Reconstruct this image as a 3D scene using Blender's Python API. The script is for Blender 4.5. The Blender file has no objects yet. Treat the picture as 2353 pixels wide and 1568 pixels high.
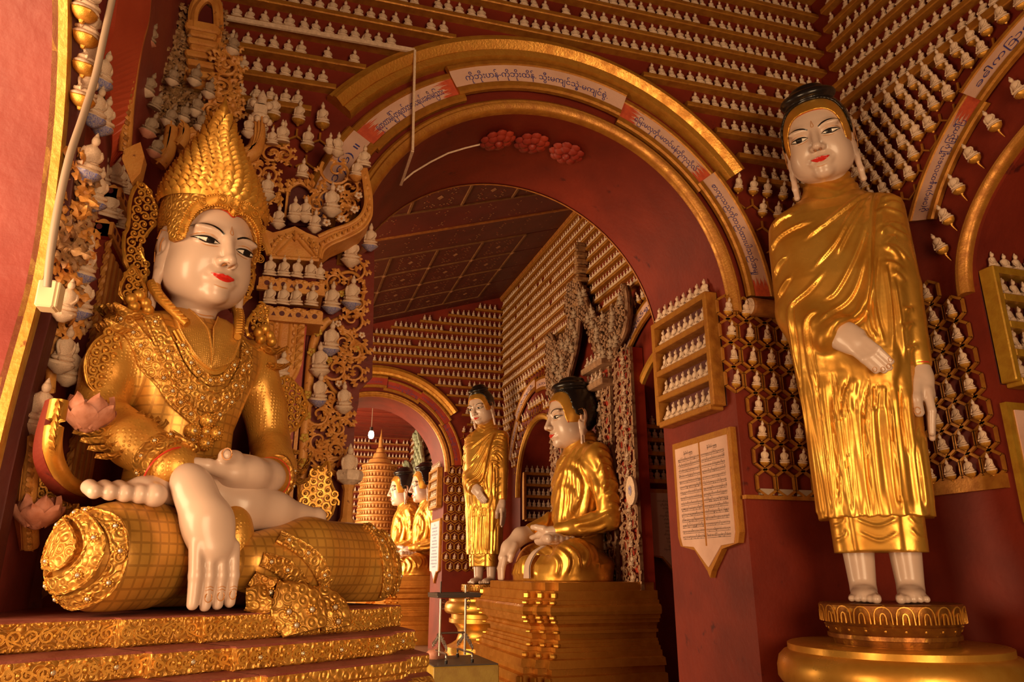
import bpy, bmesh, math, random
import numpy as np
from mathutils import Vector, Matrix, noise
from mathutils.bvhtree import BVHTree
from mathutils.geometry import tessellate_polygon
SC = bpy.context.scene
COL = SC.collection
PI = math.pi
rng = random.Random(7)
# ---------------------------------------------------------------- camera
EYE = Vector((0, 0, 1.6))
AZ, PT = math.radians(17.55), math.radians(17.4)
cam = bpy.data.cameras.new('camera')
cam.sensor_width = 36
cam.lens = 36 * 1690 / 2353
cam.clip_end = 200
camo = bpy.data.objects.new('camera', cam)
COL.objects.link(camo)
camo.location = EYE
camo.rotation_euler = (PI / 2 + PT, 0, -AZ)
SC.camera = camo
# ---------------------------------------------------------------- light
w = bpy.data.worlds.new('world')
SC.world = w
w.use_nodes = True
w.node_tree.nodes['Background'].inputs[0].default_value = (1.0, 0.72, 0.45, 1)
w.node_tree.nodes['Background'].inputs[1].default_value = 0.06
SC.view_settings.view_transform = 'Standard'
SC.view_settings.look = 'None'
SC.view_settings.gamma = 1
SC.view_settings.use_curve_mapping = False
SC.view_settings.exposure = 0.0


def area(name, loc, target, size, power, col, sy=None):
    l = bpy.data.lights.new(name, 'AREA')
    l.shape = 'RECTANGLE'
    l.size = size
    l.size_y = sy or size
    l.energy = power
    l.color = col
    o = bpy.data.objects.new(name, l)
    COL.objects.link(o)
    o.location = loc
    o.rotation_euler = (Vector(target) - Vector(loc)).to_track_quat('-Z', 'Y').to_euler()
    return o


WARM = (1.0, 0.66, 0.36)
# daylight in the doorways: behind the camera, to its left, and in the halls beyond
area('daylight_back_door', (1.9, -2.6, 1.9), (1.9, 3, 1.7), 2.8, 330, WARM, 3.2)
area('daylight_left_door', (-3.2, 1.3, 1.8), (1.6, 4.2, 1.8), 3.0, 380, WARM, 2.8)
area('daylight_middle_hall', (-5.0, 8.6, 2.2), (4, 10.6, 2.4), 5.0, 950, WARM, 3.6)
area('daylight_far_hall', (-3.5, 21.5, 3.0), (4, 21, 2.4), 5.0, 1900, (1.0, 0.74, 0.45), 4.5)

# ---------------------------------------------------------------- mesh helpers
class MB:
    def __init__(s):
        s.v = []; s.q = []; s.t = []; s.qm = []; s.tm = []; s.n = 0

    def add(s, v, q=None, t=None, mi=0):
        v = np.asarray(v, float).reshape(-1, 3)
        if q is not None and len(q):
            q = np.asarray(q, int).reshape(-1, 4) + s.n
            s.q.append(q); s.qm.append(np.full(len(q), mi))
        if t is not None and len(t):
            t = np.asarray(t, int).reshape(-1, 3) + s.n
            s.t.append(t); s.tm.append(np.full(len(t), mi))
        s.v.append(v); s.n += len(v)
        return s

    def mb(s, o, M=None, mi=None):
        for i in range(1):
            V = np.concatenate(o.v) if o.v else np.zeros((0, 3))
            if M is not None:
                A = np.array(M); V = V @ A[:3, :3].T + A[:3, 3]
            for q, m in zip(o.q, o.qm):
                s.q.append(q + s.n); s.qm.append(m if mi is None else np.full(len(q), mi))
            for t, m in zip(o.t, o.tm):
                s.t.append(t + s.n); s.tm.append(m if mi is None else np.full(len(t), mi))
            s.v.append(V); s.n += len(V)
        return s

    def xf(s, M):
        A = np.array(M)
        s.v = [v @ A[:3, :3].T + A[:3, 3] for v in s.v]
        return s

    def box(s, c, d, rz=0, mi=0, bev=0):
        x, y, z = [k / 2 for k in d]
        if bev:
            b = bev
            o = [(-x + b, -y), (x - b, -y), (x, -y + b), (x, y - b), (x - b, y), (-x + b, y), (-x, y - b), (-x, -y + b)]
            rings = [(0, -z, b), (0, -z + b, 0), (0, z - b, 0), (0, z, b)]
            P = []
            for _, zz, ins in rings:
                for px, py in o:
                    fx = (x - ins) / x; fy = (y - ins) / y
                    P.append((px * fx, py * fy, zz))
            P = np.array(P)
            q = [(r * 8 + i, r * 8 + (i + 1) % 8, r * 8 + 8 + (i + 1) % 8, r * 8 + 8 + i) for r in range(3) for i in range(8)]
            q += [(7, 6, 1, 0), (6, 5, 2, 1), (5, 4, 3, 2)]
            q += [(24 + 0, 24 + 1, 24 + 6, 24 + 7), (25, 26, 29, 30), (26, 27, 28, 29)]
        else:
            P = np.array([(a * x, b_ * y, c_ * z) for c_ in (-1, 1) for a, b_ in ((-1, -1), (1, -1), (1, 1), (-1, 1))])
            q = [(3, 2, 1, 0), (4, 5, 6, 7), (0, 1, 5, 4), (1, 2, 6, 5), (2, 3, 7, 6), (3, 0, 4, 7)]
        if rz:
            ca, sa = math.cos(rz), math.sin(rz)
            P = P @ np.array([[ca, sa, 0], [-sa, ca, 0], [0, 0, 1]])
        return s.add(P + np.array(c), q, mi=mi)

    def grid(s, P, cu=False, cv=False, mi=0, flip=False):
        P = np.asarray(P, float); n, m = P.shape[:2]
        I = np.arange(n * m).reshape(n, m)
        if cu: I = np.vstack([I, I[:1]])
        if cv: I = np.hstack([I, I[:, :1]])
        q = np.stack([I[:-1, :-1], I[1:, :-1], I[1:, 1:], I[:-1, 1:]], -1).reshape(-1, 4)
        if flip: q = q[:, ::-1]
        return s.add(P.reshape(-1, 3), q, mi=mi)

    def tube(s, path, r, seg=6, mi=0, cap=True, flat=1.0, nrm=None):
        P = np.asarray(path, float); n = len(P)
        R = np.broadcast_to(np.asarray(r, float), (n,))
        T = np.gradient(P, axis=0); T /= np.linalg.norm(T, axis=1)[:, None] + 1e-12
        ref = np.array(nrm if nrm is not None else (0, 0, 1.0))
        if nrm is None and abs(T @ ref).mean() > .8: ref = np.array((0, 1.0, 0))
        A = np.cross(T, ref); A /= np.linalg.norm(A, axis=1)[:, None] + 1e-9
        B = np.cross(A, T)
        a = np.arange(seg) * 2 * PI / seg + PI / seg
        G = P[:, None] + R[:, None, None] * (np.cos(a)[None, :, None] * A[:, None] + flat * np.sin(a)[None, :, None] * B[:, None])
        k = s.n
        s.grid(G, cv=True, mi=mi, flip=True)
        if cap:
            b = np.arange(seg)
            s.add([P[0], P[-1]], None, None)
            c0, c1 = s.n - 2, s.n - 1
            t0 = np.stack([np.full(seg, c0), k + b, k + (b + 1) % seg], -1)
            t1 = np.stack([np.full(seg, c1), k + (n - 1) * seg + (b + 1) % seg, k + (n - 1) * seg + b], -1)
            s.t.append(np.vstack([t0, t1])); s.tm.append(np.full(2 * seg, mi))
        return s

    def lathe(s, prof, seg=24, c=(0, 0, 0), sx=1, sy=1, mi=0, fn=None):
        pr = np.asarray(prof, float)
        a = np.arange(seg) * 2 * PI / seg
        r = pr[:, 0][:, None] * np.ones(seg)
        if fn is not None: r = fn(r, a[None, :], pr[:, 1][:, None])
        G = np.stack([r * np.cos(a) * sx, r * np.sin(a) * sy, np.broadcast_to(pr[:, 1][:, None], r.shape)], -1) + np.array(c)
        return s.grid(G, cv=True, mi=mi, flip=True)

    def sph(s, c, r, nu=8, nv=5, mi=0, rot=None):
        r = np.broadcast_to(np.asarray(r, float), (3,))
        th = np.linspace(0.001, PI - .001, nv + 1); a = np.arange(nu) * 2 * PI / nu
        G = np.stack([np.sin(th)[:, None] * np.cos(a), np.sin(th)[:, None] * np.sin(a), np.cos(th)[:, None] * np.ones(nu)], -1) * r
        if rot is not None: G = G @ np.array(rot).T
        return s.grid(G + np.array(c), cv=True, mi=mi)

    def prism(s, out, y0, y1, mi=0, axis='y'):
        """closed 2-D outline (x,z) with thickness from y0 (front) to y1"""
        o = np.asarray(out, float); n = len(o)
        area2 = np.sum(o[:, 0] * np.roll(o[:, 1], -1) - np.roll(o[:, 0], -1) * o[:, 1])
        if area2 < 0: o = o[::-1]
        tris = np.array(tessellate_polygon([[Vector((p[0], p[1], 0)) for p in o]]), int)
        F = np.c_[o[:, 0], np.full(n, y0), o[:, 1]]; B = np.c_[o[:, 0], np.full(n, y1), o[:, 1]]
        # orient front tris toward -y
        if len(tris):
            a, b, c = o[tris[:, 0]], o[tris[:, 1]], o[tris[:, 2]]
            cr = (b[:, 0] - a[:, 0]) * (c[:, 1] - a[:, 1]) - (b[:, 1] - a[:, 1]) * (c[:, 0] - a[:, 0])
            tris[cr < 0] = tris[cr < 0][:, ::-1]
        i = np.arange(n); j = (i + 1) % n
        q = np.stack([i, i + n, j + n, j], -1)
        return s.add(np.vstack([F, B]), q, np.vstack([tris, tris[:, ::-1] + n]) if len(tris) else None, mi=mi)

    def mesh(s, name, mats, smooth=None):
        V = np.concatenate(s.v) if s.v else np.zeros((0, 3))
        Q = np.concatenate(s.q) if s.q else np.zeros((0, 4), int)
        T = np.concatenate(s.t) if s.t else np.zeros((0, 3), int)
        qm = np.concatenate(s.qm) if s.q else np.zeros(0, int)
        tm = np.concatenate(s.tm) if s.t else np.zeros(0, int)
        me = bpy.data.meshes.new(name)
        me.vertices.add(len(V)); me.vertices.foreach_set('co', V.astype(np.float32).ravel())
        loops = np.concatenate([Q.ravel(), T.ravel()]).astype(np.int32)
        me.loops.add(len(loops)); me.loops.foreach_set('vertex_index', loops)
        st = np.concatenate([np.arange(len(Q)) * 4, len(Q) * 4 + np.arange(len(T)) * 3]).astype(np.int32)
        me.polygons.add(len(st)); me.polygons.foreach_set('loop_start', st)
        me.polygons.foreach_set('material_index', np.concatenate([qm, tm]).astype(np.int32))
        for m in (mats if isinstance(mats, (list, tuple)) else [mats]): me.materials.append(m)
        me.update(calc_edges=True)
        me.validate()
        if smooth is None: me.shade_flat()
        else:
            me.polygons.foreach_set('use_smooth', np.ones(len(me.polygons), bool))
            if smooth < 179: me.set_sharp_from_angle(angle=math.radians(smooth))
        return me

    def build(s, name, mats, parent=None, smooth=None, **kw):
        return link(name, s.mesh(name, mats, smooth), parent, **kw)


def link(name, data, parent=None, loc=None, rz=None, **kw):
    o = bpy.data.objects.new(name, data)
    COL.objects.link(o)
    if parent is not None: o.parent = parent
    if loc is not None: o.location = loc
    if rz is not None: o.rotation_euler = (0, 0, rz)
    for k, v in kw.items(): o[k] = v
    return o


def empty(name, loc=(0, 0, 0), rz=0, **kw):
    o = link(name, None, None, loc, rz, **kw)
    o.empty_display_size = .1
    return o


def copy_tree(o, parent=None):
    c = o.copy(); COL.objects.link(c)
    if parent is not None: c.parent = parent
    for ch in list(o.children): copy_tree(ch, c)
    return c


_f = Vector((math.sin(AZ) * math.cos(PT), math.cos(AZ) * math.cos(PT), math.sin(PT)))
_r = Vector((math.cos(AZ), -math.sin(AZ), 0)); _u = _r.cross(_f)


def at(px, py, X=None, Y=None, Z=None):
    """point seen at a pixel of the photograph on the plane x=X, y=Y or z=Z"""
    d = _f * 1690 + _r * (px - 1176.5) - _u * (py - 784)
    t = (X - EYE.x) / d.x if X is not None else (Y - EYE.y) / d.y if Y is not None else (Z - EYE.z) / d.z
    return EYE + d * t


def spline(pts, n=24):
    """smooth curve through points"""
    P = np.asarray(pts, float); m = len(P)
    if m == 2: return P[0] + (P[1] - P[0]) * np.linspace(0, 1, n)[:, None]
    E = np.vstack([2 * P[0] - P[1], P, 2 * P[-1] - P[-2]])
    t = np.linspace(0, m - 1 - 1e-9, n); i = t.astype(int); f = (t - i)[:, None]
    a, b, c, d = E[i], E[i + 1], E[i + 2], E[i + 3]
    return .5 * (2 * b + (c - a) * f + (2 * a - 5 * b + 4 * c - d) * f ** 2 + (3 * b - a - 3 * c + d) * f ** 3)


def arc(cx, cz, r, a0, a1, n):
    a = np.radians(np.linspace(a0, a1, n))
    return np.c_[cx + r * np.cos(a), cz + r * np.sin(a)]


# ---------------------------------------------------------------- materials
def mat(name, col, rough=.5, metal=0., col2=None, scale=6., mixpow=1., bump=0., bscale=60., rvar=0., coat=0., emit=0, spots=None, detail=5, spec=.5, bdist=.01, lo=.35, hi=.65, extra=None):
    m = bpy.data.materials.new(name); m.use_nodes = True
    N = m.node_tree.nodes; L = m.node_tree.links
    b = N['Principled BSDF']
    b.inputs['Base Color'].default_value = (*col, 1); b.inputs['Roughness'].default_value = rough
    b.inputs['Metallic'].default_value = metal; b.inputs['Coat Weight'].default_value = coat
    b.inputs['Specular IOR Level'].default_value = spec
    tc = N.new('ShaderNodeTexCoord')
    if col2 is not None or rvar:
        n = N.new('ShaderNodeTexNoise'); n.inputs['Scale'].default_value = scale; n.inputs['Detail'].default_value = detail
        L.new(tc.outputs['Object'], n.inputs['Vector'])
        r = N.new('ShaderNodeMapRange'); r.inputs[1].default_value = lo; r.inputs[2].default_value = hi
        L.new(n.outputs['Fac'], r.inputs[0])
        if col2 is not None:
            x = N.new('ShaderNodeMix'); x.data_type = 'RGBA'
            x.inputs['A'].default_value = (*col, 1); x.inputs['B'].default_value = (*col2, 1)
            L.new(r.outputs[0], x.inputs['Factor']); L.new(x.outputs['Result'], b.inputs['Base Color'])
            out = x.outputs['Result']
            if spots is not None:
                n2 = N.new('ShaderNodeTexNoise'); n2.inputs['Scale'].default_value = spots[1]; n2.inputs['Detail'].default_value = 6
                L.new(tc.outputs['Object'], n2.inputs['Vector'])
                r2 = N.new('ShaderNodeMapRange'); r2.inputs[1].default_value = spots[2]; r2.inputs[2].default_value = spots[2] + .08
                L.new(n2.outputs['Fac'], r2.inputs[0])
                x2 = N.new('ShaderNodeMix'); x2.data_type = 'RGBA'; x2.inputs['B'].default_value = (*spots[0], 1)
                L.new(out, x2.inputs['A']); L.new(r2.outputs[0], x2.inputs['Factor']); L.new(x2.outputs['Result'], b.inputs['Base Color'])
        if rvar:
            r3 = N.new('ShaderNodeMapRange'); r3.inputs[1].default_value = .3; r3.inputs[2].default_value = .7
            r3.inputs[3].default_value = rough - rvar; r3.inputs[4].default_value = rough + rvar
            L.new(n.outputs['Fac'], r3.inputs[0]); L.new(r3.outputs[0], b.inputs['Roughness'])
    if bump:
        n = N.new('ShaderNodeTexNoise'); n.inputs['Scale'].default_value = bscale; n.inputs['Detail'].default_value = 4
        L.new(tc.outputs['Object'], n.inputs['Vector'])
        k = N.new('ShaderNodeBump'); k.inputs['Strength'].default_value = bump; k.inputs['Distance'].default_value = bdist
        L.new(n.outputs['Fac'], k.inputs['Height']); L.new(k.outputs[0], b.inputs['Normal'])
        if extra: extra(N, L, tc, k, b)
    if emit:
        b.inputs['Emission Color'].default_value = (*col, 1); b.inputs['Emission Strength'].default_value = emit
    return m


def bump_tex(kind, scale, strength, dist, **kw):
    """second relief layer on top of the noise bump: voronoi scrolls, small dots or an incised grid"""
    def f(N, L, tc, k, b):
        mp = N.new('ShaderNodeMapping'); mp.inputs['Scale'].default_value = scale if isinstance(scale, tuple) else (scale,) * 3
        L.new(tc.outputs['Object'], mp.inputs['Vector'])
        if kind == 'dots':
            t = N.new('ShaderNodeTexVoronoi'); t.feature = 'F1'; t.inputs['Randomness'].default_value = kw.get('rnd', .3)
            t.inputs['Scale'].default_value = 1
            L.new(mp.outputs[0], t.inputs['Vector']); out = t.outputs['Distance']
            r = N.new('ShaderNodeMapRange'); r.inputs[1].default_value = .15; r.inputs[2].default_value = .4; r.inputs[3].default_value = 1; r.inputs[4].default_value = 0
            L.new(out, r.inputs[0]); out = r.outputs[0]
        elif kind == 'scroll':
            t = N.new('ShaderNodeTexVoronoi'); t.feature = 'F1'; t.inputs['Scale'].default_value = 1; t.inputs['Randomness'].default_value = .8
            L.new(mp.outputs[0], t.inputs['Vector'])
            sn = N.new('ShaderNodeMath'); sn.operation = 'SINE'; mu = N.new('ShaderNodeMath'); mu.operation = 'MULTIPLY'; mu.inputs[1].default_value = kw.get('rings', 16)
            L.new(t.outputs['Distance'], mu.inputs[0]); L.new(mu.outputs[0], sn.inputs[0]); out = sn.outputs[0]
        else:
            t = N.new('ShaderNodeTexBrick'); t.offset = 0; t.inputs['Scale'].default_value = 1
            t.inputs['Brick Width'].default_value = 1; t.inputs['Row Height'].default_value = 1; t.inputs['Mortar Size'].default_value = .14; t.inputs['Mortar Smooth'].default_value = .4
            L.new(mp.outputs[0], t.inputs['Vector']); out = t.outputs['Fac']
            mp.inputs['Rotation'].default_value = (PI / 2, 0, 0)
        k2 = N.new('ShaderNodeBump'); k2.inputs['Strength'].default_value = strength; k2.inputs['Distance'].default_value = dist
        L.new(out, k2.inputs['Height']); L.new(k.outputs[0], k2.inputs['Normal']); L.new(k2.outputs[0], b.inputs['Normal'])
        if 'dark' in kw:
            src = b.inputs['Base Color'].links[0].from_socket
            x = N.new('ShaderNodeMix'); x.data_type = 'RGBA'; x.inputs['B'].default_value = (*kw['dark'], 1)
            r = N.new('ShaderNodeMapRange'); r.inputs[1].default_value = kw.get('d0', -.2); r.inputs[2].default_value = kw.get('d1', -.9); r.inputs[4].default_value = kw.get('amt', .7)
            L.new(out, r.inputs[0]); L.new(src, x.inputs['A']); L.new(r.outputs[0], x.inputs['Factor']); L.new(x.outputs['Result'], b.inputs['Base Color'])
    return f


M = {}
M['red'] = mat('red_paint', (.19, .020, .008), .55, col2=(.13, .013, .006), scale=2.2, bump=.25, bscale=24, spots=((.07, .008, .006), 7, .66), spec=.3)
M['red_lit_faded'] = mat('sun_faded_red_paint', (.30, .050, .036), .5, col2=(.23, .034, .025), scale=2.2, bump=.3, bscale=20, spots=((.36, .10, .08), 5, .66))  # paler, pinker copy of the wall red: bright daylight painted in, with fading
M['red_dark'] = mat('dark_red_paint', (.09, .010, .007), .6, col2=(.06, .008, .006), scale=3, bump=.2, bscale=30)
M['red_bright'] = mat('orange_red_paint', (.42, .045, .018), .5, col2=(.26, .022, .012), scale=2, bump=.15, bscale=30)
M['maroon'] = mat('maroon_paint', (.12, .012, .010), .5, col2=(.085, .009, .008), scale=1.5, bump=.1)
M['gold'] = mat('gold_leaf', (.74, .38, .065), .40, .6, col2=(.58, .26, .03), scale=9, rvar=.10, bump=.25, bscale=45, spots=((.30, .09, .012), 38, .68), bdist=.006)
M['gold_robe'] = mat('gilded_robe', (.74, .385, .062), .33, .66, col2=(.56, .25, .028), scale=5, rvar=.08, bump=.12, bscale=30, spots=((.40, .13, .015), 55, .70), bdist=.006)
M['gold_paint'] = mat('gold_paint', (.50, .215, .030), .42, .45, col2=(.36, .13, .015), scale=14, rvar=.1, bump=.3, bscale=60, spots=((.16, .04, .012), 30, .70), bdist=.006)
M['gold_yellow'] = mat('yellow_gold_paint', (.55, .30, .03), .4, .4, col2=(.42, .2, .015), scale=14, rvar=.1, bump=.3, bscale=60, bdist=.006)
M['ochre'] = mat('ochre_timber', (.40, .15, .028), .5, .1, col2=(.27, .085, .015), scale=16, bump=.25, bscale=50)
M['skin'] = mat('white_enamel', (.60, .43, .33), .30, col2=(.55, .39, .30), scale=2.5, coat=.12, spec=.45)
M['stone'] = mat('cream_plaster', (.78, .57, .40), .6, col2=(.62, .43, .29), scale=40, bump=.3, bscale=160, bdist=.004, spots=((.14, .09, .06), 55, .68))
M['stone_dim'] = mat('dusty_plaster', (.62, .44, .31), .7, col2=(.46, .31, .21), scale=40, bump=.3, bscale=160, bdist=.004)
M['carved'] = mat('carved_ochre_wood', (.66, .30, .065), .5, .05, col2=(.55, .21, .038), scale=10, bump=.3, bscale=80, spots=((.20, .06, .02), 26, .66))
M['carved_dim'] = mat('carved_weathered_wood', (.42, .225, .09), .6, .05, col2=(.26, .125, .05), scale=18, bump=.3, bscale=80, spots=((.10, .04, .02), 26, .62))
M['black'] = mat('black_lacquer', (.012, .009, .008), .25, spec=.5)
M['lips'] = mat('red_lip_paint', (.55, .02, .012), .25)
M['redline'] = mat('red_line_paint', (.60, .05, .02), .4)
M['brownline'] = mat('brown_line_paint', (.50, .20, .05), .4)
M['eyewhite'] = mat('eye_white', (.80, .70, .58), .2)
M['pink_band'] = mat('pink_painted_ribbon', (.72, .44, .33), .6, col2=(.62, .36, .26), scale=5, bump=.1)
M['brush_red'] = mat('brushed_red_paint', (.62, .10, .035), .55, col2=(.5, .07, .03), scale=30)
M['ink'] = mat('blue_ink', (.05, .045, .22), .5)
M['ink_dark'] = mat('dark_ink', (.03, .02, .02), .5)
M['ink_violet'] = mat('violet_ink', (.16, .06, .16), .5)
M['paper'] = mat('white_marble_board', (.62, .50, .40), .35, col2=(.55, .43, .34), scale=4)
M['blue_glaze'] = mat('blue_glaze', (.10, .12, .42), .35, col2=(.5, .42, .38), scale=30)
M['plastic'] = mat('cream_plastic', (.78, .62, .38), .4)
M['cable'] = mat('grey_cable', (.38, .28, .20), .5)
M['steel'] = mat('steel', (.45, .38, .32), .3, .9)
M['steel_dark'] = mat('dark_steel', (.06, .045, .04), .4, .6)
M['floor'] = mat('polished_floor_tile', (.30, .19, .13), .25, col2=(.24, .14, .10), scale=3)
M['yellow_block'] = mat('yellow_painted_block', (.55, .36, .05), .5, col2=(.46, .27, .035), scale=8, bump=.15)
M['pale_blue'] = mat('pale_blue_board', (.50, .50, .58), .5)
M['dust'] = mat('dusty_red_paint', (.30, .085, .06), .6, col2=(.21, .04, .025), scale=9, bump=.3, bscale=60)
M['gold_bright'] = mat('bright_gold_edge', (.80, .46, .10), .45, .35, col2=(.66, .34, .05), scale=20, bump=.4, bscale=40, bdist=.008, spots=((.35, .12, .03), 26, .68))
M['stone_old'] = mat('soot_dulled_plaster', (.42, .29, .19), .7, col2=(.28, .185, .115), scale=40, bump=.3, bscale=160, bdist=.004)  # darker, duller copy of the cream plaster, for canopy figurines
M['carved_pink'] = mat('pinkish_carved_wood', (.42, .235, .125), .6, col2=(.26, .135, .07), scale=14, bump=.3, bscale=60)
M['ochre_bright'] = mat('bright_ochre', (.55, .25, .06), .5, .1, col2=(.44, .18, .04), scale=10)
M['green_carved'] = mat('pale_green_carving', (.36, .38, .24), .6, col2=(.26, .26, .15), scale=8)
M['bulb'] = mat('glowing_bulb', (1.0, .9, .7), .3, emit=14)
M['steel_dark_brown'] = mat('dusty_dark_top', (.09, .06, .045), .5)
M['ceil_board'] = mat('painted_ceiling_board', (.10, .016, .010), .5, col2=(.075, .012, .008), scale=4)
# ================================================================= setting
def wall_mat(o, **k):
    o['kind'] = 'structure'
    return o


def FM(kind):
    """frame of a wall: local x along the wall, local -y into the room, z up"""
    if kind == 'A': return Matrix.Translation((0, 5, 0))
    if kind == 'A2': return Matrix.Translation((0, 6.2, 0)) @ Matrix.Rotation(PI, 4, 'Z')
    if kind == 'C': return Matrix.Translation((0, 15.9, 0))
    if kind == 'B': return Matrix.Translation((4.82, 0, 0)) @ Matrix.Rotation(-PI / 2, 4, 'Z')     # local x = -world y
    if kind == 'D': return Matrix.Translation((-.96, 0, 0)) @ Matrix.Rotation(PI / 2, 4, 'Z')      # local x = world y
    if kind == 'E': return Matrix.Translation((0, -.78, 0)) @ Matrix.Rotation(PI, 4, 'Z')


def arch_wall(name, fr, x0, x1, z1, openings, th, m):
    """wall slab with arched openings (lists of points from one springing to the other); local front face y=0, thickness to +y"""
    out = [(x0, z1), (x0, 0)]
    for pts in sorted(openings, key=lambda p: p[0][0]):
        if pts[0][0] > pts[-1][0]: pts = pts[::-1]
        out += [(pts[0][0], 0)] + [tuple(p) for p in pts] + [(pts[-1][0], 0)]
    out += [(x1, 0), (x1, z1)]
    o = MB().prism(out, 0, th).build(name, M[m], None, 30)
    o.matrix_world = FM(fr) if isinstance(fr, str) else fr
    o['kind'] = 'structure'
    return o


def op(cx, cz, R, n=49): return [tuple(p) for p in arc(cx, cz, R, 0, 180, n)]


ZC, CX0, RI = 3.7, 1.93, 1.55
arch_wall('wall_front', 'A', -.96, 4.82, 8.2, [op(CX0, ZC, RI)], 1.2, 'red')
arch_wall('wall_far', 'C', -4.0, 4.82, 8.2, [op(CX0, ZC, RI)], 1.2, 'red')
arch_wall('wall_right', 'B', -5.0, .78, 8.2, [[(-2.28 + 1.52 * math.cos(a), 3.6 + 1.08 * math.sin(a)) for a in np.linspace(0, PI, 49)]], 1.4, 'red')
Dpts = [(2.95, 1.9), (2.975, 2.18), (3.04, 2.56), (3.045, 2.72), (3.02, 2.92), (2.904, 3.33), (2.70, 3.68), (2.4, 3.98), (2.0, 4.15), (1.6, 4.0), (1.2, 3.6), (1.0, 3.0), (1.0, 1.9)]
Dpts = [tuple(p) for p in spline(Dpts, 40)]
arch_wall('wall_left', 'D', -.78, 5.0, 8.2, [Dpts], .75, 'red_lit_faded')
arch_wall('wall_back', 'E', -4.82, .96, 8.2, [op(-CX0, ZC, RI)], 1.0, 'red')
# beyond: walls of the middle and far halls
def slab(name, lo, hi, m, parent=None):
    lo, hi = Vector(lo), Vector(hi)
    o = MB().box((lo + hi) / 2, hi - lo).build(name, M[m], parent)
    o['kind'] = 'structure'
    return o


WF, WR = bpy.data.objects['wall_front'], bpy.data.objects['wall_right']
HR_ = arch_wall('wall_hall_right', 'B', -15.9, -6.2, 8.2, [op(-13.4, 3.15, 1.28), op(-8.15, 3.18, 1.28)], 1.4, 'red')
slab('floor', (-9, -6, -.2), (8, 31, 0), 'floor')
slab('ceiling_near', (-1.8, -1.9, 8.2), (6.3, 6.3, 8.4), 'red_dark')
slab('wall_far_end', (-7, 28, 0), (6, 28.4, 9), 'red')
slab('wall_far_hall_right', (4.82, 17.1, 0), (5.6, 28, 9), 'red')
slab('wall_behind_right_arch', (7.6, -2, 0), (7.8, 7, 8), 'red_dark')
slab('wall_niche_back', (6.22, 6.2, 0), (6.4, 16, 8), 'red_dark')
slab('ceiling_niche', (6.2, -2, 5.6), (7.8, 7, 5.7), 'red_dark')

# sloping painted ceiling of the middle hall: boards, battens and lozenges
CS = math.atan(.325)
CM = Matrix.Translation((4.82, 0, 7.93)) @ Matrix.Rotation(-CS, 4, 'Y')
ce = MB().box((-3.6, 11.05, .12), (7.4, 9.9, .2)).build('ceiling', M['ceil_board']); ce.matrix_world = CM; ce['kind'] = 'structure'
kx = 1 / math.cos(CS)
cols = [4.82 - kx * 0 - x for x in ()]
LX = [(x - 4.82) * kx for x in (-1.84, -.98, -.13, .71, 1.55, 2.38, 3.22, 4.05, 4.72)]
LY = [6.3, 7.0, 7.8, 8.62, 9.42, 10.2, 11.05, 11.95, 12.82, 13.7, 14.56, 15.42, 15.9]
M['lozenge'] = mat('pale_lozenge_paint', (.40, .20, .09), .6, col2=(.28, .13, .06), scale=20)
M['lozenge_red'] = mat('orange_lozenge_paint', (.30, .07, .03), .6)
M['batten'] = mat('ochre_batten', (.20, .085, .025), .55, col2=(.13, .05, .015), scale=12)
rg = random.Random(5)
loz = MB(); gz = -.017
def lz(x, y, a, b, mi=0): loz.add([(x - a, y, gz), (x, y - b, gz), (x + a, y, gz), (x, y + b, gz)], [(0, 3, 2, 1)], mi=mi)
for j in range(len(LY) - 1):
    y0, y1 = LY[j], LY[j + 1]
    plain = j in (5, 6, 11)
    if plain:
        o = MB().box(((LX[0] + LX[-1]) / 2, (y0 + y1) / 2, -.002), (LX[-1] - LX[0], y1 - y0 - .035, .02)).build('ceiling_board', M['maroon' if j == 5 else 'ceil_board'], ce)
    for i in range(len(LX) - 1):
        x0, x1 = LX[i], LX[i + 1]
        if not plain: MB().box(((x0 + x1) / 2, (y0 + y1) / 2, -.002), (x1 - x0 - .03, y1 - y0 - .03, .02)).build('ceiling_board', M['ceil_board'], ce)
        cx, cy = (x0 + x1) / 2, (y0 + y1) / 2
        if x1 - x0 < .8: 
            for q in range(6): lz(cx + rg.uniform(-.2, .2), y0 + (q + .5) * (y1 - y0) / 6, .018, .014)
            continue
        if not plain: lz(cx, cy, .055, .075, 0)
        for sx in (-1, 1):
            for sy in (-1, 1):
                for (a, b) in ((.22, .24), (.22, .10), (.09, .25)):
                    bx, by = cx + sx * a * (.9 if not plain else 1.1), cy + sy * b
                    for (u, v) in ((0, 1), (0, -1), (1, 0), (-1, 0)):
                        if rg.random() < (.85 if not plain else .45): lz(bx + u * .033, by + v * .042, .017, .020, 1 if rg.random() < .35 else 0)
o = loz.build('lozenge', [M['lozenge'], M['lozenge_red']], ce); o['kind'] = 'stuff'
for x in LX[:-1]:
    for a, b in ((6.3, 10.2), (11.95, 15.42)): MB().box((x, (a + b) / 2, -.02), (.035, b - a, .03)).build('batten', M['batten'], ce)
for y in LY[1:-1]:
    hi_ = (LX[-1] if y in (11.05,) else LX[-2])
    MB().box(((LX[0] + hi_) / 2, y, -.018), (hi_ - LX[0], .032 if y != 11.05 else .05, .03)).build('batten', M['batten' if y != 11.05 else 'ochre'], ce)
for y in LY[1:5] + LY[8:11]:
    for x in LX[2:-1]:
        MB().add([(x - .06, y, -.036), (x, y - .06, -.036), (x + .06, y, -.036), (x, y + .06, -.036), (x, y, -.05)], None, [(1, 0, 4), (2, 1, 4), (3, 2, 4), (0, 3, 4)]).build('batten_boss', M['lozenge'], ce)
MB().box((-.06, 11.05, -.06), (.10, 9.7, .10)).build('cornice', M['ochre'], ce)
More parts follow.
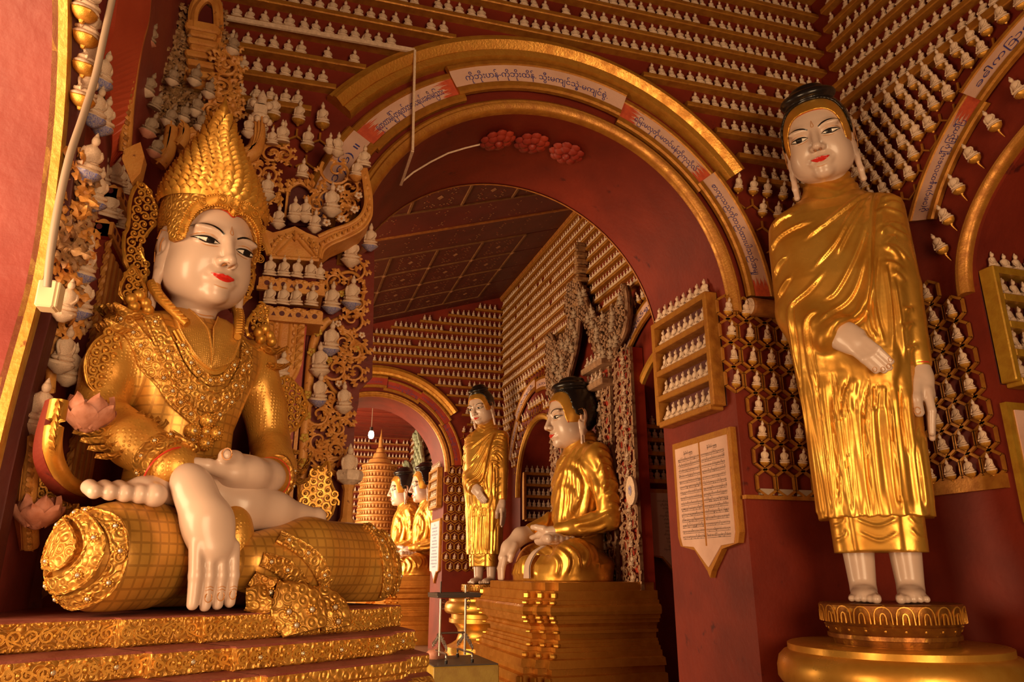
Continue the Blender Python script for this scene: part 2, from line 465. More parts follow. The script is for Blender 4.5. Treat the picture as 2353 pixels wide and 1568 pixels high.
MB().box((-.02, 11.05, -.17), (.05, 9.7, .10)).build('cornice', M['stone'], ce)
# far hall ceiling
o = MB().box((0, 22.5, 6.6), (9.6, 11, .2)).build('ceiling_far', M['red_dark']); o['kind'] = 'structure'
for k in range(14): MB().box((0, 17.4 + k * .78, 6.47), (9.6, .70, .05)).build('ceiling_board', M['red'], o)
# ================================================================= smooth bodies from distance fields
def V3(*a): return np.array(a, np.float32)


def ell(P, c, r, R=None):
    q = P - V3(*c)
    if R is not None: q = q @ np.asarray(R, np.float32)
    r = V3(*r)
    k0 = np.sqrt(((q / r) ** 2).sum(-1)); k1 = np.sqrt(((q / (r * r)) ** 2).sum(-1)) + 1e-6
    return k0 * (k0 - 1) / k1


def cap(P, a, b, ra, rb=None, sq=None):
    """tapered capsule; sq squashes along an axis (axis index, factor)"""
    a = V3(*a); b = V3(*b); rb = ra if rb is None else rb
    ba = b - a
    t = np.clip(((P - a) @ ba) / (ba @ ba), 0, 1)
    d = P - a - t[..., None] * ba
    if sq is not None:
        d = d.copy(); d[..., sq[0]] /= sq[1]
    return np.sqrt((d * d).sum(-1)) - (ra + (rb - ra) * t)


def chain(P, pts, k=.02, sq=None):
    """polyline of tapered capsules: pts = [(x,y,z,r),...]"""
    d = None
    for a, b in zip(pts[:-1], pts[1:]):
        e = cap(P, a[:3], b[:3], a[3], b[3], sq)
        d = e if d is None else smin(d, e, k)
    return d


def smin(a, b, k):
    h = np.clip(.5 + .5 * (b - a) / k, 0, 1)
    return b + (a - b) * h - k * h * (1 - h)


def smax(a, b, k): return -smin(-a, -b, k)


def loft(P, zs, cx, cy, wx, wy, p=2.3):
    """stack of super-ellipses along z"""
    z = P[..., 2]
    X = np.interp(z, zs, cx); Y = np.interp(z, zs, cy); A = np.interp(z, zs, wx); B = np.interp(z, zs, wy)
    u = np.abs(P[..., 0] - X) / A; v = np.abs(P[..., 1] - Y) / B
    r = (u ** p + v ** p) ** (1 / p)
    d = (r - 1) * np.minimum(A, B)
    return np.maximum(d, np.maximum(zs[0] - z, z - zs[-1])).astype(np.float32)


def nets(fn, lo, hi, h, refine=1):
    lo = np.asarray(lo, float); hi = np.asarray(hi, float)
    n = np.ceil((hi - lo) / h).astype(int) + 1
    ax = [lo[i] + h * np.arange(n[i]) for i in range(3)]
    G = np.stack(np.meshgrid(*ax, indexing='ij'), -1).astype(np.float32)
    F = np.empty(tuple(n), np.float32)
    step = max(1, int(400000 / (n[1] * n[2])))
    for i in range(0, n[0], step): F[i:i + step] = fn(G[i:i + step])
    S = F < 0
    cnt = np.zeros(tuple(n - 1), np.int8)
    cs = [(a, b, c) for a in (0, 1) for b in (0, 1) for c in (0, 1)]
    sl = lambda c: tuple(slice(c[i], n[i] - 1 + c[i]) for i in range(3))
    for c in cs: cnt += S[sl(c)]
    act = np.argwhere((cnt > 0) & (cnt < 8))
    idx = -np.ones(tuple(n - 1), np.int64); idx[tuple(act.T)] = np.arange(len(act))
    val = {c: F[tuple((act + np.array(c)).T)] for c in cs}
    acc = np.zeros((len(act), 3)); k = np.zeros(len(act))
    for c in cs:
        for d in range(3):
            if c[d] == 0:
                e = list(c); e[d] = 1; e = tuple(e)
                a, b = val[c], val[e]; m = (a < 0) != (b < 0)
                t = np.where(m, a / np.where(a == b, 1, a - b), 0)
                p = np.tile(np.array(c, float), (len(act), 1)); p[:, d] += t
                acc[m] += p[m]; k[m] += 1
    V = lo + h * (act + acc / k[:, None])
    Q = []
    for d in range(3):
        a, b = (d + 1) % 3, (d + 2) % 3
        s0 = [slice(None)] * 3; s1 = [slice(None)] * 3
        s0[d] = slice(0, n[d] - 1); s1[d] = slice(1, n[d])
        for q in (a, b): s0[q] = slice(1, n[q] - 1); s1[q] = slice(1, n[q] - 1)
        A, B = S[tuple(s0)], S[tuple(s1)]
        for flip in (False, True):
            m = np.argwhere((A & ~B) if not flip else (~A & B))
            if not len(m): continue
            off = np.zeros(3, int); off[a] = 1; off[b] = 1
            base = m + off
            ea = np.zeros(3, int); ea[a] = 1; eb = np.zeros(3, int); eb[b] = 1
            q = np.stack([idx[tuple((base - ea - eb).T)], idx[tuple((base - eb).T)], idx[tuple(base.T)], idx[tuple((base - ea).T)]], -1)
            Q.append(q[:, ::-1] if flip else q)
    Q = np.concatenate(Q); Q = Q[(Q >= 0).all(1)]
    for _ in range(refine):
        e = h * .5; P = V.astype(np.float32)
        f0 = fn(P); g = np.stack([(fn(P + V3(*(e * (i == j) for j in range(3)))) - f0) / e for i in range(3)], -1)
        V = V - np.clip(f0[:, None] * g / ((g * g).sum(-1, keepdims=True) + .05), -h, h)
    return V, Q


def vnormals(V, Q):
    n = np.cross(V[Q[:, 2]] - V[Q[:, 0]], V[Q[:, 3]] - V[Q[:, 1]])
    N = np.zeros_like(V)
    for i in range(4): np.add.at(N, Q[:, i], n)
    return N / (np.linalg.norm(N, axis=1)[:, None] + 1e-12)


def seg_dist(p, line):
    """distance of 2-D points to a polyline, parameter along it and signed side"""
    best = np.full(len(p), 9.); par = np.zeros(len(p)); side = np.zeros(len(p))
    L = np.asarray(line, float); m = len(L) - 1
    for i in range(m):
        ba = L[i + 1] - L[i]
        t = np.clip(((p - L[i]) @ ba) / (ba @ ba + 1e-12), 0, 1)
        d = p - L[i] - t[:, None] * ba
        r = np.hypot(d[:, 0], d[:, 1]); k = r < best
        best[k] = r[k]; par[k] = ((i + t) / m)[k]; side[k] = np.sign(ba[0] * d[:, 1] - ba[1] * d[:, 0])[k]
    return best, par, side


def ridges(V, N, lines, axis=(0, 2), front=None):
    """push vertices along their normals by soft drapery ridges drawn as 2-D curves: (points, amplitude, width)"""
    p = V[:, list(axis)]; D = np.zeros(len(V))
    for pts, amp, wd in lines:
        L = spline(pts, 14)
        lo, hi = L.min(0) - 4 * wd, L.max(0) + 4 * wd
        k = np.where(((p > lo) & (p < hi)).all(1))[0]
        if not len(k): continue
        r, t, sd = seg_dist(p[k], L)
        fade = np.clip(np.minimum(t, 1 - t) * 7, 0.15, 1)
        prof = np.exp(-(r / wd) ** 2) - .55 * np.exp(-((r - 1.3 * wd) / (.7 * wd)) ** 2) * (sd > 0)
        D[k] += amp * fade * prof
    if front is not None: D *= front
    return V + N * D[:, None]


def rotm(rx=0, ry=0, rz=0):
    return np.array(Matrix.Rotation(rz, 3, 'Z') @ Matrix.Rotation(ry, 3, 'Y') @ Matrix.Rotation(rx, 3, 'X'))


def xfv(V, s=1., R=None, t=(0, 0, 0)):
    V = V * s
    if R is not None: V = V @ np.asarray(R).T
    return V + np.array(t)


# ---------------------------------------------------------------- heads (unit: chin 0, hairline .8)
def head_fn(P):
    Q = P.copy(); Q[..., 0] = np.abs(Q[..., 0])
    d = ell(P, (0, .07, .63), (.355, .40, .42))
    d = smin(d, ell(P, (0, -.05, .47), (.335, .335, .47)), .08)
    d = smin(d, ell(P, (0, -.17, .12), (.19, .16, .13)), .10)
    d = smin(d, ell(Q, (.15, -.20, .30), (.14, .13, .17)), .10)
    d = smin(d, ell(Q, (.185, -.04, .23), (.155, .21, .19)), .10)
    # brow and eye sockets
    d = smin(d, ell(Q, (.15, -.315, .585), (.13, .05, .035)), .06)
    d = smax(d, -ell(Q, (.155, -.43, .50), (.115, .085, .05)), .06)
    d = smin(d, ell(Q, (.155, -.285, .495), (.105, .075, .05)), .02)
    # nose
    d = smin(d, cap(P, (0, -.345, .60), (0, -.452, .355), .028, .046), .045)
    d = smin(d, ell(P, (0, -.455, .335), (.050, .048, .04)), .03)
    d = smin(d, ell(Q, (.055, -.405, .325), (.036, .05, .034)), .025)
    d = smax(d, -ell(Q, (.028, -.43, .297), (.016, .03, .02)), .015)
    # mouth
    d = smin(d, ell(P, (0, -.335, .20), (.13, .065, .09)), .05)
    d = smin(d, ell(P, (0, -.388, .212), (.095, .03, .020)), .015)
    d = smin(d, ell(P, (0, -.383, .175), (.075, .032, .022)), .015)
    d = smax(d, -ell(P, (0, -.425, .194), (.10, .03, .006)), .012)
    d = smax(d, -ell(Q, (.135, -.385, .205), (.025, .03, .016)), .025)
    d = smin(d, ell(P, (0, -.30, .06), (.09, .07, .06)), .07)
    return d


def neck_fn(P, r=.185, z0=-.42):
    d = cap(P, (0, .08, .25), (0, .06, z0), r * .98, r * 1.08)
    for z in (-.05, -.14, -.22):
        t = np.abs(P[..., 2] - (z - .25 * (P[..., 1] + .1)))
        d = d + .008 * np.exp(-(t / .012) ** 2)
    return d


def ear_fn(P):
    """right-side ear (x>0), long lobe"""
    d = ell(P, (.345, .04, .47), (.042, .10, .17), rotm(0, .10, -.35))
    d = smin(d, ell(P, (.358, .03, .28), (.034, .065, .14), rotm(0, .05, -.3)), .04)
    d = smin(d, chain(P, [(.36, .02, .2, .038), (.375, 0, .02, .036), (.375, -.01, -.10, .034)], .02), .03)
    d = smax(d, -ell(P, (.395, .03, .48), (.028, .065, .125), rotm(0, .10, -.35)), .015)
    d = smin(d, ell(P, (.365, .035, .46), (.02, .03, .075), rotm(0, 0, -.35)), .012)
    d = smax(d, -cap(P, (.40, .01, .12), (.41, -.01, -.06), .014, .014), .012)
    return d


HEAD_V, HEAD_Q = nets(lambda P: smin(head_fn(P), neck_fn(P), .07), (-.42, -.53, -.42), (.42, .52, 1.08), .0135)
EAR_V, EAR_Q = nets(ear_fn, (.27, -.14, -.16), (.45, .2, .68), .0105)
_hb = BVHTree.FromPolygons([tuple(v) for v in HEAD_V], [tuple(q) for q in HEAD_Q])


def on_face(x, z, off=.004):
    h = _hb.ray_cast(Vector((x, -2, z)), Vector((0, 1, 0)))
    if h[0] is None: return np.array((x, -.2, z))
    return np.array(h[0] + h[1] * off)


def face_strip(up, lo, n=18, m=3, off=.004):
    """patch laid on the face between two 2-D curves"""
    U, L = spline(up, n), spline(lo, n)
    G = np.array([[on_face(*(L[i] + (U[i] - L[i]) * j / m), off) for j in range(m + 1)] for i in range(n)])
    return G


def face_line(pts, wd, n=16, off=.004):
    c = spline(pts, n); t = np.gradient(c, axis=0); t /= np.linalg.norm(t, axis=1)[:, None]
    nn = np.c_[-t[:, 1], t[:, 0]]
    wv = wd * np.clip(np.sin(np.linspace(0.12, PI - .12, n)) * 1.6, .25, 1)
    return face_strip(c + nn * wv[:, None] / 2, c - nn * wv[:, None] / 2, n, 1, off)


def mir(pts): return [(-x, z) for x, z in pts][::-1]


def make_head(root, s, R, t, neck=True, look=(0, 0), seam=True):
    """face with painted features, ears; parts under root"""
    T = lambda G: xfv(np.asarray(G).reshape(-1, 3), s, R, t).reshape(np.asarray(G).shape)
    MB().add(T(HEAD_V), HEAD_Q).build('head', M['skin'], root, 180, label='white enamelled face and neck')
    for sg in (1, -1):
        E = EAR_V * np.array((sg, 1, 1)); Q = EAR_Q if sg > 0 else EAR_Q[:, ::-1]
        o = MB().add(T(E), Q).build('ear', M['skin'], root, 180)
        mb = MB()
        mb.tube(T(np.array([(sg * .395, -.02, .56), (sg * .402, .05, .58), (sg * .406, .085, .50), (sg * .405, .075, .38), (sg * .40, .055, .29)])), .005 * s, 5)
        mb.tube(T(np.array([(sg * .388, -.005, .50), (sg * .39, .03, .46), (sg * .39, .015, .38)])), .004 * s, 5)
        mb.build('ear_line', M['brownline'], o, 60)
    lx, lz = look
    for sg in (1, -1):
        f = (lambda p: p) if sg > 0 else mir
        top = f([(.07, .481), (.11, .500), (.165, .507), (.22, .500), (.272, .496)])
        bot = f([(.07, .481), (.11, .471), (.165, .465), (.22, .475), (.272, .496)])
        G = face_strip(top, bot, 18, 4, .004)
        mb = MB().grid(T(G), flip=False)
        eye = mb.build('eye', M['eyewhite'], root, 180)
        cxp = sg * .163 + lx; cz = .492 + lz
        ir = []
        a = np.linspace(0, 2 * PI, 22)
        tp, bt = spline(top, 30), spline(bot, 30)
        dsk = MB(); rings = []
        for rr in (0, .5, 1):
            ring = []
            for k in a[:-1]:
                x = cxp + .033 * rr * math.cos(k); z = cz + .033 * rr * math.sin(k)
                o_ = np.argsort(tp[:, 0]); zt = np.interp(x, tp[o_, 0], tp[o_, 1]); o_ = np.argsort(bt[:, 0]); zb = np.interp(x, bt[o_, 0], bt[o_, 1])
                ring.append(on_face(x, min(max(z, zb), zt), .008))
            rings.append(ring)
        dsk.grid(T(np.array(rings)), cv=True, flip=True); dsk.build('iris', M['black'], eye, 180)
        ln = MB()
        for c, wd in ((top, .012), (bot, .008)): ln.grid(T(face_line(c, wd, 18, .008)))
        ln.build('lash_line', M['black'], eye, 180)
        ln = MB()
        ln.grid(T(face_line(f([(.085, .522), (.16, .543), (.23, .532), (.28, .508)]), .007)))
        ln.grid(T(face_line(f([(.08, .452), (.15, .440), (.21, .447)]), .006)))
        ln.build('lid_line', M['brownline'], eye, 180)
        br = MB().grid(T(face_strip(f([(.055, .575), (.11, .607), (.18, .622), (.25, .612), (.30, .585)]), f([(.058, .562), (.11, .590), (.18, .607), (.25, .602), (.30, .583)]), 20, 1, .005)))
        br.build('eyebrow', M['black'], root, 180)
    lp = MB()
    lp.grid(T(face_strip([(-.100, .214), (-.06, .214), (-.02, .222), (0, .216), (.02, .222), (.06, .214), (.100, .214)], [(-.100, .212), (-.06, .199), (0, .193), (.06, .199), (.100, .212)], 22, 2, .004)))
    lp.grid(T(face_strip([(-.100, .212), (-.06, .198), (0, .192), (.06, .198), (.100, .212)], [(-.100, .210), (-.05, .174), (0, .165), (.05, .174), (.100, .210)], 22, 2, .004)))
    lp.build('lips', M['lips'], root, 180)
    ln = MB()
    ln.grid(T(face_line([(-.06, .128), (0, .120), (.06, .128)], .006)))
    for x in (-.028, .028): ln.grid(T(face_strip([(x - .012, .305), (x, .31), (x + .012, .305)], [(x - .012, .297), (x, .292), (x + .012, .297)], 6, 1, .003)))
    for z in (-.075, -.13): ln.grid(T(face_line([(-.13, z + .02), (0, z - .01), (.13, z + .02)], .008)))
    ln.build('painted_crease', M['brownline'], root, 180)
    u = MB(); c = [(0.0, .665), (-.006, .63), (-.013, .60), (-.011, .585), (0, .578), (.011, .585), (.013, .60), (.006, .63), (0.0, .665)]
    u.grid(T(face_line(c, .006, 30))); u.build('forehead_mark', M['brownline'], root, 180)
# ================================================================= standing figures
FA=[[(-0.27,2.88),(-0.38,2.86),(-0.44,2.82)],[(-0.14,2.76),(-0.32,2.73),(-0.42,2.69),(-0.48,2.62)],[(-0.36,2.52),(-0.43,2.48),(-0.47,2.41)],[(-0.35,2.34),(-0.42,2.28),(-0.46,2.22)],[(0.29,2.97),(0.08,2.81),(-0.07,2.7),(-0.21,2.61)],[(0.24,2.9),(0.12,2.74),(-0.01,2.53),(-0.19,2.35)],[(0.21,2.81),(0.16,2.73),(0.05,2.55),(-0.02,2.42)],[(0.21,2.68),(0.16,2.52),(0.05,2.3),(-0.06,2.14),(-0.13,2.1)],[(0.18,2.43),(0.1,2.2),(0.02,2.07),(-0.1,1.99),(-0.2,1.91)],[(-0.11,2.32),(-0.23,2.2),(-0.36,2.12),(-0.39,2.03),(-0.39,1.83),(-0.39,1.51)],[(-0.19,2.02),(-0.26,1.97),(-0.29,1.89),(-0.29,1.65),(-0.27,1.43)],[(0.34,2.96),(0.28,2.86),(0.23,2.6),(0.18,2.28),(0.14,2.09),(0.08,1.96),(0.0,1.91),(-0.09,1.87),(-0.14,1.79)],[(0.2,2.33),(0.14,2.02),(0.13,1.86),(0.16,1.76)],[(0.26,2.46),(0.2,2.17),(0.18,1.96),(0.2,1.73)],[(0.29,2.32),(0.29,2.15),(0.28,1.94),(0.25,1.65)],[(0.33,2.19),(0.33,1.93),(0.32,1.6)]]
FB=[[(0.35,2.89),(0.43,2.9),(0.49,2.87)],[(0.34,2.81),(0.41,2.84),(0.49,2.82)],[(0.29,2.74),(0.36,2.78),(0.49,2.73)],[(0.29,2.56),(0.35,2.61),(0.49,2.54)],[(0.34,2.63),(0.39,2.65),(0.46,2.64)],[(0.31,2.47),(0.36,2.53),(0.4,2.54)],[(0.3,2.46),(0.38,2.45),(0.45,2.35)],[(0.31,2.45),(0.36,2.42),(0.4,2.34)],[(0.29,2.33),(0.35,2.32),(0.4,2.28)],[(0.34,2.25),(0.37,2.23),(0.4,2.18)],[(0.37,1.98),(0.43,1.99)],[(0.33,1.83),(0.42,1.89)],[(0.34,1.68),(0.42,1.72)]]
FC=[[(-0.4,1.57),(-0.39,1.21),(-0.39,0.7),(-0.38,0.56)],[(-0.26,1.56),(-0.27,1.29),(-0.27,0.86),(-0.27,0.59)],[(-0.16,1.54),(-0.19,1.19),(-0.2,0.85),(-0.23,0.62)],[(-0.14,1.54),(-0.13,1.23),(-0.14,0.85),(-0.14,0.57)],[(-0.05,1.5),(-0.11,1.36),(-0.13,1.25)],[(0.07,1.47),(0.01,1.22),(-0.01,0.93),(-0.02,0.56)],[(0.11,1.43),(0.08,1.26)],[(0.18,1.43),(0.17,1.16),(0.15,0.75),(0.15,0.6)],[(0.26,1.41),(0.24,1.16),(0.24,0.95)],[(0.33,1.13),(0.31,0.99),(0.3,0.75),(0.29,0.58)]]


def hair_parts(root, s, R, t, band=True, knob=True):
    """black hair cap with a topknot and the gold fillet over the forehead"""
    T = lambda V: xfv(V, s, R, t)

    def curves(P):
        ax = np.abs(P[..., 0]); z = np.maximum(P[..., 2] - .30, 0)
        gi = ((ax / .305) ** 3.2 + (z / .485) ** 3.2) ** (1 / 3.2) - 1
        go = ((ax / .375) ** 3.2 + (z / .635) ** 3.2) ** (1 / 3.2) - 1
        return gi * .3, go * .36

    def bandf(P):
        d = np.abs(smin(ell(P, (0, .07, .63), (.355, .40, .42)), ell(P, (0, -.05, .47), (.335, .335, .47)), .08) - .006) - .016
        gi, go = curves(P)
        d = smax(d, -gi, .01); d = smax(d, go, .01)
        d = smax(d, P[..., 1] - .06 - .25 * np.maximum(P[..., 2] - .8, 0) * 4, .01)
        return smax(d, .36 - P[..., 2], .01)

    def hairf(P):
        sk = smin(ell(P, (0, .07, .63), (.355, .40, .42)), ell(P, (0, -.05, .47), (.335, .335, .47)), .08)
        d = sk - .040
        gi, go = curves(P)
        front = smax(go, P[..., 1] - .05, .02)
        d = smax(d, -front, .025)
        d = smax(d, .10 + .9 * np.maximum(.12 - P[..., 1], 0) - P[..., 2], .03)
        if knob:
            d = smin(d, ell(P, (0, .05, 1.03), (.32, .33, .11)), .02)
            d = smin(d, ell(P, (0, .09, 1.12), (.21, .23, .095)), .02)
        return d
    V, Q = nets(hairf, (-.46, -.5, .0), (.46, .58, 1.3), .018)
    MB().add(T(V), Q).build('hair', M['black'], root, 180, label='black lacquered hair with a low topknot')
    if band:
        V, Q = nets(bandf, (-.42, -.46, .32), (.42, .12, 1.1), .0125)
        o = MB().add(T(V), Q).build('hair_band', M['gold_robe'], root, 180, label='plain gilded band round the hairline')
        c = [(-.318, .36), (-.312, .5), (-.27, .67), (-.18, .762), (0, .787), (.18, .762), (.27, .67), (.312, .5), (.318, .36)]
        MB().grid(T(face_line(c, .016, 40, .006).reshape(-1, 3)).reshape(40, 2, 3)).build('hair_line', M['redline'], o, 180)


def nails(root_hand, pts, r, mname='brownline'):
    mb = MB()
    for p, n in pts:
        p = np.array(p); n = np.array(n, float); n /= np.linalg.norm(n)
        a = np.cross(n, (0, 0, 1.)); a /= np.linalg.norm(a) + 1e-9; b = np.cross(n, a)
        k = np.linspace(0, 2 * PI, 13)
        mb.tube(p + r * (np.cos(k)[:, None] * a + 1.25 * np.sin(k)[:, None] * b), r * .16, 4, cap=False)
    mb.build('nail_line', M[mname], root_hand, 60)


def foot_fn(P, x, sg=1):
    d = cap(P, (x, .03, .50), (x, .02, .10), .115, .085)
    d = smin(d, ell(P, (x - sg * .005, -.10, .055), (.085, .17, .06)), .05)
    d = smin(d, ell(P, (x, .08, .045), (.07, .075, .05)), .03)
    for i in range(5):
        tx = x + sg * (-.075 + .037 * i); r = (.030, .024, .023, .022, .021)[i]
        d = smin(d, cap(P, (tx, -.20 + .012 * i, .035), (tx, -.285 + .016 * i, .030), r, r), .012)
    return smax(d, -P[..., 2], .004)


def standing_figure(label):
    root = empty('standing_statue', (0, 0, 0), label=label, category='statue')
    zs = [.55, .8, 1.1, 1.5, 1.9, 2.3, 2.65, 2.85, 2.95, 3.02, 3.07]
    wx = [.365, .368, .375, .40, .43, .455, .465, .43, .36, .27, .15]
    wy = [.235, .24, .25, .265, .285, .295, .28, .24, .205, .17, .10]

    def body(P):
        z = P[..., 2]
        d = loft(P, zs, [-.005] * 11, [0, 0, 0, 0, 0, 0, .01, .02, .03, .04, .04], wx, wy, 2.5)
        d = smin(d, cap(P, (-.33, .02, 2.80), (-.37, .0, 2.15), .15, .12), .08)
        d = smin(d, cap(P, (.36, .02, 2.84), (.395, -.01, 2.2), .145, .125), .05)
        d = smin(d, cap(P, (.395, -.01, 2.2), (.40, -.02, 1.62), .125, .098), .02)
        d = smax(d, 1.60 - z + 10 * np.maximum(.30 - P[..., 0], 0) * (z < 2), .004) if False else d
        # hanging skirt pleats
        th = np.arctan2(P[..., 1], P[..., 0])
        k = np.clip((1.75 - z) / .4, 0, 1)
        d = d + k * (.005 * np.sin(th * 16 + 1.2 * np.sin(z * 2)) + .0012 * np.sin(th * 37 + z * 2))
        # opening where the right hand comes out
        d = smax(d, -ell(P, (.03, -.36, 1.70), (.17, .09, .20), rotm(0, .65, 0)), .03)
        d = smin(d, ell(P, (.06, -.22, 1.62), (.22, .05, .25)), .03)
        d = smin(d, chain(P, [(-.36, -.06, 2.06, .10), (-.22, -.215, 1.93, .09), (-.12, -.275, 1.85, .085)], .05), .13)
        d = smin(d, ell(P, (-.12, -.275, 1.835), (.085, .115, .135), rotm(0, .65, 0)), .05)
        return d
    V, Q = nets(body, (-.62, -.46, .50), (.64, .40, 3.12), .0105)
    N = vnormals(V, Q); fr = np.clip(-N[:, 1] * 3 + .3, 0, 1)
    lines = [(l, .019, .016) for l in FA] + [(l, .014, .019) for l in FB]
    lines[11] = (FA[11], .036, .030)
    lines += [(l, -.022, .010) for l in FC] + [([(x + .05, z) for x, z in l], .012, .03) for l in FC]
    V = ridges(V, N, lines, front=fr)
    N = vnormals(V, Q)
    MB().add(V, Q).build('robe', M['gold_robe'], root, 180, label='gilded pleated robe over both shoulders')

    def under(P):
        d = loft(P, [.32, .6], [-.005, -.005], [.0, .0], [.292, .30], [.19, .20], 3.4)
        d = np.minimum(d, smax(loft(P, [.325, .6], [-.01, -.01], [-.02, -.02], [.165, .175], [.19, .20], 6), P[..., 1] + .05, .01))
        return d
    V, Q = nets(under, (-.34, -.26, .30), (.34, .24, .62), .011, 0)
    N = vnormals(V, Q)
    V = ridges(V, N, [([(-.13, .54), (0, .49), (.13, .54)], .010, .012), ([(-.12, .45), (0, .395), (.12, .45)], .010, .012),
                      ([(-.28, .50), (-.23, .51), (-.19, .55)], .008, .012), ([(-.28, .40), (-.22, .42), (-.19, .47)], .008, .012),
                      ([(.19, .55), (.23, .50), (.28, .49)], .008, .012), ([(.19, .47), (.23, .42), (.28, .40)], .008, .012)], front=(N[:, 1] < .2) * 1.)
    MB().add(V, Q).build('under_skirt', M['gold_robe'], root, 60, label='flat gilded under-robe with a square front panel')

    def collar(P):
        d = cap(P, (0, .06, 2.98), (0, .03, 3.20), .27, .165, (1, .9))
        q = P[..., 0]
        for z0, k in ((3.05, .55), (3.12, .45), (3.19, .4)):
            t = P[..., 2] - (z0 + k * np.abs(q - .06) - .05 + .2 * (P[..., 1] + .15))
            d = d - .012 * np.exp(-(t / .02) ** 2)
        return smax(d, P[..., 2] - (3.20 + .25 * np.abs(q) + .25 * P[..., 1]), .01)
    V, Q = nets(collar, (-.36, -.3, 2.85), (.36, .36, 3.4), .012)
    MB().add(V, Q).build('collar', M['gold_robe'], root, 180, label='gilded crossed collar folds')
    # bare arms and legs
    for sg, x in ((-1, -.145), (1, .145)):
        V, Q = nets(lambda P: foot_fn(P, x, -sg * -1), (x - .16, -.34, -.005), (x + .16, .18, .52), .009)
        MB().add(V, Q).build('foot', M['skin'], root, 180, label='white enamelled lower leg and foot')
    # right hand laid across the front
    D = np.array((.62, -.02, -.78)); W = np.array((.78, 0, .62))
    K = np.array((.035, -.335, 1.715))

    def rh(P):
        d = chain(P, [(-.10, -.26, 1.83, .10), (-.04, -.315, 1.79, .098), (.005, -.325, 1.735, .085)], .05, (1, .6))
        for i, (o, l) in enumerate(((.062, .235), (.022, .26), (-.018, .25), (-.055, .215))):
            a = K + W * o; m = a + D * l * .5 + np.array((0, -.018, 0)); e = a + D * l + np.array((0, .012, 0))
            d = smin(d, chain(P, [(*a, .026), (*m, .024), (*e, .019)], .01), .022 if i in (0, 1, 2, 3) else .01)
        d = smin(d, chain(P, [(-.0, -.31, 1.83, .045), (.06, -.30, 1.80, .034), (.10, -.285, 1.74, .026)], .02), .03)
        return d
    V, Q = nets(rh, (-.28, -.42, 1.42), (.30, -.16, 2.0), .0085)
    o = MB().add(V, Q).build('hand', M['skin'], root, 180, label='white right hand laid across the robe')
    nails(o, [(K + W * of + D * (l + .0) + np.array((0, -.012, 0)), (0.1, -1, -.2)) for of, l in ((.062, .225), (.022, .25), (-.018, .24), (-.055, .205))], .013)

    def lh(P):
        d = chain(P, [(.40, -.03, 1.66, .085), (.40, -.05, 1.50, .083), (.41, -.06, 1.38, .072)], .04, (1, .8))
        for i, (y, l) in enumerate(((-.095, .30), (-.055, .33), (-.012, .31), (.028, .27))):
            d = smin(d, chain(P, [(.43, y, 1.40, .032), (.435, y - .008, 1.40 - l * .5, .029), (.415, y, 1.40 - l, .020)], .01), .018)
        d = smin(d, chain(P, [(.37, -.09, 1.46, .05), (.35, -.135, 1.34, .038), (.355, -.15, 1.24, .034)], .02), .03)
        return d
    V, Q = nets(lh, (.26, -.24, 1.04), (.54, .12, 1.72), .0085)
    o = MB().add(V, Q).build('hand', M['skin'], root, 180, label='white left hand hanging beside the robe')
    nails(o, [((.345, -.185, 1.245), (-.15, -1, 0))], .02)
    mb = MB(); a = np.linspace(0, 2 * PI, 24)
    mb.tube(np.c_[.40 + .093 * np.cos(a), -.022 + .09 * np.sin(a), 1.60 + 0 * a], .006, 4, cap=False)
    mb.build('cuff_line', M['redline'], root, 60)
    R = rotm(.30, -.07, -.10)
    make_head(root, .665, R, (.0, -.06, 3.155), look=(-.01, -.004))
    hair_parts(root, .665, R, (.0, -.06, 3.155))
    return root


stand = standing_figure('large gilded standing statue with white face beside the big arch, right hand across its robe')
stand.location = (3.99, 4.23, 1.4); stand.rotation_euler = (0, 0, math.radians(-42.9))
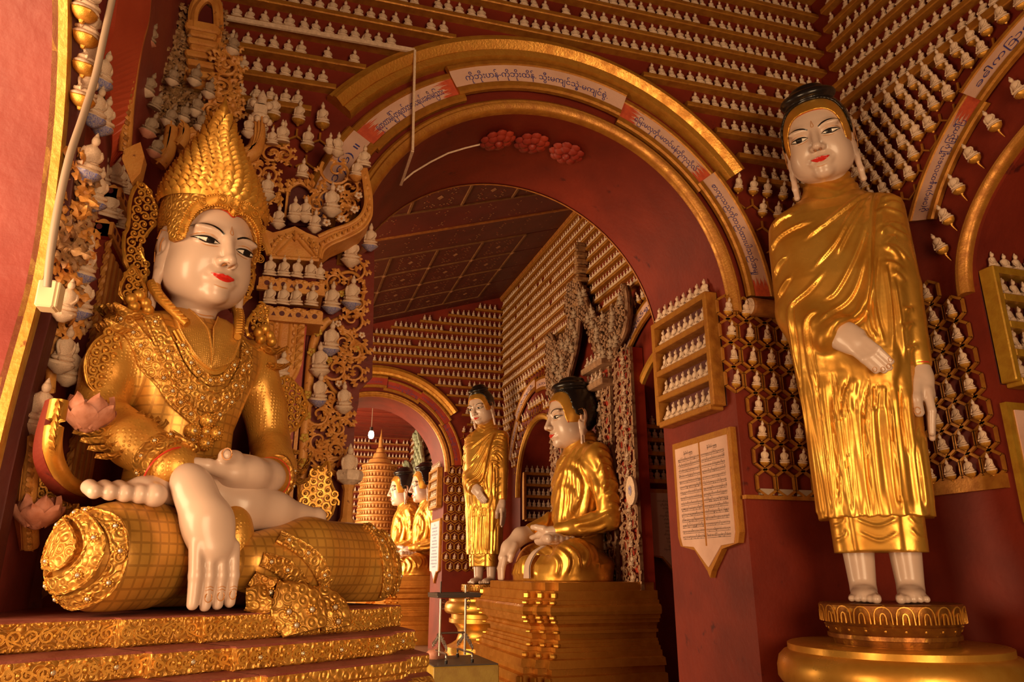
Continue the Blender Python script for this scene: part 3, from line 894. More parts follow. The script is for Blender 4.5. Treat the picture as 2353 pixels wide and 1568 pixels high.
# ================================================================= plain seated figures (one build, copied to the far hall)
def seated_figure(label):
    root = empty('seated_statue', (0, 0, 0), label=label, category='statue')

    def torso(P):
        d = loft(P, [.22, .5, .8, 1.1, 1.4, 1.65, 1.85, 1.98, 2.06], [0] * 9, [-.06, -.05, -.04, -.04, -.03, .0, .03, .05, .06],
                 [.50, .47, .46, .52, .58, .60, .52, .36, .2], [.34, .33, .32, .32, .31, .28, .23, .18, .12], 2.4)
        d = smin(d, chain(P, [(.56, .05, 1.72, .19), (.70, .12, 1.25, .185), (.74, .14, .84, .165)], .05), .06)
        d = smin(d, chain(P, [(.74, .14, .84, .165), (.45, -.32, .70, .125), (.34, -.46, .68, .11)], .03), .02)
        d = smin(d, chain(P, [(-.56, .05, 1.72, .19), (-.70, .08, 1.25, .18), (-.72, .02, .95, .16), (-.60, -.55, .72, .12)], .05), .05)
        return d
    V, Q = nets(torso, (-.95, -.75, .18), (.95, .45, 2.12), .019)
    N = vnormals(V, Q)
    # drapery seen on the flank and sleeve, drawn in the side plane (y, z)
    side = [[(-.30, 1.62), (-.20, 1.3), (-.26, .9)], [(-.22, 1.7), (-.08, 1.3), (-.12, .85)], [(-.34, 1.35), (-.26, 1.1), (-.34, .8)],
            [(-.02, 1.75), (.04, 1.45), (.0, 1.2)], [(-.02, 1.9), (.12, 1.86), (.26, 1.72)], [(.0, 1.8), (.14, 1.74), (.26, 1.58)], [(.02, 1.62), (.1, 1.66), (.2, 1.55)],
            [(-.02, 1.42), (.05, 1.56), (.17, 1.5)], [(.0, 1.22), (.1, 1.34), (.24, 1.26)], [(.03, 1.12), (.16, 1.16), (.28, 1.02)], [(.06, 1.02), (.18, 1.0), (.29, .86)],
            [(-.35, .74), (-.1, .80), (.1, .92)], [(-.3, .66), (-.12, .66), (.06, .72)], [(-.22, .60), (-.06, .60), (.1, .66)]]
    V = ridges(V, N, [(l, .026, .035) for l in side], axis=(1, 2), front=np.clip(N[:, 0] * 3 + .4, 0, 1))
    N = vnormals(V, Q)
    fr = [[(.28, 1.95), (.22, 1.5), (.12, 1.0), (.02, .7)], [(.40, 1.9), (.34, 1.5), (.26, 1.0), (.2, .75)], [(.1, 1.85), (-.2, 1.55), (-.42, 1.35)], [(.12, 1.6), (-.15, 1.3), (-.42, 1.05)], [(.1, 1.35), (-.1, 1.05), (-.4, .8)], [(.46, 1.75), (.44, 1.3), (.36, .8)]]
    V = ridges(V, N, [(l, .026, .04) for l in fr], front=np.clip(-N[:, 1] * 3, 0, 1))
    MB().add(V, Q).build('robe', M['gold_robe'], root, 180, label='gilded robe over both shoulders')

    def legs(P):
        d = chain(P, [(.25, -.05, .27, .28), (.70, -.38, .27, .285), (.74, -.46, .26, .27)], .06)
        d = smin(d, chain(P, [(-.25, -.05, .27, .28), (-.70, -.38, .27, .285), (-.74, -.46, .26, .27)], .06), .06)
        d = smin(d, chain(P, [(.72, -.60, .17, .17), (.0, -.76, .20, .15), (-.72, -.60, .17, .17)], .06), .08)
        d = smin(d, ell(P, (0, .0, .2), (.85, .35, .22)), .1)
        d = smin(d, loft(P, [-.05, .10, .22, .30], [0] * 4, [-.32] * 4, [1.0, 1.0, .96, .80], [.60, .60, .56, .42], 2.6), .06)
        return smax(d, -P[..., 2], .01)
    V, Q = nets(legs, (-1.08, -.98, -.01), (1.08, .42, .66), .019)
    N = vnormals(V, Q)
    sd = [[(-.78, .42), (-.70, .25), (-.72, .06)], [(-.70, .46), (-.58, .28), (-.62, .08)], [(-.60, .48), (-.48, .34), (-.44, .16)], [(-.40, .50), (-.30, .36), (-.36, .2)], [(-.2, .50), (-.12, .34), (-.16, .16)]]
    V = ridges(V, N, [(l, .022, .03) for l in sd], axis=(1, 2), front=np.clip(N[:, 0] * 3 + .2, 0, 1))
    N = vnormals(V, Q)
    V = ridges(V, N, [([(x, .06), (x * .93, .2), (x * .8, .36)], .03, .035) for x in (.5, .36, .22, .08, -.08, -.24, -.42, -.56)], front=np.clip(-N[:, 1] * 3, 0, 1))
    MB().add(V, Q).build('lower_robe', M['gold_robe'], root, 180, label='gilded robe wrapped round the crossed legs')
    # pale edge of the cloth falling between the shins
    P_ = spline([(.36, -.72, .47), (.34, -.86, .38), (.30, -.95, .22), (.33, -.98, .04)], 14); G = []
    for p, wd in zip(P_, np.linspace(.03, .13, 14)): G.append([p + (-wd * .3, 0.0, 0), p + (wd * .3, -.03, 0), p + (wd, .02, 0)])
    for z0 in (0,):
        G = np.array(G); mb = MB().grid(G); mb.grid(G + (0, .02, 0), flip=True); mb.build('hem_fold', M['skin'], root, 180, label='pale turned edge of the robe')

    def lefthand(P):
        d = chain(P, [(.40, -.40, .69, .10), (.26, -.56, .66, .105), (.12, -.66, .625, .085)], .04, (2, .75))
        for i in range(4):
            d = smin(d, chain(P, [(.10, -.70 + .05 * i, .62 - .012 * i, .04), (-.06, -.72 + .05 * i, .60, .036), (-.20, -.70 + .05 * i, .605, .028)], .01), .02)
        d = smin(d, chain(P, [(.26, -.66, .70, .055), (.15, -.74, .73, .042), (.08, -.77, .735, .036)], .02), .03)
        return d
    V, Q = nets(lefthand, (-.28, -.86, .5), (.54, -.28, .84), .013)
    MB().add(V, Q).build('hand', M['skin'], root, 180, label='white left hand lying palm up in the lap')

    def righthand(P):
        d = chain(P, [(-.60, -.52, .70, .12), (-.58, -.74, .64, .125), (-.545, -.93, .46, .115), (-.53, -1.0, .32, .10)], .05, (0, .9))
        for i in range(4):
            x = -.61 + .053 * i
            d = smin(d, chain(P, [(x, -1.02, .31, .042), (x + .005, -1.055, .17, .038), (x + .01, -1.06, .03, .026)], .01), .018)
        d = smin(d, chain(P, [(-.47, -.86, .5, .05), (-.42, -.93, .36, .042), (-.41, -.95, .28, .034)], .02), .03)
        return d
    V, Q = nets(righthand, (-.78, -1.14, -.01), (-.34, -.36, .86), .015)
    MB().add(V, Q).build('hand', M['skin'], root, 180, label='white right hand reaching down over the knee')

    def foot(P):
        d = chain(P, [(-.15, -.58, .53, .10), (.2, -.56, .55, .11), (.46, -.55, .53, .10)], .06, (2, .75))
        for i in range(5):
            y = -.72 + .085 * i; r = (.062, .05, .047, .045, .042)[i]
            d = smin(d, cap(P, (.46, y, .535), (.58, y, .525), r, r), .018)
        return d
    V, Q = nets(foot, (-.3, -.82, .40), (.68, -.26, .70), .013); V = V + (.10, -.02, .025)
    MB().add(V, Q).build('foot', M['skin'], root, 180, label='white foot with its toes over the thigh')

    def collar(P):
        d = cap(P, (0, .08, 1.86), (0, .04, 2.14), .36, .225, (1, .9))
        for z0, k in ((1.95, .5), (2.04, .42), (2.12, .4)):
            t = P[..., 2] - (z0 + k * np.abs(P[..., 0] - .05) - .06 + .2 * (P[..., 1] + .2)); d = d - .014 * np.exp(-(t / .028) ** 2)
        return smax(d, P[..., 2] - (2.06 + .35 * np.abs(P[..., 0]) + .3 * P[..., 1]), .01)
    V, Q = nets(collar, (-.46, -.36, 1.7), (.46, .46, 2.4), .018)
    MB().add(V, Q).build('collar', M['gold_robe'], root, 180, label='gilded collar folds')
    R = rotm(.10, 0, 0)
    make_head(root, .90, R, (0, -.06, 1.94), look=(0, -.006))
    hair_parts(root, .90, R, (0, -.06, 1.94))
    return root


seat = seated_figure('large gilded seated statue in the middle hall facing left on a stepped gold throne')
seat.location = (4.33, 10.35, 1.47); seat.rotation_euler = (0, 0, -PI / 2)
for k, (px, py, s, lab) in enumerate((((3.82), 19.4, .95, 'gilded seated statue in the far hall half hidden behind the pink pillar edge'), ((3.74), 22.4, 1.03, 'gilded seated statue in the far hall in front of the tiered spire'))):
    c = copy_tree(seat); c['label'] = lab
    c.location = (px, py, 1.5); c.scale = (s, s, s)
st2 = copy_tree(stand)
st2['label'] = 'gilded standing statue at the back corner of the middle hall on a round pedestal'
st2.location = (3.98, 14.35, 1.37)
st2.rotation_euler = (0, 0, math.radians(-46)); st2.scale = (.99,) * 3
# ================================================================= the crowned seated figure, front left
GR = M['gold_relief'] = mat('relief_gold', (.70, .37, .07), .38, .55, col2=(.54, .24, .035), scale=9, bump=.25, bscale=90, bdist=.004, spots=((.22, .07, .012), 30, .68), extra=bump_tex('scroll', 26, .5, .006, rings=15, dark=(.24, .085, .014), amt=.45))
M['gold_dots'] = mat('dotted_gold_cloth', (.70, .36, .065), .38, .5, col2=(.56, .25, .035), scale=7, bump=.2, bscale=70, bdist=.004, extra=bump_tex('dots', 62, .35, .004, rnd=.1))
M['gold_mesh'] = mat('woven_gold_collar', (.66, .34, .065), .42, .45, col2=(.56, .27, .045), scale=9, bump=.2, bscale=90, bdist=.003, extra=bump_tex('dots', 110, .5, .003, rnd=.05))
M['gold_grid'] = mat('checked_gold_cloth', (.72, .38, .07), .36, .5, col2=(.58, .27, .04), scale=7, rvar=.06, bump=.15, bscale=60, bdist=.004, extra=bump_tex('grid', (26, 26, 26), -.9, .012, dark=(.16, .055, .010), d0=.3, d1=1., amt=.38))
M['jewel'] = mat('mirror_jewel', (.75, .62, .42), .12, .6)
SX = Matrix.Translation((-.42, 3.62, 1.45)) @ Matrix.Rotation(math.radians(32), 4, 'Z')
king = empty('crowned_seated_statue', (-.42, 3.62, 1.465), math.radians(32), label='largest seated statue, crowned and robed in embossed gold, white face, on the throne at left', category='statue')


def rosette(mb, c, n, r, mi=0, mj=1, pet=9):
    """jewel stud: ring of beads round a domed stone"""
    c = np.array(c, float); n = np.array(n, float); n /= np.linalg.norm(n) + 1e-9
    a = np.cross(n, (0, 0, 1.)); a /= np.linalg.norm(a) + 1e-9; b = np.cross(n, a)
    Rm = np.stack([a, b, n], 1)
    mb.sph(c + n * r * .15, (r * .52, r * .52, r * .45), 8, 4, mj, Rm)
    k = np.linspace(0, 2 * PI, 17)
    for i in range(pet):
        t = i * 2 * PI / pet
        mb.sph(c + (a * math.cos(t) + b * math.sin(t)) * r * .78 + n * r * .08, r * .27, 5, 3, mi)


def spiral(c, r, a0, turns, n=16, ax=(1, 0, 0), az=(0, 0, 1)):
    t = np.linspace(0, 1, n)
    th = a0 + turns * 2 * PI * t; rr = r * (1 - .82 * t)
    ax, az = np.array(ax, float), np.array(az, float)
    return np.array(c) + rr[:, None] * (np.cos(th)[:, None] * ax + np.sin(th)[:, None] * az)


def flame_outline(pts, n=64, teeth=9, amp=.05):
    """closed smooth outline with flame-like teeth along it"""
    P = np.asarray(pts + [pts[0]], float); C_ = spline(P, n + 1)[:-1]
    T = np.gradient(C_, axis=0); T /= np.linalg.norm(T, axis=1)[:, None] + 1e-9
    N_ = np.c_[T[:, 1], -T[:, 0]]
    s = np.arange(n) / n * teeth % 1.0
    ar = np.sum(C_[:, 0] * np.roll(C_[:, 1], -1) - np.roll(C_[:, 0], -1) * C_[:, 1])
    return C_ + N_ * (np.where(s < .7, s / .7, (1 - s) / .3) * amp * (1 if ar > 0 else -1))[:, None]


def inside(pt, poly):
    x, z = pt; c = False; j = len(poly) - 1
    for i in range(len(poly)):
        if (poly[i][1] > z) != (poly[j][1] > z) and x < (poly[j][0] - poly[i][0]) * (z - poly[i][1]) / (poly[j][1] - poly[i][1] + 1e-12) + poly[i][0]: c = not c
        j = i
    return c


def filigree(name, pts, parent, m, y0=0., th=.02, teeth=11, amp=.02, cell=.05, wire=.007, back=None, M4=None, seed=1, rim=None, label=None):
    """pierced plate: flame rim, scroll tubes inside, dark gaps between"""
    rg = random.Random(seed)
    out = flame_outline(pts, 72, teeth, amp)
    base = spline(np.asarray(pts + [pts[0]], float), 49)
    mb = MB()
    rimr = rim or wire * 1.5
    mb.tube(np.c_[base[:, 0], np.full(49, y0), base[:, 1]], rimr, 5, cap=False, nrm=(0, 1, 0))
    o3 = np.vstack([out, out[:1]])
    # flame border as flat ring
    B3 = np.c_[base[:, 0], np.full(49, y0), base[:, 1]]
    oo = np.array([out[int(i * 72 / 48) % 72] for i in range(49)])
    O3 = np.c_[oo[:, 0], np.full(49, y0 - .2 * th), oo[:, 1]]
    mb.grid(np.stack([B3 + (0, -th * .5, 0), O3], 0)); mb.grid(np.stack([B3 + (0, th * .5, 0), O3 + (0, th * .5, 0)], 0), flip=True)
    lo, hi = base.min(0), base.max(0)
    poly = [tuple(p) for p in base[:-1]]
    x = lo[0]; row = 0
    while x < hi[0]:
        z = lo[1] + (row % 2) * cell * .5
        while z < hi[1]:
            if inside((x, z), poly):
                r = cell * rg.uniform(.5, .66); a0 = rg.uniform(0, 6.28); dr = rg.choice((-1, 1))
                mb.tube(spiral((x, y0 - th * rg.uniform(0, .6), z), r, a0, dr * 1.35, 13), np.linspace(wire * 1.1, wire * .7, 13), 4, nrm=(0, 1, 0))
                mb.sph((x, y0 - th * .6, z), wire * 1.7, 5, 3)
            z += cell
        x += cell * .87; row += 1
    if M4 is not None: mb.xf(M4)
    o = mb.build(name, M[m], parent, 60)
    if label: o['label'] = label
    if back:
        bb = MB().prism(base[:-1], y0 + th * .4, y0 + th * .8)
        if M4 is not None: bb.xf(M4)
        bb.build('backing', M[back], o)
    return o


def torso_f(P):
    d = loft(P, [.20, .45, .62, .75, .9, 1.05, 1.16, 1.23, 1.28], [-.02, -.02, -.03, -.035, -.03, -.03, -.035, -.04, -.05], [-.06, -.05, -.05, -.06, -.07, -.06, -.04, -.02, -.01],
             [.27, .235, .215, .215, .25, .30, .33, .26, .12], [.20, .17, .155, .155, .175, .18, .155, .12, .08], 2.3)
    return d


def king_body(P):
    d = torso_f(P)
    d = smin(d, chain(P, [(-.315, -.0, 1.15, .11), (-.365, -.02, .95, .11), (-.40, -.05, .76, .098)], .03), .04)
    d = smin(d, chain(P, [(-.40, -.05, .76, .10), (-.31, -.24, .63, .10), (-.22, -.40, .525, .098)], .03), .02)
    d = smin(d, chain(P, [(.30, .0, 1.14, .11), (.38, -.0, .93, .105), (.42, -.03, .74, .095)], .03), .04)
    d = smin(d, chain(P, [(.42, -.03, .74, .095), (.36, -.18, .60, .10), (.27, -.30, .535, .088)], .03), .02)
    return d


V, Q = nets(king_body, (-.60, -.56, .18), (.58, .2, 1.32), .0125)
BODY = (V, Q)
fz = V[Q].mean(1)
mb = MB()
armm = (np.abs(fz[:, 0] + .02) > .27) & (fz[:, 2] > .3) | (fz[:, 1] < -.245)
mb.add(V, Q[~armm], mi=0); mb.n = 0
mb2 = MB(); mb2.v = [V]; mb2.n = len(V); mb2.q = [Q[~armm], Q[armm]]; mb2.qm = [np.zeros((~armm).sum(), int), np.ones(armm.sum(), int)]
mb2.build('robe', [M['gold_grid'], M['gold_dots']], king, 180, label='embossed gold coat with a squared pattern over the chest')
_tb = BVHTree.FromPolygons([tuple(v) for v in V], [tuple(q) for q in Q])


def on_chest(x, z, off=.006):
    h = _tb.ray_cast(Vector((x, -2, z)), Vector((0, 1, 0)))
    if h[0] is None: return np.array((x, -.1, z)), np.array((0, -1, 0))
    return np.array(h[0] + h[1] * off), np.array(h[1])


def chest_band(name, A, B, m, n=26, th=.014, studs=0, edge=.007, dots=0):
    """relief band lying on the chest between two curves, raised beaded edges, jewel studs down its middle"""
    a, b = spline(A, n), spline(B, n)
    rows = []
    for j, o in ((0, 0.0), (.0, th), (.5, th * 1.25), (1., th), (1., 0.)):
        rows.append([on_chest(*(a[i] + (b[i] - a[i]) * j), o)[0] for i in range(n)])
    rows = np.array(rows)
    mb = MB().grid(rows.transpose(1, 0, 2))
    for r in (rows[1], rows[3]): mb.tube(r, edge, 5)
    o = mb.build(name, M[m], king, 60)
    if studs:
        sm = MB()
        for k in range(studs):
            i = int((k + .5) / studs * (n - 1)); p, nn = on_chest(*(a[i] + (b[i] - a[i]) * .5), th * 1.2)
            rosette(sm, p, nn, .017)
        sm.build('jewel_stud', [M['gold'], M['jewel']], o, 60)['kind'] = 'stuff'
    return o


chest_band('shoulder_sash', [(-0.42, 1.16), (-0.35, 1.07), (-0.3, 0.98), (-0.23, 0.89), (-0.17, 0.81), (-0.07, 0.74)], [(-0.37, 1.19), (-0.30, 1.1), (-0.24, 1.01), (-0.17, 0.91), (-0.11, 0.84), (-0.05, 0.77)], 'gold_relief', studs=8)
chest_band('shoulder_sash', [(0.17, 1.10), (0.14, .95), (0.08, 0.84), (0.01, 0.75)], [(0.125, 1.10), (0.10, .95), (0.045, 0.85), (-.01, 0.77)], 'gold_relief', studs=4)
chest_band('breast_ornament', [(-0.31, 1.19), (-0.25, 1.03), (-0.19, 0.92), (-0.12, 0.84), (-0.04, 0.805), (0.03, 0.825), (0.09, 0.90), (0.14, 1.03), (.17, 1.15)], [(-0.25, 1.19), (-0.19, 1.04), (-0.13, 0.95), (-0.07, 0.91), (-0.01, 0.89), (0.045, 0.92), (0.075, .98), (0.10, 1.05), (.12, 1.16)], 'gold_relief', n=40, studs=10)
chest_band('necklace', [(-0.19, 1.08), (-.15, 1.0), (-0.10, 0.945), (-0.04, 0.915), (0.02, 0.935), (.055, .98), (.09, 1.06)], [(-0.165, 1.08), (-0.125, 1.015), (-0.08, .97), (-0.03, 0.95), (.01, .965), (.035, 1.0), (.07, 1.07)], 'gold_relief', studs=7)
chest_band('necklace', [(-.20, 1.13), (-.16, 1.05), (-.10, .99), (-.04, .965), (.01, .985), (.05, 1.05), (.085, 1.13)], [(-.185, 1.14), (-.145, 1.06), (-.09, 1.005), (-.04, .985), (0, 1.0), (.035, 1.06), (.07, 1.14)], 'gold', th=.012)
# woven collar, open in a point at the throat
for sg in (-1, 1):
    A = [(-.04 + sg * .15, 1.25), (-.04 + sg * .14, 1.15), (-.04 + sg * .085, 1.04), (-.045, .985)]
    B = [(-.04 + sg * .07, 1.265), (-.04 + sg * .035, 1.21), (-.042 + sg * .01, 1.15), (-.045, .995)]
    chest_band('collar', A if sg < 0 else B, B if sg < 0 else A, 'gold_mesh', n=18, th=.02, edge=.005)
chest_band('belt', [(-0.19, 0.60), (-0.12, 0.625), (-0.05, 0.665), (.0, .69)], [(-0.20, 0.63), (-0.13, .66), (-0.06, 0.70), (-.02, .72)], 'gold_relief', studs=4)
chest_band('waist_hem', [(-.24, .63), (-.12, .575), (0, .57), (.14, .62)], [(-.24, .66), (-.12, .605), (0, .60), (.14, .65)], 'gold_relief', studs=0)
for k, (x, z) in enumerate(((-.075, .71), (-.02, .765), (.025, .715), (-.015, .665), (-.02, .715))):
    p, nn = on_chest(x, z, .022)
    mb = MB(); r = .034 if k < 4 else .024
    n_ = nn; a = np.cross(n_, (0, 0, 1.)); a /= np.linalg.norm(a); b = np.cross(n_, a); Rm = np.stack([a, b, n_], 1)
    mb.sph(p, (r, r, r * .75), 14, 8, 0, Rm)
    for ring, kk in ((.85, 14), (.5, 8)):
        for i in range(kk):
            t = i * 2 * PI / kk; q = p + (a * math.cos(t) + b * math.sin(t)) * r * ring + n_ * r * (.75 * math.sqrt(1 - ring ** 2))
            mb.sph(q, r * .13, 5, 3)
    mb.sph(p + n_ * r * .72, r * .24, 8, 5, 1)
    mb.build('flower_boss', [M['gold'], M['jewel']], king, 60)

# ---- legs
def king_legs(P):
    d = chain(P, [(.0, -.16, .22, .19), (-.30, -.36, .195, .19), (-.38, -.40, .19, .188)], .05)
    d = smin(d, ell(P, (-.41, -.42, .18), (.175, .185, .185)), .03)
    e = chain(P, [(.13, -.47, .17, .12), (.40, -.43, .19, .165), (.78, -.31, .185, .175)], .05)
    e = smin(e, ell(P, (.80, -.29, .12), (.19, .21, .16)), .05)
    d = smin(d, e, .03)
    d = smin(d, ell(P, (.15, -.05, .15), (.6, .3, .2)), .08)
    return smax(d, -P[..., 2], .006)


V, Q = nets(king_legs, (-.68, -.70, -.006), (1.06, .3, .48), .0135)
LEGS = (V, Q)
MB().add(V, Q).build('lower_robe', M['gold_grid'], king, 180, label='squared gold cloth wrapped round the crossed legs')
_lb = BVHTree.FromPolygons([tuple(v) for v in V], [tuple(q) for q in Q])


def on_leg(x, z, off=.006, d=(0, 1, 0), o=(0, -2, 0)):
    dd = Vector(d); s = Vector((x, 0, z)) - dd * 2
    h = _lb.ray_cast(s, dd)
    if h[0] is None: h = _lb.find_nearest(s + dd * 1.6)
    return np.array(h[0] + h[1] * off), np.array(h[1])


# knee plates: nested crescents on the near knee, jewelled straps on the far thigh
def leg_band(name, A, B, m, n=22, th=.014, studs=0, edge=.006, d=(0, 1, 0)):
    a, b = spline(A, n), spline(B, n)
    rows = np.array([[on_leg(*(a[i] + (b[i] - a[i]) * j), o, d)[0] for i in range(n)] for j, o in ((0, 0.), (0, th), (.5, th * 1.3), (1, th), (1, 0.))])
    mb = MB().grid(rows.transpose(1, 0, 2))
    for r in (rows[1], rows[3]): mb.tube(r, edge, 5)
    o = mb.build(name, M[m], king, 60)
    if studs:
        sm = MB()
        for k in range(studs):
            i = int((k + .5) / studs * (n - 1)); p, nn = on_leg(*(a[i] + (b[i] - a[i]) * .5), th * 1.2, d); rosette(sm, p, nn, .017)
        sm.build('jewel_stud', [M['gold'], M['jewel']], o, 60)['kind'] = 'stuff'
    return o


KD = (.28, .96, 0)   # the knee is dressed square to its own front
leg_band('knee_plate', [(-.40, .345), (-.29, .30), (-.255, .19), (-.28, .08), (-.37, .025), (-.50, .02)], [(-.42, .33), (-.335, .28), (-.30, .19), (-.325, .11), (-.40, .06), (-.51, .06)], 'gold_relief', studs=6, d=KD)
leg_band('knee_plate', [(-.43, .345), (-.36, .29), (-.325, .21), (-.35, .12), (-.42, .075), (-.52, .09)], [(-.455, .33), (-.40, .28), (-.375, .21), (-.40, .15), (-.45, .115), (-.53, .13)], 'gold_relief', studs=4, th=.020, d=KD)
leg_band('knee_plate', [(-.475, .34), (-.42, .27), (-.40, .20), (-.44, .145), (-.52, .17)], [(-.50, .335), (-.47, .27), (-.47, .21), (-.49, .19), (-.53, .20)], 'gold_relief', studs=2, th=.026, d=KD)
leg_band('thigh_strap', [(.09, .16), (.19, .12), (.31, .05), (.36, .02)], [(.10, .20), (.22, .17), (.34, .085), (.38, .05)], 'gold_relief', studs=4)
leg_band('thigh_strap', [(.16, .245), (.27, .19), (.37, .10), (.40, .06)], [(.20, .28), (.32, .22), (.41, .13), (.43, .06)], 'gold_relief', studs=4)
leg_band('shin_strap', [(.72, .34), (.755, .25), (.78, .12), (.80, .03)], [(.77, .345), (.80, .25), (.825, .12), (.84, .03)], 'gold_relief', studs=5)
leg_band('shin_strap', [(.825, .32), (.86, .22), (.89, .10), (.90, .03)], [(.85, .31), (.89, .22), (.92, .10), (.93, .03)], 'gold_relief', studs=4)
# hanging panel of the skirt between the hands and the far thigh
V, Q = nets(lambda P: ell(P, (.045, -.43, .235), (.085, .10, .17)), (-.06, -.55, .05), (.15, -.31, .43), .012)
MB().add(V, Q).build('lap_panel', M['gold_dots'], king, 180, label='dotted gold cloth in the lap')
# skirt ends lying over the throne edge
def skirt_end(name, path, widths, m, th=.02, studs=()):
    P_ = spline(path, 20); Wd = np.interp(np.linspace(0, 1, 20), np.linspace(0, 1, len(widths)), widths)
    T = np.gradient(P_, axis=0); T /= np.linalg.norm(T, axis=1)[:, None]
    S_ = np.cross(T, (0, 0, 1.)); S_[np.linalg.norm(S_, axis=1) < .2] = (0.85, 0, 0)
    S_ = np.tile(np.array((.80, -.25, -.1)), (20, 1)); S_ = S_ - (S_ * T).sum(1)[:, None] * T; S_ /= np.linalg.norm(S_, axis=1)[:, None]
    Nn = np.cross(S_, T); Nn *= np.sign((Nn * np.array((0, -.6, .8))).sum(1))[:, None]
    prof = [(-1, -.5), (-1, .4), (-.8, 1), (0, .7), (.8, 1), (1, .4), (1, -.5)]
    G = np.stack([P_ + S_ * (Wd * u)[:, None] + Nn * th * v for u, v in prof], 1)
    mb = MB().grid(G); mb.add(G[-1], None, [(0, i, i + 1) for i in range(1, 6)])
    o = mb.build(name, M[m], king, 60); o['label'] = 'gold embossed cloth end draped over the throne edge'
    sm = MB()
    for k, u in studs:
        rosette(sm, P_[k] + S_[k] * Wd[k] * u + Nn[k] * th, Nn[k], .022)
    sm.build('jewel_stud', [M['gold'], M['jewel']], o, 60)['kind'] = 'stuff'


skirt_end('skirt_end', [(.06, -.58, .11), (.14, -.60, .065), (.25, -.61, .045), (.38, -.60, .05)], [.03, .05, .05, .03], 'gold_relief', .02, ((6, 0), (12, .2)))
skirt_end('skirt_end', [(.03, -.60, .035), (.14, -.63, .03), (.235, -.665, -.015), (.25, -.69, -.09)], [.04, .07, .11, .085], 'gold_relief', .02, ((10, -.3), (14, .35), (17, -.4)))
skirt_end('skirt_end', [(.26, -.60, .04), (.34, -.635, .025), (.395, -.665, -.02), (.405, -.685, -.085)], [.05, .06, .065, .06], 'gold_relief', .02, ((12, .1), (17, 0)))

# ---- bare hands and feet
def king_rh(P):
    d = chain(P, [(-.22, -.39, .525, .078), (-.185, -.49, .43, .092), (-.135, -.565, .30, .096), (-.118, -.585, .24, .090)], .04)
    q = P.copy(); q[..., 1] = (q[..., 1] + .58) / .62 - .58
    d2 = chain(q, [(-.195, -.475, .47, .085), (-.135, -.57, .32, .108), (-.112, -.59, .22, .10)], .04) * .62
    d = smax(d, d2, .03)
    for i in range(4):
        x = -.185 + .0475 * i; x1 = -.180 + .0475 * i
        d = smin(d, chain(P, [(x, -.60, .225, .0275), (x1, -.612, .12, .0255), (x1 + .002, -.61, (.022, .016, .02, .026)[i], .0205)], .008), .010)
    return d


V, Q = nets(king_rh, (-.36, -.70, -.008), (.06, -.26, .64), .0075)
o = MB().add(V, Q).build('hand', M['skin'], king, 180, label='white right hand hanging down to touch the throne')
nails(o, [((-.180 + .0475 * i, -.632, .04 + .004 * i), (0, -1, .1)) for i in range(1, 4)], .013)
mb = MB()
for i in range(1, 4):
    for dz in (0, .010): mb.tube([(-.195 + .0475 * i, -.631, .068 + dz), (-.180 + .0475 * i, -.637, .073 + dz), (-.165 + .0475 * i, -.631, .068 + dz)], .0016, 4)
mb.build('knuckle_line', M['brownline'], o, 60)


def king_lh(P):
    d = chain(P, [(.30, -.27, .545, .075), (.20, -.36, .53, .085), (.09, -.42, .525, .085), (.02, -.44, .52, .07)], .04, (2, .85))
    for i in range(4):
        y = -.47 + .035 * i
        d = smin(d, chain(P, [(.0, y, .535 - .02 * abs(i - 1), .032), (-.11, y - .0, .535, .028), (-.22, y + .01, .545, .021)], .008), .014)
    d = smin(d, chain(P, [(.06, -.42, .565, .04), (.0, -.465, .575, .033), (-.055, -.495, .578, .030)], .015), .02)
    return d


V, Q = nets(king_lh, (-.27, -.56, .40), (.42, -.16, .66), .0085)
o = MB().add(V, Q).build('hand', M['skin'], king, 180, label='white left hand lying palm up in the lap')
nails(o, [((-.066, -.522, .582), (-.4, -1, .1))], .019)


def king_foot(P):
    d = chain(P, [(-.02, -.36, .46, .07), (-.18, -.38, .45, .075), (-.32, -.41, .43, .065)], .05, (2, .8))
    for i in range(5):
        x = -.310 - .050 * i; r = (.047, .037, .034, .031, .028)[i]
        d = smin(d, cap(P, (x, -.40, .425), (x, -.485 + .008 * i, .405), r, r * .95), .007)
    return d


V, Q = nets(king_foot, (-.56, -.55, .33), (.06, -.28, .55), .0085)
MB().add(V, Q).build('foot', M['skin'], king, 180, label='white foot with toes on the near knee')
V, Q = nets(lambda P: smin(chain(P, [(-.02, -.33, .44, .10), (.10, -.375, .40, .105), (.25, -.39, .385, .075), (.42, -.375, .375, .047)], .05), ell(P, (.48, -.37, .372), (.05, .05, .045)), .02), (-.14, -.52, .24), (.56, -.2, .58), .0095)
MB().add(V, Q).build('foot', M['skin'], king, 180, label='white ankle and heel lying on the far thigh')
mb = MB()
for c, r, nn in (((-.245, -.41, .515), .098, (.3, -.55, -.45)), ((.268, -.30, .535), .09, (-.4, -.5, -.1))):
    n_ = np.array(nn); n_ /= np.linalg.norm(n_); a = np.cross(n_, (0, 0, 1.)); a /= np.linalg.norm(a); b = np.cross(n_, a); k = np.linspace(0, 2 * PI, 25)
    mb.tube(np.array(c) + r * (np.cos(k)[:, None] * a + np.sin(k)[:, None] * b), .004, 5, cap=False)
mb.build('cuff_line', M['redline'], king, 60)['kind'] = 'stuff'

# ---- head and crown
HK, HR, HT = .55, rotm(.09, .02, -.02), (-.045, -.05, 1.322)
make_head(king, HK, HR, HT, look=(.012, -.008))
TK = lambda G: xfv(np.asarray(G, float).reshape(-1, 3), HK, HR, HT).reshape(np.asarray(G).shape)


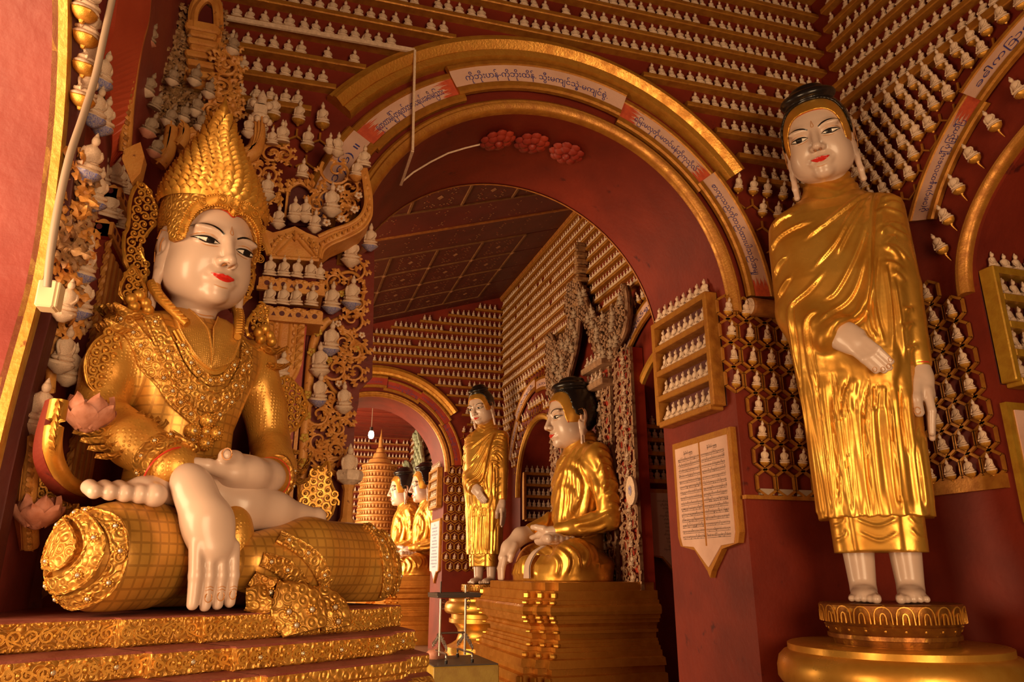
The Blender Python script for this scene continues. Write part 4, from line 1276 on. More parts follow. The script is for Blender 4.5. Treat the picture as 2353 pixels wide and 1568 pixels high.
def crown_f(P):
    sk = smin(ell(P, (0, .07, .63), (.355, .40, .42)), ell(P, (0, -.05, .47), (.335, .335, .47)), .08)
    d = sk - .045
    ax = np.abs(P[..., 0]); z = np.maximum(P[..., 2] - .30, 0)
    gi = (((ax / .318) ** 3 + (z / .50) ** 3) ** (1 / 3) - 1) * .3
    d = smax(d, smin(-gi, P[..., 1] + .02, .02) * -1 * -1, .01) if False else smax(d, -smax(gi, P[..., 1] - .03, .02), .015)
    d = smax(d, .45 + np.clip((P[..., 1] + .10) * 2.2, 0, .24) - P[..., 2], .02)
    zs = [.62, .80, .95, 1.08, 1.24, 1.40, 1.55, 1.70, 1.85, 1.89]
    k = loft(P, zs, [0, 0, 0, -.005, -.015, -.025, -.035, -.045, -.055, -.055], [.06, .06, .065, .075, .09, .105, .12, .135, .15, .15], [.40, .42, .42, .385, .32, .245, .175, .115, .07, .02], [.44, .455, .45, .40, .335, .25, .18, .115, .07, .02], 2)
    k = smax(k, -smax(gi - .03, P[..., 1] + .0, .02), .02)
    return smin(d, k, .03)


V, Q = nets(crown_f, (-.5, -.5, .36), (.5, .6, 2.2), .018)
crown = MB().add(TK(V), Q).build('crown', M['gold_relief'], king, 180, label='tall tapering crown of overlapping gold scales')
_cb = BVHTree.FromPolygons([tuple(v) for v in V], [tuple(q) for q in Q])
mb = MB(); rg = random.Random(3)
for r in range(18):
    z = .90 + r * .0545
    rad = float(np.interp(z, [.8, .95, 1.08, 1.24, 1.40, 1.55, 1.70, 1.85], [.43, .43, .395, .33, .25, .18, .12, .072])) + .012
    n = max(7, int(2 * PI * rad / .085))
    for i in range(n):
        t = (i + .5 * (r % 2)) * 2 * PI / n
        h = .036; wd = PI * rad / n * 1.02
        u = np.array((-math.sin(t), math.cos(t), 0)); o_ = np.array((math.cos(t), math.sin(t), 0)); c = np.array((rad * math.cos(t) - .055 * max(0, (z - .95) / .9), .06 + .09 * max(0, (z - .95) / .9) + rad * 1.03 * math.sin(t), z))
        pts = []
        for a_, b_, k_ in ((-1, -.9, -.004), (1, -.9, -.004), (1, .3, .012), (.55, .95, .022), (0, 1.25, .028), (-.55, .95, .022), (-1, .3, .012)):
            pts.append(c + u * wd * a_ + np.array((0, 0, h * b_)) + o_ * (k_ + .004))
        pts.append(c + o_ * .03 + np.array((0, 0, h * .1)))
        mb.add(TK(np.array(pts)), None, [(7, k, (k + 1) % 7) for k in range(7)])
        if r % 2 == 0: mb.sph(TK(c + o_ * .032 + np.array((0, 0, h * .1))[None])[0] if False else TK((c + o_ * .034 + np.array((0, 0, h * .1)))[None])[0], .0045, 5, 3)
mb.build('crown_scale', M['gold'], crown, 30)['kind'] = 'stuff'
mb = MB()
mb.lathe([(.001, .0), (.035, .01), (.055, .04), (.04, .09), (.05, .11), (.03, .15), (.012, .2), (.001, .26)], 14)
mb.v = [TK(v + np.array((-.055, .15, 1.84))) for v in mb.v]
mb.build('crown_finial', M['gold'], crown, 60)
# jewelled band along the hairline, dipping to a point over the brow
HL = [(-.322, .47), (-.315, .58), (-.27, .72), (-.16, .80), (-.05, .80), (0, .765), (.05, .80), (.16, .80), (.27, .72), (.315, .58), (.322, .47)]
HU = [(-.36, .50), (-.352, .62), (-.31, .78), (-.18, .885), (-.05, .895), (0, .875), (.05, .895), (.18, .885), (.31, .78), (.352, .62), (.36, .50)]


def on_crown(x, z, off):
    h = _cb.ray_cast(Vector((x, -2, z)), Vector((0, 1, 0)))
    f = _hb.ray_cast(Vector((x, -2, z)), Vector((0, 1, 0)))
    y = min([q[0].y for q in (h, f) if q[0] is not None] or [-.1])
    return np.array((x, y - off, z))


hl, hu = spline(HL, 44), spline(HU, 44)
rows = np.array([[on_crown(*(hl[i] + (hu[i] - hl[i]) * j), o) * np.array((1 + o * .5, 1, 1)) for i in range(44)] for j, o in ((0, 0.), (0, .03), (.5, .036), (1, .03), (1, 0.))])
band = MB().grid(TK(rows.transpose(1, 0, 2))).build('crown_band', M['gold'], crown, 60, label='bright jewelled gold band over the brow')
mb = MB()
for row in (rows[1], rows[3]):
    P_ = TK(row); L_ = np.r_[0, np.cumsum(np.linalg.norm(np.diff(P_, axis=0), axis=1))]
    for s in np.arange(0, L_[-1], .0115): mb.sph([np.interp(s, L_, P_[:, i]) for i in range(3)], .0052, 6, 4)
mb.build('pearl', M['gold'], band, 60)['kind'] = 'stuff'
mb = MB(); P_ = TK(rows[2])
for k in range(11):
    i = int((k + .5) * 44 / 11); c = P_[i] + np.array((0, -.003, 0)); t = np.linspace(0, 2 * PI, 17)
    for rr in (.020, .011): mb.tube(np.c_[c[0] + rr * np.cos(t), np.full(17, c[1] - .002), c[2] + rr * np.sin(t)], .0028, 4, cap=False)
mb.build('roundel', M['gold'], band, 60)['kind'] = 'stuff'
MB().grid(TK(face_line([(x * .985, z - .006) for x, z in HL], .022, 44, .01))).build('hair_line', M['redline'], king, 180)
# ear flanges: pierced flame wings behind each ear
wing = [(-0.235, 1.74), (-0.29, 1.855), (-0.345, 1.89), (-0.375, 1.80), (-0.365, 1.66), (-0.375, 1.60), (-0.355, 1.50), (-0.30, 1.405), (-0.255, 1.41), (-0.262, 1.50), (-0.30, 1.57), (-.285, 1.64)]
filigree('ear_flange', wing, king, 'gold', y0=.06, teeth=17, amp=.014, cell=.042, wire=.0055, seed=4, label='pierced gold flame wing behind the ear')
filigree('ear_flange', [(-.09 - x, z) for x, z in wing], king, 'gold', y0=.06, teeth=17, amp=.014, cell=.042, wire=.0055, seed=5)
# ear pendants
for sg in (-1, 1):
    mb = MB(); p = spline([(sg * .205 - .045, -.03, 1.385), (sg * .20 - .045, -.07, 1.33), (sg * .165 - .045, -.15, 1.25), (sg * .12 - .04, -.225, 1.17)], 14)
    mb.tube(p, np.linspace(.030, .017, 14), 8)
    for i in range(1, 13): mb.tube(np.array([p[i] + (-.02, -.016, 0), p[i] + (0, -.03, .003), p[i] + (.02, -.016, 0)]), .005, 4)
    mb.build('ear_pendant', M['gold'], king, 60)
# shoulder flares, flame finials, elbow curls and cuff
def curl_leaf(mb, base, tip, side, w, th=.01, curl=.3, n=12, mi=0):
    """curved pointed leaf plate from base to tip, bending along side"""
    b, t, s = (np.array(k, float) for k in (base, tip, side)); s /= np.linalg.norm(s)
    ln = np.linalg.norm(t - b); u = np.linspace(0, 1, n)
    P_ = b + (t - b) * u[:, None] + s * (curl * ln * np.sin(u * PI * .9) ** 1.0)[:, None]
    T = np.gradient(P_, axis=0); T /= np.linalg.norm(T, axis=1)[:, None]
    X_ = np.cross(T, s); X_ /= np.linalg.norm(X_, axis=1)[:, None] + 1e-9
    wd = w * np.sin(np.clip(u * .92 + .08, 0, 1) * PI) ** .7 * (1 - .25 * u)
    wd[-1] = w * .03
    Nn = np.cross(X_, T)
    G = np.stack([P_ - X_ * wd[:, None], P_ - X_ * wd[:, None] * .5 + Nn * th * .8, P_ + Nn * th * 1.6, P_ + X_ * wd[:, None] * .5 + Nn * th * .8, P_ + X_ * wd[:, None], P_ - Nn * th * .4], 1)
    mb.grid(G, cv=True, mi=mi)
    return mb


for sg, sx in ((-1, -.325), (1, .29)):
    mb = MB()
    for k in range(4):
        a = np.array((sx - sg * .02, -.10 + .05 * k, 1.185 + .012 * k)); curl_leaf(mb, a, a + np.array((sg * .13, -.03 + .02 * k, .045)), (0, -.2, -1), .06, .009, .25)
    for k in range(3):
        a = np.array((sx + sg * .02, -.11 + .05 * k, 1.11)); curl_leaf(mb, a, a + np.array((sg * .115, -.02, .04)), (0, -.2, -1), .055, .008, .25)
    mb.build('shoulder_flare', M['gold_relief'], king, 60, label='stacked curling gold shoulder plates')
    filigree('shoulder_flame', [(sx + sg * .0, 1.25), (sx + sg * .055, 1.30), (sx + sg * .05, 1.37), (sx + sg * .02, 1.44), (sx - sg * .02, 1.40), (sx - sg * .055, 1.33), (sx - sg * .05, 1.27)], king, 'gold', y0=-.02, teeth=11, amp=.014, cell=.036, wire=.0055, seed=6 + sg)
    mb = MB()
    for q in ((-.03, 1.265), (.03, 1.262), (0, 1.29), (-.015, 1.235), (.045, 1.235)): mb.sph((sx + q[0], -.09, q[1]), .027, 10, 6)
    mb.build('shoulder_boss', M['gold'], king, 60)['kind'] = 'stuff'
filigree('arm_plate', [(-0.44, 1.08), (-0.415, 1.115), (-0.375, 1.03), (-0.35, 0.93), (-0.355, 0.85), (-0.41, 0.82), (-0.475, 0.86), (-0.50, 0.95), (-.48, 1.03)], king, 'gold', y0=-.115, teeth=13, amp=.008, cell=.038, wire=.0055, back='gold_dots', seed=12, label='pierced gold plate on the upper arm')
mb = MB()
for k in range(4):
    a = np.array((-.31 + .02 * k, -.17 - .03 * k, .735 - .012 * k)); curl_leaf(mb, a + (.02, -.05, .02), a + np.array((-.20, .02, -.055 - .02 * k)), (0, -.35, -1), .07 - .006 * k, .010, .26)
mb.build('elbow_curl', M['gold_relief'], king, 60, label='curled gold plates at the elbow')
mb = MB()
a = np.linspace(0, 2 * PI, 26)
for t, r, c in ((0., .118, 'a'), (.05, .113, 'b')):
    pass
def cuff(c, d, r, ln, name):
    d = np.array(d, float); d /= np.linalg.norm(d); a_ = np.cross(d, (0, 0, 1.)); a_ /= np.linalg.norm(a_); b_ = np.cross(d, a_); k = np.linspace(0, 2 * PI, 33)[:-1]
    mb = MB(); G = []
    for u, rr in ((-ln, r * .98), (-ln * .9, r * 1.06), (-ln * .3, r * 1.05), (-ln * .2, r * 1.13), (0, r * 1.08), (.0, r * .9)):
        fl = 1 + .10 * np.maximum(0, np.cos(k * 3)) * (u > -ln * .5)
        G.append(np.array(c) + d * u + (rr * fl)[:, None] * (np.cos(k)[:, None] * a_ + np.sin(k)[:, None] * b_))
    mb.grid(np.array(G), cv=True)
    o = mb.build(name, M['gold_relief'], king, 60)
    sm = MB()
    for q in range(9):
        t = q * 2 * PI / 9; nn = np.cos(t) * a_ + np.sin(t) * b_; rosette(sm, np.array(c) - d * ln * .6 + nn * r * 1.06, nn, .016)
    sm.build('jewel_stud', [M['gold'], M['jewel']], o, 60)['kind'] = 'stuff'


cuff((-.225, -.40, .53), (.35, -.75, -.40), .098, .10, 'cuff')
cuff((.285, -.285, .54), (-.6, -.6, -.05), .092, .09, 'cuff')
filigree('arm_wing', [(0.36, 0.86), (0.41, 0.965), (0.425, 1.06), (0.49, 1.085), (0.58, 1.02), (0.61, 0.93), (0.55, 0.83), (0.44, 0.79), (.37, .81)], king, 'gold', y0=-.03, teeth=19, amp=.016, cell=.044, wire=.006, seed=9, label='pierced gold flame wing on the far sleeve')
filigree('arm_wing', [(-.52, .80), (-.56, .70), (-.60, .55), (-.55, .44), (-.42, .38), (-.36, .42), (-.46, .47), (-.51, .56), (-.485, .70)], king, 'gold', y0=.10, teeth=19, amp=.010, cell=.036, wire=.0055, back='gold_relief', seed=10, label='crescent gold tail curling up behind the near arm')
mb = MB()
for k in range(4):
    a = np.array((.38 + .01 * k, -.08 - .02 * k, .76 - .055 * k)); curl_leaf(mb, a, a + np.array((.17, .0, -.03 + .01 * k)), (0, -.3, -1), .055, .010, .28)
curl_leaf(mb, (.45, -.12, .56), (.60, -.10, .73), (.5, 0, -.8), .035, .01, .25)
mb.build('elbow_curl', M['gold_relief'], king, 60)
# ================================================================= thrones and pedestals
def plan_tiers(mb, plan_fn, prof, mi_side=0, mi_top=1):
    """stack of tiers: prof = [(z, outset, material)] swept round a plan polygon"""
    rings = []
    for z, o in prof:
        rings.append(np.c_[plan_fn(o), np.full(len(plan_fn(o)), z)])
    n = len(rings[0])
    for (z0, o0), (z1, o1), a, b in zip(prof[:-1], prof[1:], rings[:-1], rings[1:]):
        flat = abs(z1 - z0) < .012 and o1 > o0
        mb.grid(np.stack([a, b]), cv=True, mi=mi_top if flat else mi_side)
    top = rings[0]
    tr = tessellate_polygon([[Vector(p) for p in top]])
    c = np.cross(top[tr[0][1]] - top[tr[0][0]], top[tr[0][2]] - top[tr[0][0]])
    mb.add(top, None, [t if c[2] > 0 else t[::-1] for t in tr], mi=mi_top)
    return rings


def stepped_plan(xs, ys, steps, back, side=1.):
    """front towards -y, the middle standing forward in steps; returns fn(outset)"""
    def f(o):
        L = []
        x0, x1 = xs; y = ys; so = o * side
        pts = [(x0 - so, back)]
        for k, (a, b, d) in enumerate(steps):          # (left x, right x, forward)
            pts += [(a - so, y - d - o)] if k == 0 else [(a - so, y - steps[k - 1][2] - o), (a - so, y - d - o)]
        for k in range(len(steps) - 1, -1, -1):
            a, b, d = steps[k]
            pts += [(b + so, y - d - o)] if k == 0 else [(b + so, y - d - o), (b + so, y - steps[k - 1][2] - o)]
        pts += [(x1 + so, back)]
        return np.array(pts)
    return f


th = empty('crowned_statue_throne', (-.42, 3.62, 0), math.radians(32), label='wide stepped throne of embossed gold tiers under the crowned statue', category='throne')
KP = stepped_plan((-1.5, .87), -.535, [(-1.5, .87, 0), (-.41, .72, .05), (-.14, .66, .095)], .45, -.3)
prof = [(1.45, 0), (1.445, .008), (1.362, .008), (1.357, 0), (1.352, .155), (1.345, .163), (1.277, .163), (1.272, .155), (1.268, .29), (1.262, .30), (1.222, .30), (1.21, .28), (1.195, .28), (1.185, .33), (1.15, .37), (1.11, .375), (1.08, .35), (1.06, .30), (1.0, .25), (.9, .2), (.75, .2), (.6, .25), (.5, .3), (.3, .35), (0, .36)]
mb = MB(); plan_tiers(mb, KP, prof)
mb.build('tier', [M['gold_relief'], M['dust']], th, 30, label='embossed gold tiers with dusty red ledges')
# relief scrolls, beads and jewels along the three upper tiers
def edge_walk(o, z, step, x_lo=-1.45):
    P_ = KP(o); out = []
    for a, b in zip(P_[1:-2], P_[2:-1]):
        L_ = np.linalg.norm(b - a)
        if L_ < .04: continue
        d = (b - a) / L_; n = np.array((d[1], -d[0]))
        if abs(d[0]) < .5: continue
        k = max(1, int(L_ / step))
        for i in range(k): out.append((np.r_[a + d * L_ * (i + .5) / k, z], np.r_[d, 0], np.r_[n, 0], L_ / k))
    return out


for z0, z1, o, st, rw in ((1.445, 1.362, .009, .085, .0038), (1.345, 1.277, .164, .085, .0045), (1.17, 1.09, .373, .075, .0045)):
    mb = MB(); zc = (z0 + z1) / 2; h = (z0 - z1)
    for i, (c, d, n, w) in enumerate(edge_walk(o, zc, st)):
        s = 1 if i % 2 else -1
        c = c + n * .003
        for q in (-1, 1):
            mb.tube(spiral(c + d * w * .24 * q, h * .30, PI / 2 * s * q, q * s * 1.4, 15, d, (0, 0, 1)), np.linspace(rw * 1.3, rw, 15), 4, nrm=tuple(n))
        mb.tube(spline([c - d * w * .5 + (0, 0, -s * h * .3), c + (0, 0, s * h * .05), c + d * w * .5 + (0, 0, s * h * .3)], 7), rw, 4, nrm=tuple(n))
        mb.sph(c + d * w * .5, rw * 2.2, 6, 4)
    mb.build('scroll_relief', M['gold'], th, 60)['kind'] = 'stuff'
    mb = MB()
    for zz in (z0 - .006, z1 + .006):
        for c, d, n, w in edge_walk(o, zz, .020 if z0 > 1.4 else .05): mb.sph(c + n * .002, .0055 if z0 > 1.4 else .006, 5, 3)
    mb.build('bead', M['gold'], th, 60)['kind'] = 'stuff'
for i, (c, d, n, w) in enumerate(edge_walk(.166, 1.311, .16)):
    mb = MB(); rosette(mb, c, n, .018); mb.build('jewel_stud', [M['gold'], M['jewel']], th, 60)

# throne of the middle-hall figure: many mouldings, corners in and out
M['gold_tier'] = mat('burnished_gold_paint', (.66, .30, .045), .33, .6, col2=(.50, .20, .022), scale=6, rvar=.08, bump=.15, bscale=40, bdist=.006)


def moulded_throne(name, loc, rz, W, D, label, s=1.):
    root = empty(name, loc, rz, label=label, category='throne')
    P_ = stepped_plan((-W, W), -D + .30, [(-W, W, 0), (-W + .16, W - .16, .12), (-W + .34, W - .34, .24)], .0)
    z = lambda v: v * s
    pr = [(1.47, -.02), (1.465, 0), (1.37, 0), (1.367, .09), (1.26, .09), (1.255, .12), (1.21, .12), (1.205, .15), (1.18, .175), (1.13, .18), (1.09, .165), (1.08, .13), (1.035, .13), (1.03, .10), (.99, .10), (.985, .06), (.945, .02), (.91, .02), (.905, .055), (.87, .055), (.865, .0), (.80, -.01), (.795, .03), (.765, .03), (.76, .05), (.72, .05), (.715, .09), (.67, .09), (.665, .13), (.60, .13), (.59, .20), (.50, .22), (.49, .17), (.42, .17), (.41, .24), (.30, .24), (.29, .30), (0, .30)]
    mb = MB(); plan_tiers(mb, P_, [(z(a), b) for a, b in pr], 0, 0)
    mb.build('tier', M['gold_tier'], root, 25, label='moulded gold tiers')
    for zc, o, h in ((1.315, .09, .07), (1.232, .12, .04), (1.06, .13, .045), (1.01, .10, .04), (.89, .055, .035), (.74, .05, .04), (.63, .13, .05), (.36, .24, .10)):
        Pq = P_(o)
        for k in (1, 3, 5, len(Pq) - 6, len(Pq) - 4, len(Pq) - 2):
            MB().box((Pq[k][0], Pq[k][1], zc), (.075, .075, h), rz=PI / 4, bev=.012).build('corner_clip', M['gold_robe'], root)
    return root


mt = moulded_throne('stepped_throne', (4.78, 10.32, 0), -PI / 2, 1.30, 1.62, 'tall gold throne of many mouldings under the middle hall seated statue')
for px, py, s, lab in ((4.27, 19.4, 1.02, 'gold throne under the far statue that the pink pillar edge cuts off'), (4.2, 22.4, 1.02, 'gold throne under the far statue before the tiered spire')):
    c = copy_tree(mt); c['label'] = lab; c.location = (px, py, 0); c.scale = (1, 1, s)


def round_pedestal(label, loc, H=1.4, s=1.):
    root = empty('round_pedestal', loc, label=label, category='pedestal')
    pet = lambda r, a, z: r * (1 + .012 * np.abs(np.sin(a * 11)))
    mb = MB().lathe([(.0, H), (.425, H), (.435, H - .01), (.432, H - .06), (.415, H - .11), (.40, H - .13), (.415, H - .135), (.395, H - .17), (.385, H - .185), (.40, H - .19), (.40, H - .215), (.37, H - .22), (.36, H - .255), (.0, H - .256)], 88, fn=pet)
    mb.v = [np.where(np.abs(v[:, 2:3] - H) < .001, v * np.array((1, 1, 1)), v) for v in mb.v]
    lot = mb.build('lotus_seat', M['gold_dim'], root, 40, label='dark gold lotus disc with a ring of carved petals')
    pm = MB()
    for k in range(22):
        t = (k + .5) * 2 * PI / 22; u = np.linspace(0, PI, 9)
        for rr, w0, zb, zt in ((.438, .052, H - .115, H - .012), (.440, .018, H - .115, H - .05)):
            a = t + np.cos(u) * w0 / rr; zz = zb + (zt - zb) * np.sin(u) ** .5
            pm.tube(np.c_[rr * np.cos(a), rr * np.sin(a), zz], .0045, 4)
        a = np.array([t]); pm.sph((.40 * math.cos(t), .40 * math.sin(t), H - .155), .012, 6, 4)
    pm.build('petal_outline', M['gold'], lot, 60)['kind'] = 'stuff'
    mb = MB().lathe([(0, H - .256), (.66, H - .256), (.672, H - .262), (.672, H - .30), (.70, H - .31), (.735, H - .345), (.75, H - .40), (.75, H - .47), (.73, H - .50), (.70, H - .52), (.62, H - .53), (.62, H - .60), (.66, H - .61), (.66, H - .68), (.56, H - .72), (.50, H - .80), (.48, H - .9), (.52, H - 1.0), (.62, H - 1.06), (.72, H - 1.1), (.72, H - 1.2), (.80, H - 1.22), (.80, .12), (.86, .1), (.86, 0)], 72)
    mb.build('base', M['gold_robe'], root, 40, label='round gold base with swelling mouldings')
    return root


M['gold_dim'] = mat('tarnished_gold', (.36, .15, .025), .36, .7, col2=(.22, .075, .015), scale=12, rvar=.1, bump=.25, bscale=50, bdist=.005, spots=((.62, .32, .05), 18, .62))  # darker gold with brighter flecks, for the lotus discs
round_pedestal('round gold lotus pedestal under the large standing statue', (3.99, 4.23, 0))
rp = round_pedestal('round gold pedestal under the far standing statue', (3.98, 14.35, 0), 1.37)
# ================================================================= small figurines
def figurine_mesh(name, hi=True, turn=0., m='stone', slim=1.):
    mb = MB(); a, b = (10, 5) if hi else (6, 3)
    mb.lathe([(0.0, .0), (.33, .0), (.35, .04), (.30, .10), (.0, .10)], a + 2, (0, 0, 0), 1, .78)
    mb.sph((0, -.03, .17), (.335 * slim, .235, .095), a, b)
    mb.lathe([(.25, .16), (.215, .30), (.205, .45), (.215, .55), (.185, .63), (.10, .69), (.07, .73), (.0, .74)], a, (0, .03, 0), 1, .72)
    if hi:
        for s in (-1, 1):
            mb.tube(spline([(s * .185, .02, .60), (s * .225, -.01, .44), (s * (.22 if s < 0 else .10), -.14, .27)], 6), (.045, .055, .052, .048, .046, .045), 6)
        mb.sph((-.21, -.2, .17), (.05, .06, .06), 6, 4); mb.sph((.04, -.17, .25), (.11, .06, .035), 6, 4)
    mb.sph((0, -.01, .805), (.100, .105, .125), a, b + 1)
    mb.lathe([(.075, .88), (.055, .93), (.04, .97), (.012, 1.02), (0, 1.03)], 8, (0, .015, 0))
    if turn: mb.xf(Matrix.Rotation(turn, 4, 'Z'))
    return mb, mb.mesh(name, M[m], 60)


FIG, FIGM = zip(*[figurine_mesh('figurine', True, t, 'stone', s) for t, s in ((0, 1), (.3, .95), (-.2, 1.05))])
FIGL, _ = figurine_mesh('figurine_small', False)
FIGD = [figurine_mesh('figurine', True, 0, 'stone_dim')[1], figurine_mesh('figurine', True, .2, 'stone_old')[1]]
cup = MB().lathe([(.0, -.36), (.05, -.34), (.08, -.27), (.19, -.22), (.28, -.13), (.32, -.03), (.30, .01), (.0, .02)], 12, fn=lambda r, a, z: r * (1 + .07 * np.cos(a * 8)))
CUPM = cup.mesh('lotus_cup', M['gold'], 40)
cup2 = MB().lathe([(.0, -.26), (.10, -.25), (.14, -.21), (.22, -.15), (.31, -.06), (.345, .02), (.28, .02), (.0, .01)], 16, fn=lambda r, a, z: r * (1 + .14 * np.cos(a * 6) * np.clip(z * 3 + .6, 0, 1)))
CUPB = cup2.mesh('lotus_cup', M['blue_glaze'], 40)
CUPW = cup2.mesh('lotus_cup', M['stone'], 40)
CUPK = cup2.mesh('lotus_cup', M['carved'], 40)
M['salmon'] = mat('salmon_plaster', (.60, .26, .17), .6, col2=(.5, .19, .11), scale=30, bump=.2)
CUPS = cup2.mesh('lotus_cup', M['salmon'], 40)
SHELF = []      # candidates for the counted shelf figurines: (distance, world matrix, label)


def fig_at(Mx, label, group, name='shelf_figurine', cup=None, dim=False, k=None):
    o = link(name, FIGD[int(dim) - 1] if dim else FIGM[rng.randrange(3) if k is None else k])
    o.matrix_world = Mx; o['label'] = label; o['category'] = 'figurine'; o['group'] = group
    if cup is not None:
        c = link('lotus_cup', cup, o)
    return o


def place(fr, x, y, z, s, rz=0, lean=0, tip=0):
    F = FM(fr) if isinstance(fr, str) else fr
    return F @ Matrix.Translation((x, y, z)) @ Matrix.Rotation(lean, 4, 'Y') @ Matrix.Rotation(rz, 4, 'Z') @ Matrix.Rotation(tip, 4, 'X') @ Matrix.Diagonal((s, s, s, 1))


MASS = {}


def nth(n):
    one = 'zeroth first second third fourth fifth sixth seventh eighth ninth tenth eleventh twelfth thirteenth fourteenth fifteenth sixteenth seventeenth eighteenth nineteenth'.split()
    if n < 20: return one[n]
    ten = {2: 'twent', 3: 'thirt', 4: 'fort', 5: 'fift', 6: 'sixt', 7: 'sevent', 8: 'eight', 9: 'ninet'}[n // 10 % 10]
    return ten + 'ieth' if n % 10 == 0 else ten + 'y-' + one[n % 10]


def row_of_figs(fr, x0, x1, z, s, pitch, y, label, wall, skip=.03):
    n = int((x1 - x0) / pitch)
    for i in range(n):
        if rng.random() < skip: continue
        x = x0 + (i + .5) * (x1 - x0) / n + rng.uniform(-.008, .008)
        zz = z(x) if callable(z) else z
        Mx = place(fr, x, y, zz, s * rng.uniform(.93, 1.07), rng.uniform(-.2, .2))
        SHELF.append(((Mx.translation - EYE).length, Mx, label, wall, n - i))


def beam(parent_fr, parent, x0, x1, z0, z1, d=.085, h=.048, m='gold_paint'):
    mb = MB()
    ch = .008
    prof = [(0, 0), (-d + ch, 0), (-d, -ch), (-d, -h + ch), (-d + ch, -h), (0, -h)]
    mb.grid(np.array([[(x, p[0], z + p[1]) for p in prof] for x, z in ((x0, z0), (x1, z1))]), flip=False)
    mb.add([(x0, p[0], z0 + p[1]) for p in prof], None, [(0, i + 1, i + 2) for i in range(4)])
    mb.add([(x1, p[0], z1 + p[1]) for p in prof], None, [(0, i + 2, i + 1) for i in range(4)])
    o = mb.build('shelf', M[m], parent)
    if parent is not None and parent.matrix_world == Matrix.Identity(4): o.matrix_basis = FM(parent_fr)
    return o


ORD = ['lowest', 'second', 'third', 'fourth', 'fifth', 'sixth', 'seventh', 'eighth', 'ninth', 'tenth', 'eleventh', 'twelfth', 'thirteenth', 'fourteenth', 'fifteenth']
WF['kind'] = 'structure'
SHELF_COLS = {}
zA = lambda k, x: 4.895 + .2225 * k + .021 * (x + .5)
for k in range(13):
    zc = zA(k, 1.9) - 3.7
    segs = []
    if zc < 2.30:
        hw = math.sqrt(2.30 ** 2 - zc ** 2)
        segs = [(-.95, 1.93 - hw), (1.93 + hw, 4.82)]
    else: segs = [(-.95, 4.82)]
    for a, b in segs:
        a = a if k >= 0 else a
        beam('A', WF, a, b, zA(k, a), zA(k, b))
        lab = f'figurine on the {ORD[k]} shelf above the big arch' + (', canopy side' if a < 0 and len(segs) > 1 else '')
        row_of_figs('A', a + (.3 if a < 0 else .06), b - .05, (lambda x, k=k: zA(k, x)), .135, .0945, -.045, lab, 'big arch')
for k in range(11):
    z = 5.61 + .2225 * k
    beam('B', WR, -4.80, -1.2, z, z, m='gold_paint', h=.055 if k else .075)
    row_of_figs('B', -4.76, -1.3, z, .135, .0945, -.045, f'figurine on the {ORD[k]} side wall shelf', 'right')
HRo = bpy.data.objects['wall_hall_right']; WC = bpy.data.objects['wall_far']
for k in range(12):
    z = 5.68 + .2175 * k - .03
    if z > 8: break
    beam('B', HRo, -15.86, -6.25, z, z, m='gold_paint')
    row_of_figs('B', -15.8, -6.3, z, .135, .105, -.045, f'small pale figurine on the {ORD[k]} shelf of the middle hall side wall', 'hall side')
for k in range(15):
    z = 4.93 + .213 * k - .16
    zc = z - 3.7
    hw = math.sqrt(max(0, 2.3 ** 2 - zc ** 2))
    xr = 4.8 if z < 7.7 else 4.8
    xl = max(-1.5, 4.82 - (7.85 - z) / .325 + .25)
    for a, b in (((xl, 1.93 - hw), (1.93 + hw, xr)) if hw > 0 else ((xl, xr),)):
        if b - a < .2: continue
        beam('C', WC, a, b, z, z, m='gold_paint')
        row_of_figs('C', a + .05, b - .03, z + .0, .14, .115, -.045, f'small pale figurine on the {ORD[k]} shelf of the middle hall end wall', 'hall end')
FE = bpy.data.objects['wall_far_end']
EF = Matrix.Translation((0, 28, 0))
for k in range(17):
    z = 2.6 + .26 * k
    for fr, a, b, par in ((EF, -4, 4.7, FE),):
        mb = MB().box(((a + b) / 2, -.05, z - .03), (b - a, .1, .06)); o = mb.build('shelf', M['ochre'], par); o.matrix_basis = fr
        row_of_figs(fr, a, b, z, .15, .13, -.05, 'far', 'far end')
FW = bpy.data.objects['wall_far_hall_right']
for k in range(15):
    z = 3.4 + .25 * k
    beam('B', FW, -27.9, -17.2, z, z, m='ochre'); row_of_figs('B', -27.8, -17.3, z, .15, .13, -.05, 'far', 'far hall side')
# ================================================================= arch mouldings, ribbons with lettering
def ring(name, fr, cx, cz, prof, a0, a1, m, n=64, parent=None, cap=True, kind='structure', ez=1.):
    """moulding swept along an arch: prof = [(radius, y)]"""
    A = np.radians(np.linspace(a0, a1, n))
    G = np.array([[(cx + r * math.cos(a), y, cz + r * ez * math.sin(a)) for r, y in prof] for a in A])
    mb = MB().grid(G, flip=True)
    if cap:
        k = len(prof)
        mb.add(G[0], None, [(0, i + 1, i + 2) for i in range(k - 2)]); mb.add(G[-1], None, [(0, i + 2, i + 1) for i in range(k - 2)])
    o = mb.build(name, M[m], parent, 40)
    if parent is None:
        o.matrix_world = FM(fr)
        if kind: o['kind'] = kind
    return o


def text_mesh(body, res=2):
    c = bpy.data.curves.new('lettering', 'FONT'); c.body = body; c.resolution_u = res; c.align_x = 'LEFT'
    o = bpy.data.objects.new('tmp', c); COL.objects.link(o)
    dg = bpy.context.evaluated_depsgraph_get(); me = o.evaluated_get(dg).to_mesh()
    V = np.array([v.co[:] for v in me.vertices]); T = [list(p.vertices) for p in me.polygons]
    bpy.data.objects.remove(o); bpy.data.curves.remove(c)
    return V, T


def lettering(name, V, T, m, parent):
    tri = []
    for p in T: tri += [(p[0], p[i], p[i + 1]) for i in range(1, len(p) - 1)]
    o = MB().add(V, None, tri).build(name, M[m], parent)
    return o


